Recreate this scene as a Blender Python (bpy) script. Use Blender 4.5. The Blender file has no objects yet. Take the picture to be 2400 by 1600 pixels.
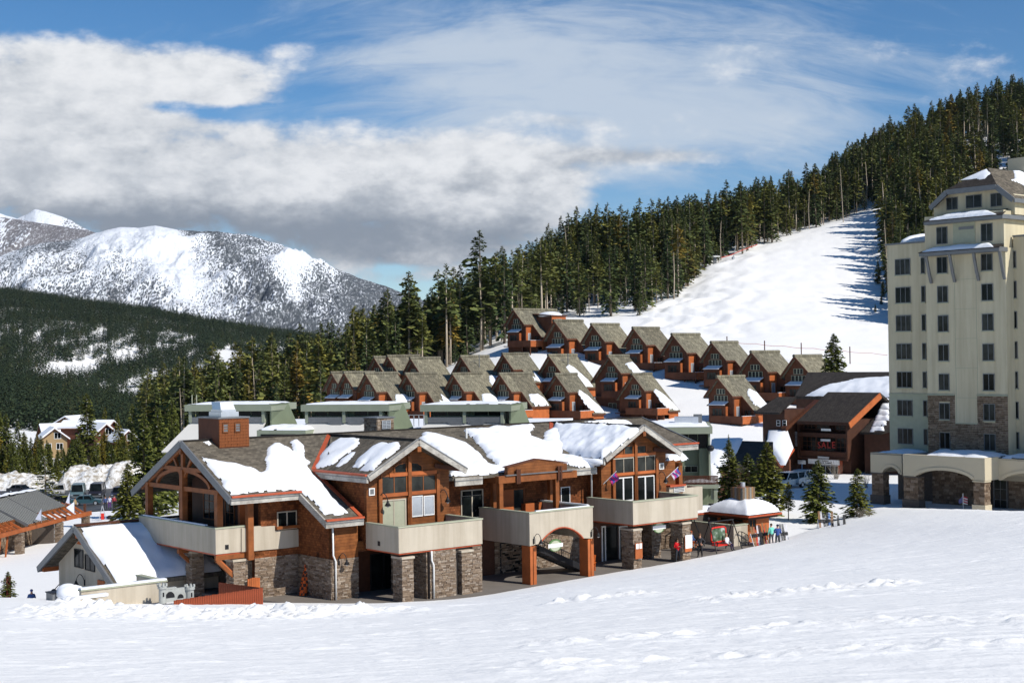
import bpy, bmesh, math, random
import numpy as np
from mathutils import Vector, Matrix, noise as mnoise
rad = math.radians
# ------------------------------------------------------------------ camera, sky, sun, exposure
F = 3432.5; PITCH = rad(0.6177); ROLL = rad(0.7748); AZ = rad(50.096); CAMH = 15.5
SUN_DIR = Vector((0.80, -0.60, 0)).normalized() * math.cos(rad(41)) + Vector((0, 0, math.sin(rad(41))))
sc = bpy.context.scene
cp, sp = math.cos(PITCH), math.sin(PITCH)
_f = np.array([0, cp, sp]); _u = np.array([0, -sp, cp]); _r = np.array([1.0, 0, 0])
cr, sr = math.cos(ROLL), math.sin(ROLL)
CR = cr * _r - sr * _u; CU = sr * _r + cr * _u; CF = _f
CAM = np.array([0, 0, CAMH])
cam = bpy.data.cameras.new('camera'); camo = bpy.data.objects.new('camera', cam)
sc.collection.objects.link(camo); sc.camera = camo
camo.matrix_world = Matrix(((CR[0], CU[0], -CF[0], 0), (CR[1], CU[1], -CF[1], 0), (CR[2], CU[2], -CF[2], CAMH), (0, 0, 0, 1)))
cam.sensor_width = 36; cam.lens = F / 2400 * 36; cam.clip_start = 0.5; cam.clip_end = 30000
sc.view_settings.view_transform = 'Standard'; sc.view_settings.look = 'None'
sc.view_settings.exposure = 0.12; sc.view_settings.gamma = 1.0
sc.view_settings.use_curve_mapping = False
sun = bpy.data.lights.new('sun', 'SUN'); sun.energy = 4.6; sun.angle = rad(0.5); sun.color = (1, 0.955, 0.88)
suno = bpy.data.objects.new('sun', sun); sc.collection.objects.link(suno)
suno.rotation_euler = SUN_DIR.to_track_quat('Z', 'Y').to_euler(); suno.location = (0, 0, 300)

def build_world():
    w = bpy.data.worlds.new('World'); sc.world = w; w.use_nodes = True
    nt = w.node_tree; nt.nodes.clear(); N = nt.nodes.new; L = nt.links.new
    def M(op, a, b=None, c=None, clamp=False):
        n = N('ShaderNodeMath'); n.operation = op; n.use_clamp = clamp
        for i, x in enumerate((a, b, c)):
            if x is None: continue
            if isinstance(x, (int, float)): n.inputs[i].default_value = x
            else: L(x, n.inputs[i])
        return n.outputs[0]
    def mixc(f, a, b):
        n = N('ShaderNodeMix'); n.data_type = 'RGBA'
        for s, x in ((0, f), (6, a), (7, b)):
            if isinstance(x, (int, float)): n.inputs[s].default_value = x
            elif isinstance(x, tuple): n.inputs[s].default_value = (*x, 1)
            else: L(x, n.inputs[s])
        return n.outputs[2]
    tc = N('ShaderNodeTexCoord'); sep = N('ShaderNodeSeparateXYZ'); L(tc.outputs['Generated'], sep.inputs[0])
    X, Y, Z = sep.outputs
    az = M('ARCTAN2', X, Y); el = M('ARCSINE', Z)
    # "photo units": 1 unit = 1000 px of the photograph as an angle
    k = F / 1000
    A = M('MULTIPLY', az, k); B = M('MULTIPLY', el, k)
    def comb(x, y, z=0.0):
        c = N('ShaderNodeCombineXYZ')
        for i, q in enumerate((x, y, z)):
            if isinstance(q, (int, float)): c.inputs[i].default_value = q
            else: L(q, c.inputs[i])
        return c.outputs[0]
    def noise(vec, scale, det=8, rough=.55, dist=0.0):
        n = N('ShaderNodeTexNoise'); n.inputs['Scale'].default_value = scale; n.inputs['Detail'].default_value = det
        n.inputs['Roughness'].default_value = rough; n.inputs['Distortion'].default_value = dist; L(vec, n.inputs['Vector'])
        return n.outputs['Fac']
    def blob(px, py, rx, ry, amp, tilt=0.0):
        a0 = (px - 1200) / 1000; b0 = (837 - 0.0135 * (px - 1200) - py) / 1000
        dx = M('DIVIDE', M('SUBTRACT', A, a0), rx / 1000)
        yy = M('SUBTRACT', B, b0)
        if tilt: yy = M('SUBTRACT', yy, M('MULTIPLY', M('SUBTRACT', A, a0), tilt))
        dy = M('DIVIDE', yy, ry / 1000)
        d = M('ADD', M('POWER', M('ABSOLUTE', dx), 2), M('POWER', M('ABSOLUTE', dy), 2))
        return M('MULTIPLY', M('EXPONENT', M('MULTIPLY', d, -1)), amp)
    def add(*xs):
        r = xs[0]
        for x in xs[1:]: r = M('ADD', r, x)
        return r
    def ramp(x, lo, hi):
        n = N('ShaderNodeMapRange'); n.interpolation_type = 'SMOOTHSTEP'
        n.inputs[1].default_value = lo; n.inputs[2].default_value = hi; L(x, n.inputs[0]); return n.outputs[0]
    sky = N('ShaderNodeTexSky'); sky.sky_type = 'NISHITA'; sky.sun_disc = False
    sky.sun_elevation = rad(41); sky.sun_rotation = math.atan2(SUN_DIR.x, SUN_DIR.y)
    sky.altitude = 2300; sky.air_density = 1.0; sky.dust_density = 0.25; sky.ozone_density = 2.0
    hs = N('ShaderNodeHueSaturation'); hs.inputs['Saturation'].default_value = 1.32; hs.inputs['Value'].default_value = 1.04
    L(sky.outputs[0], hs.inputs['Color'])
    bg = N('ShaderNodeBackground'); L(hs.outputs[0], bg.inputs[0]); bg.inputs[1].default_value = 0.095
    # cumulus
    vec = comb(M('MULTIPLY', A, 1.0), M('MULTIPLY', B, 1.9), 3.1)
    n1 = noise(vec, 3.4, 9, .56, .25)
    n2 = noise(comb(A, M('MULTIPLY', B, 1.5), 7.7), 8.0, 6, .58)
    n0 = noise(comb(A, M('MULTIPLY', B, 2.0), 1.3), 1.0, 3, .5)
    shape = add(blob(120, 260, 520, 150, .55), blob(430, 215, 330, 85, .42, -.06), blob(520, 470, 800, 130, .75), blob(60, 420, 400, 160, .3), blob(1030, 420, 400, 125, .55), blob(1230, 480, 200, 110, .45),
                blob(1050, 560, 420, 60, .35), blob(950, 600, 260, 45, .3), blob(40, 25, 120, 60, .75), blob(480, -10, 300, 28, .45),
                blob(1530, 370, 220, 26, .40, -0.05), blob(1340, 285, 130, 22, .28, -0.12), blob(950, 655, 260, 34, .36),
                blob(860, 180, 160, 90, -.35), blob(420, 268, 75, 20, -.62), blob(570, 280, 95, 20, -.66), blob(1500, 470, 80, 70, -.3), blob(250, 60, 500, 45, -.35), blob(1000, 230, 260, 55, -.25),
                blob(760, 255, 110, 26, -.35), blob(1450, 560, 120, 60, -.3), blob(700, 75, 600, 55, -.3), blob(925, 632, 60, 12, -.35))
    ambient = M('MULTIPLY', M('SUBTRACT', n0, .58), 1.3)
    dens = add(M('MULTIPLY', M('SUBTRACT', n1, .5), 1.05), shape, ambient, M('MULTIPLY', M('SUBTRACT', n2, .5), .75), -0.12)
    n3 = noise(comb(A, M('MULTIPLY', B, 2.0), 4.4), 22.0, 5, .62)
    dens = M('ADD', dens, M('MULTIPLY', M('SUBTRACT', n3, .5), .30))
    cm = ramp(dens, -0.04, 0.42)
    # grey, shaded undersides
    under = add(blob(900, 575, 620, 85, 1.05), blob(350, 545, 430, 70, .95), blob(1500, 370, 220, 28, .6), blob(1340, 285, 120, 20, .45),
                blob(1000, 430, 330, 45, .35), blob(150, 20, 300, 60, .25), M('MULTIPLY', M('SUBTRACT', n1, .5), -1.2), M('MULTIPLY', M('SUBTRACT', n2, .5), -1.2), M('MULTIPLY', M('SUBTRACT', n3, .5), -.4), blob(450, 360, 330, 40, .12), blob(1150, 400, 200, 60, .15))
    ug = ramp(under, 0.05, 1.25)
    lite = mixc(ramp(add(n2, M('MULTIPLY', n1, .6), M('MULTIPLY', n3, .35)), .72, 1.22), (.56, .59, .63), (.84, .85, .865)); ccol = mixc(ug, lite, (.25, .285, .335))
    # cirrus: fine streaks
    A2 = M('ADD', A, M('MULTIPLY', B, .25))
    c1 = noise(comb(M('MULTIPLY', A2, 1.2), M('MULTIPLY', M('ADD', B, M('MULTIPLY', M('POWER', M('ABSOLUTE', M('SUBTRACT', A, .1)), 2), .16)), 6.0), 2.0), 2.4, 9, .66, .5)
    cs = add(blob(1350, 240, 580, 200, .92), blob(1200, 110, 420, 90, .22), blob(1750, 330, 300, 90, .22), blob(1800, 60, 500, 60, .12), M('MULTIPLY', M('SUBTRACT', c1, .5), 1.35), M('MULTIPLY', M('SUBTRACT', n2, .5), .25),
             M('MULTIPLY', M('SUBTRACT', n0, .5), .6), -0.08)
    ci = M('MULTIPLY', ramp(cs, 0.0, 0.85), .80)
    bgc = N('ShaderNodeBackground'); L(mixc(.0, (.60, .665, .74), (.60, .665, .74)), bgc.inputs[0]); bgc.inputs[1].default_value = 1.0
    bgk = N('ShaderNodeBackground'); L(ccol, bgk.inputs[0]); bgk.inputs[1].default_value = 1.0
    m1 = N('ShaderNodeMixShader'); L(ci, m1.inputs[0]); L(bg.outputs[0], m1.inputs[1]); L(bgc.outputs[0], m1.inputs[2])
    m2 = N('ShaderNodeMixShader'); L(cm, m2.inputs[0]); L(m1.outputs[0], m2.inputs[1]); L(bgk.outputs[0], m2.inputs[2])
    out = N('ShaderNodeOutputWorld'); L(m2.outputs[0], out.inputs[0])
build_world()

# ------------------------------------------------------------------ frames and helpers
D1 = np.array([math.sin(AZ), math.cos(AZ), 0]); D2 = np.array([-math.cos(AZ), math.sin(AZ), 0])
GROT = math.pi / 2 - AZ                      # the village grid: local x = D1, local y = D2
def ray(x, y): return CF + (x - 1200) / F * CR - (y - 800) / F * CU
def G(x, y, z=0.0):                          # pixel -> point at height z
    d = ray(x, y); return CAM + d * (z - CAMH) / d[2]
def atD(x, y, D):                            # pixel -> point at forward distance D
    d = ray(x, y); return CAM + d * (D / d[1])
ORG = G(944, 1411)
def loc(P): q = np.array(P) - np.array([ORG[0], ORG[1], 0]); return np.array([q @ D1, q @ D2, P[2]])
def wld(u, v, w=0.0): return np.array([ORG[0], ORG[1], 0]) + u * D1 + v * D2 + np.array([0, 0, w])
CL = loc(CAM)
def onv(x, y, v): d = ray(x, y); t = (v - CL[1]) / (d @ D2); return loc(CAM + t * d)
def onu(x, y, u): d = ray(x, y); t = (u - CL[0]) / (d @ D1); return loc(CAM + t * d)
def onpl(x, y, a, b, c):                     # plane w = a + b*u + c*v
    d = ray(x, y); dl = np.array([d @ D1, d @ D2, d[2]])
    t = (a + b * CL[0] + c * CL[1] - CL[2]) / (dl[2] - b * dl[0] - c * dl[1]); return CL + t * dl
Z1 = lambda x, y: (x / 2.94, 900 + y / 2.94)
Z2 = lambda x, y: (300 + x / 3.92, 900 + y / 3.92)
Z3 = lambda x, y: (700 + x / 3.2667, 950 + y / 3.2667)
Z4 = lambda x, y: (1100 + x / 3.485, 950 + y / 3.485)
Z5 = lambda x, y: (1500 + x / 3.92, 1050 + y / 3.92)
Z6 = lambda x, y: (1900 + x / 3.136, 350 + y / 3.136)
Z7 = lambda x, y: (1900 + x / 3.136, 800 + y / 3.136)
Y1 = lambda x, y: (750 + x / 3.92, 700 + y / 3.92)
Y2 = lambda x, y: (1150 + x / 3.92, 680 + y / 3.92)
Y3 = lambda x, y: (1500 + x / 3.485, 750 + y / 3.485)
W1 = lambda x, y: (1770 + x / 6.03, 870 + y / 6.03)
W4 = lambda x, y: (x / 4.9, 1100 + y / 4.9)
W5 = lambda x, y: (320 + x / 7.35, 1250 + y / 7.35)
W6 = lambda x, y: (1480 + x / 5.41, 950 + y / 5.41)

class MB:
    def __init__(s): s.v = []; s.f = []; s.m = []; s.mi = 0
    def add(s, vs, fs):
        b = len(s.v); s.v += [tuple(float(c) for c in p) for p in vs]
        for f in fs: s.f.append(tuple(b + i for i in f)); s.m.append(s.mi)
        return s
    def box(s, x0, x1, y0, y1, z0, z1):
        vs = [(x, y, z) for x in (x0, x1) for y in (y0, y1) for z in (z0, z1)]
        return s.add(vs, [(0, 1, 3, 2), (4, 6, 7, 5), (0, 4, 5, 1), (2, 3, 7, 6), (0, 2, 6, 4), (1, 5, 7, 3)])
    def bar(s, p, q, w, h=None, up=(0, 0, 1)):
        h = h or w; p = Vector(p); q = Vector(q); d = (q - p).normalized(); u = Vector(up)
        if abs(d.dot(u)) > .98: u = Vector((1, 0, 0))
        r = d.cross(u).normalized() * w / 2; t = r.cross(d).normalized() * h / 2
        vs = [p - r - t, p + r - t, p + r + t, p - r + t, q - r - t, q + r - t, q + r + t, q - r + t]
        return s.add(vs, [(0, 1, 2, 3), (4, 7, 6, 5), (0, 4, 5, 1), (1, 5, 6, 2), (2, 6, 7, 3), (3, 7, 4, 0)])
    def tube(s, pts, r, n=8, cap=True):
        pts = [Vector(p) for p in pts]; rs = r if isinstance(r, (list, tuple)) else [r] * len(pts); vs = []
        for i, p in enumerate(pts):
            d = (pts[min(i + 1, len(pts) - 1)] - pts[max(i - 1, 0)]).normalized()
            u = Vector((0, 0, 1)) if abs(d.z) < .9 else Vector((1, 0, 0))
            a = d.cross(u).normalized(); b = d.cross(a)
            vs += [p + (a * math.cos(2 * math.pi * k / n) + b * math.sin(2 * math.pi * k / n)) * rs[i] for k in range(n)]
        fs = [(i * n + k, i * n + (k + 1) % n, (i + 1) * n + (k + 1) % n, (i + 1) * n + k) for i in range(len(pts) - 1) for k in range(n)]
        if cap: fs += [tuple(range(n))[::-1], tuple(range((len(pts) - 1) * n, len(pts) * n))]
        return s.add(vs, fs)
    def slab(s, poly, off):
        """polygon (3D points) extruded by the vector off"""
        n = len(poly); o = Vector(off); vs = [Vector(p) for p in poly]; vs = vs + [p + o for p in vs]
        fs = [tuple(range(n)), tuple(range(n, 2 * n))[::-1]] + [(i, (i + 1) % n, n + (i + 1) % n, n + i) for i in range(n)]
        return s.add(vs, fs)
    def ball(s, c, rx, ry, rz, nu=10, nv=7):
        vs = []
        for j in range(1, nv):
            t = math.pi * j / nv
            vs += [(c[0] + rx * math.sin(t) * math.cos(2 * math.pi * i / nu), c[1] + ry * math.sin(t) * math.sin(2 * math.pi * i / nu), c[2] + rz * math.cos(t)) for i in range(nu)]
        vs += [(c[0], c[1], c[2] + rz), (c[0], c[1], c[2] - rz)]
        k = nu * (nv - 1)
        fs = [(j * nu + i, j * nu + (i + 1) % nu, (j + 1) * nu + (i + 1) % nu, (j + 1) * nu + i) for j in range(nv - 2) for i in range(nu)]
        fs += [(k, (i + 1) % nu, i) for i in range(nu)] + [(k + 1, (nv - 2) * nu + i, (nv - 2) * nu + (i + 1) % nu) for i in range(nu)]
        return s.add(vs, fs)
    def mesh(s, name, mats, smooth=False, recalc=True):
        me = bpy.data.meshes.new(name); me.from_pydata(s.v, [], s.f)
        for m in (mats if isinstance(mats, (list, tuple)) else [mats]): me.materials.append(m)
        if len(me.materials) > 1: me.polygons.foreach_set('material_index', s.m)
        if recalc:
            bm = bmesh.new(); bm.from_mesh(me); bmesh.ops.recalc_face_normals(bm, faces=bm.faces); bm.to_mesh(me); bm.free()
        if smooth: me.polygons.foreach_set('use_smooth', [True] * len(me.polygons))
        me.update(); return me
    def build(s, name, mats, parent=None, smooth=False, **kw):
        return obj(name, s.mesh(name, mats, smooth), parent, **kw)
def obj(name, me, parent=None, **kw):
    o = bpy.data.objects.new(name, me); sc.collection.objects.link(o)
    if parent: o.parent = parent
    for k, v in kw.items():
        if v is not None: o[k] = v
    return o
def thing(name, label, cat, at=(0, 0, 0), rz=0.0, group=None):
    o = bpy.data.objects.new(name, None); sc.collection.objects.link(o)
    o.location = tuple(float(c) for c in at); o.rotation_euler = (0, 0, rz); o['label'] = label; o['category'] = cat
    o.empty_display_size = .5
    if group: o['group'] = group
    return o
def tag(o, label, cat, group=None):
    o['label'] = label; o['category'] = cat
    if group: o['group'] = group
    return o
def copy_tree(o, parent=None):
    c = o.copy(); sc.collection.objects.link(c); c.parent = parent
    for ch in list(o.children): copy_tree(ch, c)
    return c
def kids(o):
    r = []
    for c in o.children: r.append(c); r += kids(c)
    return r

# ------------------------------------------------------------------ materials
class NB:
    def __init__(s, name):
        s.m = bpy.data.materials.new(name); s.m.use_nodes = True; s.nt = s.m.node_tree
        s.b = s.nt.nodes['Principled BSDF']; s.tc = None
    def N(s, t): return s.nt.nodes.new(t)
    def L(s, a, b): s.nt.links.new(a, b)
    def co(s, sx=1, sy=1, sz=1, kind='Object'):
        if not s.tc: s.tc = s.N('ShaderNodeTexCoord')
        m = s.N('ShaderNodeMapping'); m.inputs['Scale'].default_value = (sx, sy, sz); s.L(s.tc.outputs[kind], m.inputs[0]); return m.outputs[0]
    def wallco(s, k=1.0):
        """(x+y, z): wraps a pattern round upright walls of a boxy building"""
        if not s.tc: s.tc = s.N('ShaderNodeTexCoord')
        sp = s.N('ShaderNodeSeparateXYZ'); s.L(s.tc.outputs['Object'], sp.inputs[0])
        a = s.N('ShaderNodeMath'); s.L(sp.outputs[0], a.inputs[0]); s.L(sp.outputs[1], a.inputs[1])
        c = s.N('ShaderNodeCombineXYZ'); s.L(a.outputs[0], c.inputs[0]); s.L(sp.outputs[2], c.inputs[1]); return c.outputs[0]
    def noise(s, vec, scale, det=5, rough=.55, dist=0.0):
        n = s.N('ShaderNodeTexNoise'); n.inputs['Scale'].default_value = scale; n.inputs['Detail'].default_value = det
        n.inputs['Roughness'].default_value = rough; n.inputs['Distortion'].default_value = dist; s.L(vec, n.inputs['Vector']); return n.outputs['Fac']
    def ramp(s, fac, stops, interp='LINEAR'):
        r = s.N('ShaderNodeValToRGB'); r.color_ramp.interpolation = interp; e = r.color_ramp.elements
        while len(e) < len(stops): e.new(.5)
        for i, (p, c) in enumerate(stops): e[i].position = p; e[i].color = (*c, 1) if len(c) == 3 else c
        s.L(fac, r.inputs[0]); return r.outputs[0]
    def mix(s, f, a, b, mode='MIX'):
        n = s.N('ShaderNodeMix'); n.data_type = 'RGBA'; n.blend_type = mode
        for i, x in ((0, f), (6, a), (7, b)):
            if isinstance(x, (int, float)): n.inputs[i].default_value = x
            elif isinstance(x, tuple): n.inputs[i].default_value = (*x, 1)
            else: s.L(x, n.inputs[i])
        return n.outputs[2]
    def math(s, op, a, b=None):
        n = s.N('ShaderNodeMath'); n.operation = op
        for i, x in enumerate((a, b)):
            if x is None: continue
            if isinstance(x, (int, float)): n.inputs[i].default_value = x
            else: s.L(x, n.inputs[i])
        return n.outputs[0]
    def bump(s, h, strength=.3, dist=.05, prev=None):
        b = s.N('ShaderNodeBump'); b.inputs['Strength'].default_value = strength; b.inputs['Distance'].default_value = dist
        s.L(h, b.inputs['Height'])
        if prev: s.L(prev, b.inputs['Normal'])
        return b.outputs[0]
    def done(s, col=None, rough=.7, normal=None, metal=0.0, spec=.3):
        if col is not None:
            if isinstance(col, tuple): s.b.inputs['Base Color'].default_value = (*col, 1)
            else: s.L(col, s.b.inputs['Base Color'])
        if isinstance(rough, (int, float)): s.b.inputs['Roughness'].default_value = rough
        else: s.L(rough, s.b.inputs['Roughness'])
        s.b.inputs['Metallic'].default_value = metal; s.b.inputs['Specular IOR Level'].default_value = spec
        if normal: s.L(normal, s.b.inputs['Normal'])
        return s.m
def sc3(c, k): return tuple(x * k for x in c)
def mottled(name, c, var=.25, scale=2.0, rough=.7, bump=.15, bscale=25.0, spec=.25, metal=0.0, each=0.0, streak=0.0):
    n = NB(name); a = n.noise(n.co(), scale, 6, .6); b = n.noise(n.co(), bscale, 4)
    col = n.ramp(a, [(.25, sc3(c, 1 - var)), (.75, sc3(c, 1 + var))])
    if streak: col = n.mix(1.0, col, n.ramp(n.noise(n.co(1.6, 1.6, .12), 1.0, 6, .6), [(.35, sc3((1, .98, .95), 1 - streak)), (.6, (1.03, 1.03, 1.03))]), 'MULTIPLY')
    if each: oi = n.N('ShaderNodeObjectInfo'); col = n.mix(1.0, col, n.ramp(oi.outputs['Random'], [(0, (1 - each, 1 - each, 1 - each)), (1, (1 + each, 1 + each * .8, 1 + each * .6))]), 'MULTIPLY')
    return n.done(col, rough, n.bump(b, bump, .02), metal, spec)
def mat_snow(name='snow', c=(.84, .86, .90), bs=.35, lumps=3.0, far=False):
    n = NB(name); v = n.co()
    a = n.noise(v, lumps, 8, .6); b = n.noise(v, lumps * 7, 6, .6)
    col = n.ramp(n.noise(v, lumps * .25, 5), [(.3, sc3(c, .95)), (.7, c)])
    nb = n.bump(a, bs, .12); nb = n.bump(b, bs * .8, .03, nb)
    return n.done(col, .65, nb, 0, .15)
def mat_planks(name, c, w=.14, dark=.35, var=.3, vertical=False, stain=True, rough=.6):
    n = NB(name); wc = n.wallco(); br = n.N('ShaderNodeTexBrick')
    mp = n.N('ShaderNodeMapping')
    if vertical: mp.inputs['Rotation'].default_value = (0, 0, math.pi / 2)
    n.L(wc, mp.inputs[0]); n.L(mp.outputs[0], br.inputs['Vector'])
    br.inputs['Scale'].default_value = 1; br.inputs['Brick Width'].default_value = 3.0; br.inputs['Row Height'].default_value = w
    br.inputs['Mortar Size'].default_value = w * .06; br.inputs['Mortar Smooth'].default_value = .3
    br.inputs['Color1'].default_value = (*sc3(c, 1 + var * .5), 1); br.inputs['Color2'].default_value = (*sc3(c, 1 - var * .5), 1)
    br.inputs['Mortar'].default_value = (*sc3(c, dark), 1)
    st = n.noise(n.co(), 1.3, 6, .65); col = br.outputs['Color']
    if stain: col = n.mix(1.0, col, n.ramp(st, [(.3, (.55, .5, .45)), (.62, (1.15, 1.12, 1.05))]), 'MULTIPLY')
    gr = n.noise(n.co(3, 3, 40) if not vertical else n.co(30, 30, 2), 2, 4)
    col = n.mix(.35, col, n.mix(1.0, col, n.ramp(gr, [(.3, (.6, .6, .6)), (.7, (1.3, 1.3, 1.3))]), 'MULTIPLY'))
    return n.done(col, rough, n.bump(br.outputs['Fac'], -.4, .015), 0, .2)
def mat_shingle_wall(name, c, w=.22, h=.16):
    n = NB(name); br = n.N('ShaderNodeTexBrick'); n.L(n.wallco(), br.inputs['Vector'])
    br.inputs['Scale'].default_value = 1; br.inputs['Brick Width'].default_value = w; br.inputs['Row Height'].default_value = h
    br.inputs['Mortar Size'].default_value = .008; br.inputs['Bias'].default_value = -.1
    br.inputs['Color1'].default_value = (*sc3(c, 1.35), 1); br.inputs['Color2'].default_value = (*sc3(c, .6), 1); br.inputs['Mortar'].default_value = (*sc3(c, .35), 1)
    st = n.noise(n.co(), .9, 7, .68)
    col = n.mix(1.0, br.outputs['Color'], n.ramp(st, [(.32, (.42, .36, .34)), (.5, (1, .95, .9)), (.68, (1.25, 1.25, 1.2))]), 'MULTIPLY')
    return n.done(col, .75, n.bump(br.outputs['Fac'], -.5, .02), 0, .15)
def mat_roof(name, c, w=.3, h=.16, var=.35, streak=0.0):
    n = NB(name); v = n.co(); br = n.N('ShaderNodeTexBrick'); n.L(v, br.inputs['Vector'])
    br.inputs['Scale'].default_value = 1; br.inputs['Brick Width'].default_value = w; br.inputs['Row Height'].default_value = h
    br.inputs['Mortar Size'].default_value = .012
    br.inputs['Color1'].default_value = (*sc3(c, 1 + var), 1); br.inputs['Color2'].default_value = (*sc3(c, 1 - var), 1); br.inputs['Mortar'].default_value = (*sc3(c, .5), 1)
    col = n.mix(1.0, br.outputs['Color'], n.ramp(n.noise(v, 1.1, 7, .65), [(.3, (.72, .72, .72)), (.7, (1.2, 1.18, 1.14))]), 'MULTIPLY')
    oi = n.N('ShaderNodeObjectInfo'); col = n.mix(1.0, col, n.ramp(oi.outputs['Random'], [(0, (.82, .80, .78)), (.5, (1, 1, 1)), (1, (1.18, 1.16, 1.1))]), 'MULTIPLY') if streak else col
    if streak: col = n.mix(1.0, col, n.ramp(n.noise(n.co(3.5, .35, .35), 2, 5), [(.35, sc3((1, 1, 1), 1 - streak)), (.65, (1.25, 1.25, 1.22))]), 'MULTIPLY')
    return n.done(col, .85, n.bump(br.outputs['Fac'], -.5, .02), 0, .15)
def mat_stone(name, stops):
    n = NB(name); rn = n.N('ShaderNodeNewGeometry')
    a = n.ramp(rn.outputs['Random Per Island'], stops)
    col = n.mix(1.0, a, n.ramp(n.noise(n.co(), 9, 5, .6), [(.3, (.7, .7, .7)), (.7, (1.2, 1.2, 1.2))]), 'MULTIPLY')
    return n.done(col, .85, n.bump(n.noise(n.co(), 22, 5), .5, .02), 0, .2)
def mat_glass(name='window_glass', c=(.007, .009, .009), rough=.1):
    n = NB(name); nz = n.noise(n.co(), .8, 3)
    col = n.ramp(nz, [(.35, sc3(c, .5)), (.7, sc3(c, 1.8))])
    return n.done(col, rough, n.bump(n.noise(n.co(), 1.2, 2), .12, .02), 0, .12)
def mat_foliage(name, c, var=.45):
    n = NB(name); oi = n.N('ShaderNodeObjectInfo'); rn = n.N('ShaderNodeNewGeometry')
    a = n.ramp(rn.outputs['Random Per Island'], [(0, sc3(c, 1 - var)), (.5, c), (1, (c[0] * (1 + var * 1.3), c[1] * (1 + var), c[2] * (1 + var * .4)))])
    b = n.ramp(oi.outputs['Random'], [(0, (.72, .78, .8)), (.5, (1, 1, 1)), (.93, (1.35, 1.15, .85)), (1, (1.9, 1.15, .8))])
    col = n.mix(1.0, a, b, 'MULTIPLY')
    n.b.inputs['Transmission Weight'].default_value = 0
    return n.done(col, .75, None, 0, .15)

M_ = {}
M_['snow'] = mat_snow('roof_snow', lumps=1.6, bs=.3)
M_['snow_dirty'] = (lambda n: n.done(n.ramp(n.noise(n.co(), 1.1, 8, .7), [(.40, (.34, .29, .22)), (.52, (.68, .66, .62)), (.64, (.85, .86, .88))]), .8, n.bump(n.noise(n.co(), 2.2, 8, .7), .9, .3), 0, .1))(NB('ploughed_snow'))
M_['cedar'] = mat_planks('cedar_board', (.205, .074, .024), .2, .5, .3)
M_['cedar_shingle'] = mat_shingle_wall('cedar_shingle', (.17, .058, .021))
M_['timber'] = mottled('stained_timber', (.23, .074, .021), .35, 2, .6, .2, 30)
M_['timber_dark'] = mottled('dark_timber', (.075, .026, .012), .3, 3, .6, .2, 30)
M_['orange'] = mottled('stained_and_sunlit_orange', (.38, .108, .032), .25, 1.2, .65, .1, 25, each=.16)  # also the chalets' sunward faces, their light put into the colour
M_['shop_brown'] = mottled('dark_brown_siding', (.062, .025, .014), .3, 1.5, .7, .1, 25)
M_['brown'] = mottled('brown_and_shaded_siding', (.11, .041, .021), .3, .8, .75, .1, 25, each=.22)  # also the chalets' faces away from the sun, shade put into colour
M_['stucco'] = mottled('beige_stucco', (.47, .415, .33), .05, 1.0, .9, .1, 60, streak=.16)
M_['stucco_cap'] = mottled('parapet_cap', (.36, .37, .27), .1, 2, .7, .1, 40)
M_['roof'] = mat_roof('asphalt_shingle', (.135, .117, .092), .32, .17)
M_['roof_dark'] = mat_roof('dark_shingle', (.05, .043, .038), .3, .17, .25)
M_['shake'] = mat_roof('weathered_shake', (.192, .178, .136), .22, .3, .3, .35)
M_['fascia'] = mat_planks('weathered_fascia', (.43, .42, .40), .12, .5, .15, rough=.6)
M_['metal_grey'] = mottled('grey_metal', (.16, .165, .17), .15, 2, .45, .05, 20, .4, .2)
M_['rust'] = mottled('rust_red_flashing', (.42, .085, .035), .2, 2, .5, .05, 20)
M_['galv'] = mottled('galvanised_metal', (.55, .57, .6), .1, 2, .35, .05, 20, .5, .6)
M_['white'] = mottled('white_paint', (.74, .74, .72), .06, 3, .5, .02)
M_['black'] = mottled('black_metal', (.015, .015, .017), .2, 3, .5, .02)
M_['glass'] = mat_glass()
M_['glass_green'] = mat_glass('dark_curtained_glass', (.030, .032, .029), .15)
M_['green'] = mottled('sage_green_paint', (.155, .185, .12), .08, 1.2, .7, .05, 30)
M_['green_pale'] = mottled('pale_sage_trim', (.26, .285, .21), .07, 1.2, .7, .05, 30)
M_['pale_panel'] = mottled('pale_metal_panel', (.62, .60, .56), .04, 1.0, .8, .05)
M_['hotel'] = mottled('hotel_stucco', (.55, .49, .345), .045, .6, .9, .08, 40, streak=.14)
M_['hotel2'] = mottled('hotel_canopy_stucco', (.52, .455, .33), .05, .6, .9, .08, 40)
M_['stone'] = mat_stone('stone_veneer', [(0, (.12, .085, .06)), (.25, (.20, .145, .10)), (.55, (.28, .21, .15)), (.8, (.24, .19, .15)), (1, (.40, .33, .26))])
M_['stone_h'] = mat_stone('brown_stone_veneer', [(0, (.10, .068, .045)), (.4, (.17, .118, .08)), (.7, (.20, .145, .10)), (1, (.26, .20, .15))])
M_['mortar'] = mottled('mortar', (.11, .09, .075), .2, 4, .95, .2)
M_['paving'] = mottled('terrace_paving', (.17, .15, .13), .22, .35, .85, .1, 8)
M_['asphalt'] = mottled('wet_asphalt', (.07, .068, .066), .3, .15, .55, .1, 5)
M_['bark'] = mottled('bark', (.22, .175, .13), .3, 2, .9, .3, 20)
M_['bark_pale'] = mottled('pale_bark', (.46, .38, .29), .25, 1, .9, .2, 10)
M_['dead'] = mottled('dead_grey_twigs', (.21, .18, .14), .2, 2, .9, .1, 20)
M_['leaf'] = mat_foliage('pine_needles', (.115, .135, .045), .5)
M_['leaf2'] = mat_foliage('spruce_needles', (.070, .098, .040), .5)
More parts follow.
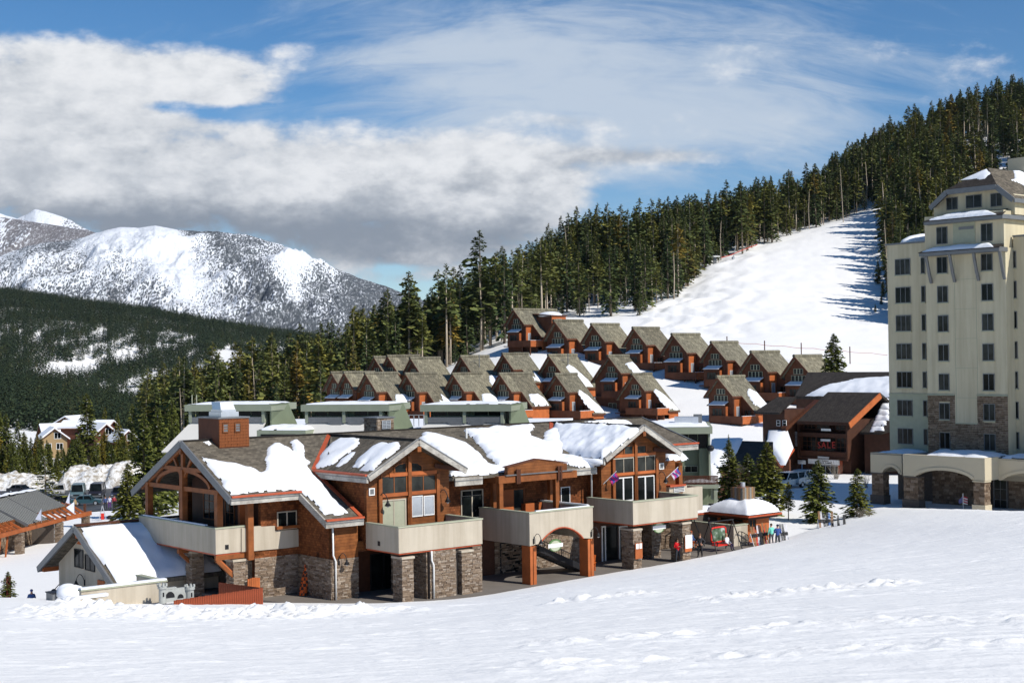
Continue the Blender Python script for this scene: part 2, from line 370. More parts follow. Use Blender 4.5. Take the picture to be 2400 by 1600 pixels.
M_['leaf_near'] = mat_foliage('sunlit_pine_needles', (.118, .135, .032), .5)
M_['leaf_far'] = mat_foliage('shaded_valley_needles', (.036, .056, .030))  # darker copy of the needles, cloud shade over the valley put into it
M_['red'] = mottled('red_paint', (.55, .03, .02), .1, 3, .5, .03)
M_['rubber'] = mottled('black_rubber', (.02, .02, .02), .1, 3, .8, .03)
M_['grey_plastic'] = mottled('grey_plastic', (.36, .37, .35), .1, 3, .6, .03)
M_['fence_red'] = mat_planks('redwood_fence', (.24, .055, .024), .16, .5, .3, vertical=True)
M_['skin'] = mottled('skin', (.45, .24, .16), .05, 3, .6, .01)
M_['stone_base'] = M_['mortar']
def plain(name, c, rough=.6, metal=0.0, spec=.3): return mottled(name, c, .08, 3, rough, .02, 20, spec, metal)
# ------------------------------------------------------------------ terrain
BX = np.array([-90, -60, -34, -14, -7, -2.8, 5, 13, 21.5, 26, 30, 36.6, 45, 60, 120])
BY = np.array([112, 104, 97, 93.0, 92.6, 94.2, 102.4, 110.4, 120.3, 128, 137, 147, 138, 128, 110.0])
_xs = np.linspace(-90, 120, 421); _bs = np.interp(_xs, BX, BY); _k = np.ones(9) / 9
_bsm = np.convolve(np.pad(_bs, 4, 'edge'), _k, 'valid')
def Yb(X): return np.interp(X, _xs, _bsm)
TPX = [-700, 0, 300, 600, 800, 1000, 1200, 1350, 1500, 1640, 1850, 2075, 2400, 3000]
TAB = {
 -700: [(90, 0), (150, -5), (240, -7), (350, -6), (600, -6), (1000, 8), (1300, 12), (2200, 150), (2700, 60)],
 0: [(97, 0), (103, -1.7), (112, -2.4), (150, -4.2), (236, -6.4), (350, -6), (600, -9), (1000, 3), (1200, 2), (2200, 128), (2700, 50)],
 300: [(95, 0), (101, -1.6), (110, -2.1), (150, -3.2), (236, -6), (350, -7), (600, -16), (1000, -16), (1300, -8), (2100, 96), (2600, 30)],
 600: [(95, 0), (104, -.7), (110, -1.0), (150, -1.4), (240, -3.5), (300, -3), (350, -2), (450, -4), (620, -14), (1000, -18), (1300, -4), (2000, 56), (2500, 20)],
 800: [(95, 0), (150, -.5), (230, -1), (270, .5), (300, 2.5), (330, 4), (420, 3), (520, 0), (700, -6), (1000, -12), (2000, 36), (2500, 10)],
 1000: [(95, 0), (180, 0), (250, 1), (275, 3), (300, 8.5), (330, 12), (420, 12), (520, 9), (700, 2), (1000, 0), (2000, 20)],
 1200: [(95, 0), (180, 0), (250, 1.5), (275, 4), (300, 11), (325, 17), (370, 23), (500, 32), (650, 30), (1000, 20)],
 1350: [(95, 0), (180, 0), (245, 1.5), (270, 4), (295, 10), (320, 18), (370, 25), (430, 31), (520, 48), (650, 50)],
 1500: [(105, 0), (180, 0), (240, 2), (270, 5), (295, 11), (320, 18), (345, 20.5), (380, 25), (450, 34), (550, 47), (700, 50)],
 1640: [(112, 0), (200, .5), (240, 3), (262, 5), (285, 10), (310, 16), (340, 20), (420, 36), (460, 43.5), (560, 58), (700, 62)],
 1850: [(121, 0), (200, .5), (235, 2), (255, 5), (275, 9), (310, 17), (335, 20), (400, 31), (460, 44.5), (520, 58), (560, 62), (650, 68), (750, 84)],
 2075: [(140, 0), (200, 1), (260, 7), (320, 17), (400, 30), (480, 50), (560, 73), (640, 92), (750, 112), (850, 124)],
 2400: [(130, 0), (200, 3), (300, 14), (400, 32), (480, 54), (560, 78), (650, 104), (750, 137), (820, 152), (950, 165)],
 3000: [(110, 0), (200, 6), (300, 22), (400, 46), (480, 70), (560, 95), (650, 118), (750, 150), (900, 180)]}
def _prof(px, Y):
    t = TAB[px]; a = np.array([p[0] for p in t], float); b = np.array([p[1] for p in t], float)
    # light smoothing of the polyline by averaging nearby samples
    h = np.maximum(4, Y * .035)
    return (np.interp(Y - h, a, b) + np.interp(Y, a, b) * 2 + np.interp(Y + h, a, b)) / 4
def smooth01(t): t = np.clip(t, 0, 1); return t * t * (3 - 2 * t)
def hsh(ix, iy, s): return np.modf(np.abs(np.sin(ix * 127.1 + iy * 311.7 + s * 74.7) * 43758.5453))[0]
def vnoise(x, y, s=0):
    ix = np.floor(x); iy = np.floor(y); fx = x - ix; fy = y - iy; fx = fx * fx * (3 - 2 * fx); fy = fy * fy * (3 - 2 * fy)
    return (hsh(ix, iy, s) * (1 - fx) + hsh(ix + 1, iy, s) * fx) * (1 - fy) + (hsh(ix, iy + 1, s) * (1 - fx) + hsh(ix + 1, iy + 1, s) * fx) * fy
def fbm(x, y, o=4, s=0, g=.5):
    r = 0; a = 1; t = 0
    for i in range(o): r = r + a * (vnoise(x, y, s + i) - .5); t += a; a *= g; x = x * 2.03 + 5.1; y = y * 2.03 + 3.7
    return r / t * 2
def terr(X, Y, detail=True):
    X = np.asarray(X, float); Y = np.asarray(Y, float)
    yb = Yb(X); px = 1200 + F * X / np.maximum(Y, 25); px = np.clip(px, TPX[0], TPX[-1])
    z2 = np.zeros_like(X)
    for off in (-110, -66, -22, 22, 66, 110):
        pq = np.clip(px + off, TPX[0], TPX[-1]).ravel(); Yr = Y.ravel(); zz = np.zeros_like(Yr)
        for i in range(len(TPX) - 1):
            a, b = TPX[i], TPX[i + 1]; m = (pq >= a) & (pq <= b)
            if not m.any(): continue
            t = (pq[m] - a) / (b - a)
            zz[m] = _prof(a, Yr[m]) * (1 - t) + _prof(b, Yr[m]) * t
        z2 = z2 + zz.reshape(X.shape) / 6
    z1 = 13.75 * (1 - Y / yb)
    q = Y - yb
    z1e = 13.75 * (1 - Y / yb) + .10
    w = smooth01(q / .8)
    z = np.where(q < 0, z1e, z1e * (1 - w) + z2 * w)
    # the built plaza: snow lies lower than the terrace slab
    u = (X - ORG[0]) * D1[0] + (Y - ORG[1]) * D1[1]; v = (X - ORG[0]) * D2[0] + (Y - ORG[1]) * D2[1]
    ins = (u > -9.5) & (u < 37.2) & (v < 21) & (q > 0)
    z = np.where(ins, np.minimum(z, .10 - smooth01(q / .35) * .45), z)
    ins2 = (u > 36) & (u < 41) & (v < 10) & (q > 0)
    if detail:
        g = np.maximum(Y, 12)
        z = z + np.where(q < 0, .05 * fbm(X / 3.2, Y / 3.2, 4, 3), 0)
        # grooming streaks across the slope and rough ploughed snow
        z = z + np.where(q < -.5, .035 * fbm(X / 2.5, Y * 1.6, 4, 8, .6) + .03 * np.maximum(0, fbm(X / .8, Y / .5, 4, 9, .65) - .12) * 3 * (vnoise(X / 6, Y / 3, 13) > .5), 0)
        pxc = 1200 + F * X / g
        yl = 37 + 3.5 * fbm(X / 9., Y * 0 + 2, 3, 21) + .02 * X
        lump = np.exp(-((Y - (69 + 5 * fbm(X / 10, X * 0 + 1, 2, 5))) / 5.5) ** 2) * smooth01((pxc + 60) / 200) * smooth01((1150 - pxc) / 500)
        lump2 = np.exp(-((Y - (31 + 2 * fbm(X / 5, X * 0, 2, 6))) / 1.6) ** 2) * smooth01((pxc - 1100) / 200) * .24
        lump3 = np.exp(-((Y - 46 - .25 * X) / 1.7) ** 2) * smooth01((pxc - 1560) / 120) * smooth01((2200 - pxc) / 120) * .5
        lump4 = np.exp(-((Y - (23.5 + .04 * X)) / 1.1) ** 2) * smooth01((pxc - 1000) / 300) * .22
        lump5 = np.exp(-((Y - (57 + .02 * X)) / 1.5) ** 2) * smooth01((pxc - 1240) / 60) * smooth01((1560 - pxc) / 60) * .5
        sc_ = np.where(Y > 60, 1.4, .55); r = np.where(Y > 60, 1.6, 2.2) * np.abs(fbm(X / sc_, Y / sc_, 5, 11, .66)) + .3 * fbm(X / 5, Y / 5, 2, 12) + .12
        z = z + (lump * 1.25 + (lump2 + lump3 + lump4 + lump5) * .7) * np.maximum(r, 0) * .55
        # natural undulation and ski tracks on the hill behind
        far = smooth01((Y - 215) / 60)
        z = z + far * (.5 * fbm(X / 18, Y / 18, 4, 31)) * np.where(Y > 260, 1, .5)
        run = smooth01((Y - 325) / 20) * smooth01((560 - Y) / 30) * smooth01((px - 1480) / 60)
        ax = X + 7 * fbm(X / 30, Y / 30, 2, 44)
        z = z + run * (.30 * np.sin(ax / 1.5 + 2.5 * np.sin(Y / 6.0)) * (.4 + vnoise(X / 9, Y / 14, 46)) * smooth01((1880 - px) / 200) + .45 * fbm(X / 3.2, Y / 5, 4, 45) * (.35 + smooth01((1850 - px) / 300)))
        z = z + np.where(Y > 700, smooth01((Y - 700) / 200) * 7 * fbm(X / 90, Y / 90, 4, 61), 0)
    return z
def tz(x, y): return float(terr(np.array([x]), np.array([y]), False)[0])
def grid_mesh(name, X, Y, Z, mat, **kw):
    ny, nx = X.shape; co = np.stack([X, Y, Z], -1).reshape(-1, 3)
    i = np.arange(ny - 1)[:, None] * nx + np.arange(nx - 1)[None]; f = np.stack([i, i + 1, i + nx + 1, i + nx], -1).reshape(-1, 4)
    me = bpy.data.meshes.new(name); me.vertices.add(len(co)); me.vertices.foreach_set('co', co.ravel())
    me.loops.add(f.size); me.loops.foreach_set('vertex_index', f.ravel().astype(np.int32))
    me.polygons.add(len(f)); me.polygons.foreach_set('loop_start', np.arange(0, f.size, 4, dtype=np.int32))
    me.polygons.foreach_set('loop_total', np.full(len(f), 4, np.int32)); me.polygons.foreach_set('use_smooth', np.ones(len(f), bool))
    me.update(calc_edges=True); me.validate(); me.materials.append(mat)
    return obj(name, me, **kw)
def snow_ground_mat():
    n = NB('ground_snow'); v = n.co(); c = (.90, .89, .868)
    col = n.ramp(n.noise(v, .05, 6, .6), [(.3, sc3(c, .97)), (.7, c)])
    s1 = n.noise(n.co(.35, 2.0, 1), 1.1, 7, .62); s2 = n.noise(v, 3.5, 7, .65); s3 = n.noise(n.co(.12, .9, 1), .6, 4, .6)
    nb = n.bump(s3, .30, .2); nb = n.bump(s1, .35, .07, nb); nb = n.bump(s2, .6, .05, nb); nb = n.bump(n.noise(v, .9, 6, .6), .3, .2, nb)
    wv = n.N('ShaderNodeTexWave'); wv.bands_direction = 'Y'; wv.inputs['Scale'].default_value = .22; wv.inputs['Distortion'].default_value = 9; wv.inputs['Detail'].default_value = 3; wv.inputs['Detail Scale'].default_value = .25
    n.L(n.co(.35, 1, 1), wv.inputs['Vector']); nb = n.bump(n.math('POWER', wv.outputs['Fac'], 8), .22, .06, nb)
    return n.done(col, .6, nb, 0, .2)
M_['ground'] = snow_ground_mat()
def build_ground():
    ys = np.concatenate([np.linspace(-60, 12, 12), np.linspace(13, 36, 230), np.linspace(36.12, 78, 330), np.linspace(78.2, 150, 260), 150 * (320 / 150) ** (np.linspace(0, 1, 90)[1:]),
                         320 * (620 / 320) ** (np.linspace(0, 1, 190)[1:]), 620 * (2900 / 620) ** (np.linspace(0, 1, 90)[1:])])
    ts = np.concatenate([np.linspace(-1.5, -.40, 24)[:-1], np.linspace(-.40, .40, 680), np.linspace(.40, 1.5, 24)[1:]])
    T, Yg = np.meshgrid(ts, ys); X = T * (Yg + 75)
    # beyond |t|>.4 fewer samples
    Z = terr(X, Yg)
    grid_mesh('snow_ground', X, Yg, Z, M_['ground'], kind='structure')
build_ground()

# terrace slab and parking asphalt
def build_paving():
    pts = []
    for x in np.linspace(-13.5, 22.4, 60):
        pts.append((x, Yb(x) + .05))
    back = [tuple(wld(37.3, 3.3)[:2]), tuple(wld(37.3, 20)[:2]), tuple(wld(-9.5, 20)[:2])]
    poly = [(a, b, 0.0) for a, b in pts] + [(a, b, 0.0) for a, b in back]
    mb = MB(); mb.slab(poly, (0, 0, -.3)); mb.build('terrace', M_['paving'], kind='structure')
    X, Y = np.meshgrid(np.linspace(-.355, -.252, 60), np.linspace(203, 252, 60))
    X = X * Y
    grid_mesh('parking_lot', X, Y, terr(X, Y, False) + .12, M_['asphalt'], kind='structure')
build_paving()

# ------------------------------------------------------------------ mountains
def mountain_mat(name, tree=(.085, .095, .105), scale=.26, bias=0.0):  # grey-blue tree tone has the haze of distance put into it
    n = NB(name); at = n.N('ShaderNodeAttribute'); at.attribute_name = 'woods'
    v = n.co()
    vo = n.N('ShaderNodeTexVoronoi'); vo.inputs['Scale'].default_value = scale; vo.inputs['Randomness'].default_value = 1.0
    mp = n.N('ShaderNodeMapping'); mp.inputs['Scale'].default_value = (1, .25, .34); n.L(n.tc.outputs['Object'], mp.inputs[0]); n.L(mp.outputs[0], vo.inputs['Vector'])
    nz = n.noise(mp.outputs[0], .016, 7, .7)
    th = n.math('ADD', n.math('MULTIPLY', at.outputs['Fac'], 1.0), n.math('MULTIPLY', n.math('SUBTRACT', nz, .5), 1.25))
    d = n.math('SUBTRACT', th, n.math('MULTIPLY', vo.outputs['Distance'], .85))
    f = n.ramp(d, [(.0, (0, 0, 0)), (.16, (1, 1, 1))])
    fl = n.ramp(n.noise(mp.outputs[0], .16, 6, .75), [(.52, (1, 1, 1)), (.64, (.35, .35, .35))]); f = n.mix(1.0, f, fl, 'MULTIPLY')
    tn = n.ramp(n.noise(mp.outputs[0], .3, 4, .7), [(.35, sc3(tree, .6)), (.65, sc3(tree, 1.5))])
    rk = n.noise(v, .012, 8, .7)
    rock = n.ramp(rk, [(.60, (0, 0, 0)), (.68, (1, 1, 1))])
    snow = n.mix(n.math('MULTIPLY', rock, n.math('MULTIPLY', at.outputs['Fac'], .9)), (.80, .83, .88), (.30, .24, .19))
    col = n.mix(f, snow, tn)
    return n.done(col, .9, n.bump(n.noise(v, .03, 8, .7), 1.0, 14), 0, .05)
def crest(pts, base, y0, y1, name, mat, woods, gully=35, nx=420, ny=150, seed=0, zb=-60):
    px = np.linspace(pts[0][0], pts[-1][0], nx); cy = np.interp(px, [p[0] for p in pts], [p[1] for p in pts])
    t = np.linspace(0, 1.35, ny)[:, None]
    Yg = y0 + (y1 - y0) * t + 0 * px[None]
    ph = 837 - .0135 * (px - 1200)
    zc = CAMH + (ph - cy) / F * y1
    prof = np.where(t < 1, zb + (zc[None] - zb) * np.clip(t, 0, 1) ** .92, zc[None] - (t - 1) * (y1 - y0) * .35)
    X = (px[None] - 1200) / F * Yg
    xx = X + 520 * fbm(X / 900, Yg / 900, 3, seed + 1) - .35 * (Yg - y0); g = (1 - 2 * np.abs(np.sin(xx / 120.0))) * .42 + (1 - 2 * np.abs(np.sin(xx / 47.0 + 1.3))) * .16 + fbm(X / 150, Yg / 300, 6, seed + 2, .62) * 1.2
    damp = np.clip(np.minimum(1, (1 - np.minimum(t, 1)) * 5), .12, 1) * np.clip(t * 3, 0, 1)
    Z = prof + gully * g * damp
    o = grid_mesh(name, X, Yg, Z, mat, kind='structure')
    w = woods(px[None] + 0 * t, np.minimum(t, 1) + 0 * px[None], g)
    a = o.data.attributes.new('woods', 'FLOAT', 'POINT'); a.data.foreach_set('value', w.ravel().astype(np.float32))
    return o
def woods_main(px, t, g):
    w = .52 - .26 * g + .12 * smooth01((px - 480) / 300) + .18 * smooth01((px - 760) / 120)
    w += .10 * (1 - t)
    bare = np.exp(-(((px - 365 - (1 - t) * 170) / (70 + 40 * (1 - t))) ** 2)) * smooth01((t - .2) / .5)
    bare2 = np.exp(-(((px - 660 - (1 - t) * 60) / 60) ** 2)) * smooth01((t - .35) / .3)
    bare3 = np.exp(-(((px - 250) / 90) ** 2)) * smooth01((t - .55) / .3)
    ridge = np.exp(-(((px - 470 - (1 - t) * 430) / 38) ** 2)) * .25 * smooth01((t - .1) / .2)
    ridge2 = smooth01((px - 395) / 30) * smooth01((t - .88) / .1) * .12
    return np.clip(w - .56 * bare - .30 * bare2 - .32 * bare3 + ridge + ridge2, -.5, 1.3)
def build_mountains():
    mm = mountain_mat('snowy_wooded_mountain'); m2 = mountain_mat('far_ridge', (.16, .15, .155), .12); m3 = mountain_mat('far_peak', (.2, .2, .22), .09)  # farther woods paler, the haze put into their colour
    P0 = [(-500, 690), (-200, 640), (0, 603), (68, 573), (120, 566), (170, 558), (247, 541), (285, 534), (327, 533), (366, 526), (404, 533), (450, 537), (514, 541), (595, 554), (663, 569), (731, 611), (795, 633), (850, 654), (906, 671), (957, 692), (1100, 735), (1250, 790), (1400, 830)]
    crest(P0, 0, 3000, 4700, 'mountain', mm, woods_main, 62, 760, 240, 5)
    P1 = [(-500, 480), (-150, 500), (0, 505), (30, 508), (55, 512), (128, 527), (204, 537), (260, 548), (400, 600), (700, 700)]
    crest(P1, 0, 5200, 6600, 'mountain_ridge', m2, lambda px, t, g: .62 + .35 * smooth01((px - 40) / 60) * smooth01((t - .4) / .4) - .2 * g - .5 * smooth01((40 - px) / 60) * smooth01((t - .6) / .3), 40, 220, 60, 9)
    P2 = [(-500, 520), (-100, 485), (-20, 493), (0, 497), (20, 504), (43, 510), (60, 501), (85, 486), (110, 492), (140, 503), (170, 514), (200, 531), (300, 570), (500, 640)]
    crest(P2, 0, 8500, 10500, 'mountain_peak', m3, lambda px, t, g: .12 - .25 * g + .3 * smooth01((px - 110) / 60), 60, 200, 60, 14)
build_mountains()

# ------------------------------------------------------------------ conifers
def conifer_parts(seed, h=10.0, br=1.6, cs=.12, nb=150, spr=4, tip=1.0, droop=.35, leafw=.28, gap=.2, trunk_r=.16, irregular=.25, snow=0):
    """returns (trunk MB, crown MB); h metres tall, crown from cs*h"""
    R = random.Random(seed); T = MB(); lean = (R.uniform(-.02, .02), R.uniform(-.02, .02))
    T.tube([(0, 0, -.6), (lean[0] * h * .3, lean[1] * h * .3, h * .3), (lean[0] * h * .7, lean[1] * h * .7, h * .7), (lean[0] * h, lean[1] * h, h)],
           [trunk_r * 1.15, trunk_r * .85, trunk_r * .45, .012], 7)
    vs = []; fs = []; sv = []; sf = []
    lobes = [R.uniform(0, 6.28) for _ in range(3)]
    for i in range(nb):
        t = (i + R.random()) / nb; t = t ** .88
        z = h * (cs + (1 - cs) * t)
        if R.random() < gap * (1 - t): continue
        prof = (1 - t) ** .75 * (0.55 + .45 * min(1, t * 5)) * tip + .05
        a = R.uniform(0, 2 * math.pi)
        L = br * prof * (1 + irregular * (math.sin(a * 2 + lobes[0] + t * 7) * .5 + R.uniform(-1, .6)))
        if L < .12: L = .12
        cx, cy = lean[0] * z, lean[1] * z; ca, sa = math.cos(a), math.sin(a)
        up = .25 * (t - .3)
        for k in range(spr):
            s = (k + .6 + R.uniform(-.2, .3)) / spr; r = L * s
            zz = z + r * up - droop * r * s * .8 + R.uniform(-.05, .05)
            ang = a + R.uniform(-.85, .85) * (.3 + s * .5)
            ll = L / spr * R.uniform(1.3, 2.1); ww = leafw * R.uniform(.7, 1.3) * (1.1 - .35 * s) * (.5 + .5 * min(1, L / br))
            px, py = cx + ca * r * .8, cy + sa * r * .8
            dx, dy = math.cos(ang), math.sin(ang); dz = -droop * R.uniform(.3, 1.4) + up
            roll = R.uniform(-.7, .7)
            nx, ny, nz = -dy * math.cos(roll), dx * math.cos(roll), math.sin(roll)
            b = len(vs); ex, ey, ez = px + dx * ll, py + dy * ll, zz + dz * ll
            mx, my, mz = px + dx * ll * .45, py + dy * ll * .45, zz + dz * ll * .3
            vs += [(px, py, zz), (mx + nx * ww, my + ny * ww, mz + nz * ww), (ex, ey, ez), (mx - nx * ww, my - ny * ww, mz - nz * ww)]
            fs.append((b, b + 1, b + 2, b + 3))
            if snow and R.random() < snow:
                c = len(sv); o = .05
                sv += [(mx, my, mz + o + .02), (mx + nx * ww * .6, my + ny * ww * .6, mz + nz * ww * .6 + o), (mx + dx * ll * .35, my + dy * ll * .35, mz + dz * ll * .3 + o), (mx - nx * ww * .6, my - ny * ww * .6, mz - nz * ww * .6 + o)]
                sf.append((c, c + 1, c + 2, c + 3))
    # leader
    b = len(vs); x, y = lean[0] * h, lean[1] * h
    vs += [(x - .07, y, h - .5), (x + .07, y, h - .5), (x, y, h + .15), (x, y - .07, h - .5), (x, y + .07, h - .5)]; fs += [(b, b + 1, b + 2), (b + 3, b + 4, b + 2)]
    Cm = MB(); Cm.add(vs, fs); S = None
    if snow: S = MB(); S.add(sv, sf)
    return T, Cm, S
def snag_parts(seed, h=10.0):
    R = random.Random(seed); T = MB(); T.tube([(0, 0, -.6), (R.uniform(-.2, .2), R.uniform(-.2, .2), h * .5), (R.uniform(-.4, .4), R.uniform(-.4, .4), h)], [.15, .10, .02], 6)
    Cm = MB()
    for i in range(46):
        z = h * R.uniform(.35, .97); a = R.uniform(0, 6.28); L = R.uniform(.3, 1.0) * (1.25 - z / h)
        p = (0, 0, z); q = (L * math.cos(a), L * math.sin(a), z - L * R.uniform(-.1, .5)); Cm.bar(p, q, .03)
    return T, Cm, None
def tree_mesh(kind, seed):
    if kind == 'spruce': return conifer_parts(seed, 10, 1.9, .06, 170, 4, 1, .35, .34, .10)
    if kind == 'pine': return conifer_parts(seed, 10, 1.75, .28, 150, 4, 1.1, .25, .40, .15, .13, .4)
    if kind == 'lodgepole': return conifer_parts(seed, 10, 1.35, .50, 100, 4, 1.2, .2, .38, .12, .13, .45)
    if kind == 'snag': return snag_parts(seed)
FOREST = {}
for k, n in (('spruce', 5), ('pine', 5), ('lodgepole', 4), ('snag', 3)):
    FOREST[k] = []
    for i in range(n):
        T, Cm, S = tree_mesh(k, 100 + i * 7 + len(k))
        pale = k in ('lodgepole', 'snag')
        FOREST[k].append((T.mesh('trunk', M_['bark_pale' if pale else 'bark'], True, False),
                          Cm.mesh('crown', M_['dead'] if k == 'snag' else M_['leaf2' if k == 'spruce' else 'leaf'], False, False)))
# joined, for the woods that read as one mass
def joined(k, i, tri=None):
    T, Cm, S = tree_mesh(k, 100 + i * 7 + len(k)); m = MB(); m.mi = 0; m.add(T.v, T.f); m.mi = 1; m.add(Cm.v, Cm.f)
    return m.mesh('tree_' + k, [M_['bark_pale' if k in ('lodgepole', 'snag') else 'bark'], M_['dead'] if k == 'snag' else M_['leaf2' if k == 'spruce' else 'leaf']], False, False)
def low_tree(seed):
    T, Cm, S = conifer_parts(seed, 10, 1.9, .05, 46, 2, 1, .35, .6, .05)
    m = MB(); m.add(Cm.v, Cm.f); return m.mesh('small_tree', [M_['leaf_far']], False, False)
def scatter_stuff(name, pts, rots, scls, idx, meshes):
    """pts etc. as arrays -> ONE object whose geometry nodes place the given trees"""
    col = bpy.data.collections.new(name + '_kinds')
    for i, me in enumerate(meshes): col.objects.link(bpy.data.objects.new('%02d_kind' % i, me))
    me = bpy.data.meshes.new(name); me.vertices.add(len(pts)); me.vertices.foreach_set('co', np.asarray(pts, float).ravel())
    for nm, typ, arr in (('rot', 'FLOAT', rots), ('scl', 'FLOAT', scls), ('idx', 'INT', idx)):
        a = me.attributes.new(nm, typ, 'POINT'); a.data.foreach_set('value', np.asarray(arr, np.int32 if typ == 'INT' else np.float32))
    o = obj(name, me, kind='stuff')
    ng = bpy.data.node_groups.new(name, 'GeometryNodeTree')
    ng.interface.new_socket('Geometry', in_out='INPUT', socket_type='NodeSocketGeometry'); ng.interface.new_socket('Geometry', in_out='OUTPUT', socket_type='NodeSocketGeometry')
    N = ng.nodes.new; L = ng.links.new; gi = N('NodeGroupInput'); go = N('NodeGroupOutput')
    ci = N('GeometryNodeCollectionInfo'); ci.inputs['Collection'].default_value = col; ci.inputs['Separate Children'].default_value = True; ci.inputs['Reset Children'].default_value = True
    ip = N('GeometryNodeInstanceOnPoints'); ip.inputs['Pick Instance'].default_value = True
    def attr(nm, t):
        a = N('GeometryNodeInputNamedAttribute'); a.data_type = t; a.inputs['Name'].default_value = nm; return a.outputs['Attribute']
    cb = N('ShaderNodeCombineXYZ'); L(attr('rot', 'FLOAT'), cb.inputs[2]); s = attr('scl', 'FLOAT')
    L(gi.outputs[0], ip.inputs['Points']); L(ci.outputs[0], ip.inputs['Instance']); L(attr('idx', 'INT'), ip.inputs['Instance Index'])
    L(cb.outputs[0], ip.inputs['Rotation']); L(s, ip.inputs['Scale']); L(ip.outputs[0], go.inputs[0])
    md = o.modifiers.new('scatter', 'NODES'); md.node_group = ng
    return o
def front_edge(px):     # how near the conifers of the right-hand hill come, metres
    return np.interp(px, [330, 440, 560, 640, 760, 860, 960, 1060, 1200, 1290, 1400, 1530, 1570, 1625, 1645, 1720, 1888, 2071, 2080, 2120, 2600],
                     [345, 300, 285, 285, 285, 300, 322, 338, 350, 385, 385, 372, 395, 432, 463, 480, 522, 566, 385, 345, 330])
def build_woods():
    R = np.random.RandomState(4); P = []
    n = 0
    while n < 75000:
        n += 1
        Y = R.uniform(255, 830); px = R.uniform(330, 2640); fe = front_edge(px)
        if Y < fe + R.uniform(0, 5): continue
        if px < 900 and Y > 470: continue
        if px < 1650 and Y > 600: continue
        if px < 1950 and Y > 690: continue
        if R.rand() > (Y / 690) * .40 : continue
        X = (px - 1200) / F * Y
        # clearings that let the snow show
        if 1290 < px < 1560 and Y < 425 and R.rand() < .55: continue
        if px > 2100 and Y > 470 and vnoise(np.array([X / 14.]), np.array([Y / 30.]), 77)[0] > .66: continue
        P.append((X, Y, px))
    P = np.array(P)
    # thin with a grid so that trunks keep a distance
    seen = set(); keep = []
    for i, (X, Y, px) in enumerate(P):
        c = (int(X / 3.7), int(Y / 4.6))
        if c in seen: continue
        seen.add(c); keep.append(i)
    P = P[keep]; P = P[np.argsort(P[:, 1])]
    Z = terr(P[:, 0], P[:, 1], False)
    print('hill conifers', len(P))
    kinds = ['spruce', 'pine', 'lodgepole', 'snag']
    pr = R.rand(len(P)); rel = P[:, 1] - front_edge(P[:, 2])
    K = np.where(pr < .36, 0, np.where(pr < .64, 1, np.where(pr < .93, 2, 3)))
    hgt = R.uniform(9, 21, len(P)) ** 1.0 * np.where(K == 0, 1.0, np.where(K == 3, .85, 1.08)) * (1 + .12 * (R.rand(len(P)) < .08)) * (.82 + .36 * vnoise(P[:, 0] / 22, P[:, 1] / 22, 5))
    small = (R.rand(len(P)) < .16) | ((rel < 16) & (P[:, 2] > 1290) & (P[:, 2] < 1560) & (R.rand(len(P)) < .5)); hgt = np.where(small, hgt * .42, hgt); K = np.where(small & (K > 0), 0, K)
    score = hgt / P[:, 1] * np.exp(-np.maximum(rel - 4, 0) / 14)
    vis = (P[:, 2] > 600) & (P[:, 2] < 2430)
    order = np.argsort(-(score * vis))[:205]; ind = np.zeros(len(P), bool); ind[order] = True
    names = {0: ('spruce_tree', 'dark spruce branched to the ground'), 1: ('pine_tree', 'tall pine with a ragged crown'),
             2: ('pine_tree', 'pine with a bare pale trunk'), 3: ('dead_tree', 'bare grey dead conifer')}
    def place(px):
        if px < 900: return 'in the woods left of the brown chalets'
        if px < 1290: return 'in the woods behind the brown chalets'
        if px < 1640: return 'at the lower left edge of the ski run'
        if px < 2078: return 'on the skyline above the ski run'
        return 'on the slope behind the cream hotel'
    for i in np.where(ind)[0]:
        k = kinds[K[i]]; v = FOREST[k][R.randint(len(FOREST[k]))]; nm, lb = names[K[i]]; pl = place(P[i, 2]); s = hgt[i] / 10
        r = thing(nm, lb + ' ' + pl, 'tree', (P[i, 0], P[i, 1], Z[i]), R.uniform(0, 6.28), group=('dead trees ' if K[i] == 3 else 'conifers ') + pl + (', ' + nm.replace('_', ' ') + ('s with bare trunks' if K[i] == 2 else 's')))
        ws = s * R.uniform(.9, 1.15); r.scale = (ws, ws, s)
        obj('trunk', v[0], r); obj('crown', v[1], r)
    rest = ~ind; meshes = []; base = {}
    for ki, k in enumerate(kinds):
        base[ki] = len(meshes)
        for i in range(3): meshes.append(joined(k, i))
    idx = np.array([base[a] for a in K[rest]]) + R.randint(0, 3, rest.sum())
    o = scatter_stuff('hillside_forest', np.stack([P[rest, 0], P[rest, 1], Z[rest]], 1), R.uniform(0, 6.28, rest.sum()), hgt[rest] / 10, idx, meshes)
    tag(o, 'dense conifer forest covering the hill behind the chalets and the ski run', 'forest')
    # the wooded slope on the far left, and the darker wood below it
    Q = []
    for _ in range(90000):
        Y = 560 + (2250 - 560) * R.rand() ** .75; px = R.uniform(-160, 1010); X = (px - 1200) / F * Y
        Q.append((X, Y, px))
    Q = np.array(Q); Zq = terr(Q[:, 0], Q[:, 1], True)
    py = 837 - .0135 * (Q[:, 2] - 1200) - (Zq - CAMH) / Q[:, 1] * F
    cl = fbm(Q[:, 0] / 28, Q[:, 1] / 170, 3, 91)
    dens = np.where(Q[:, 1] > 1800, 1.5, .66 + cl * 1.3)
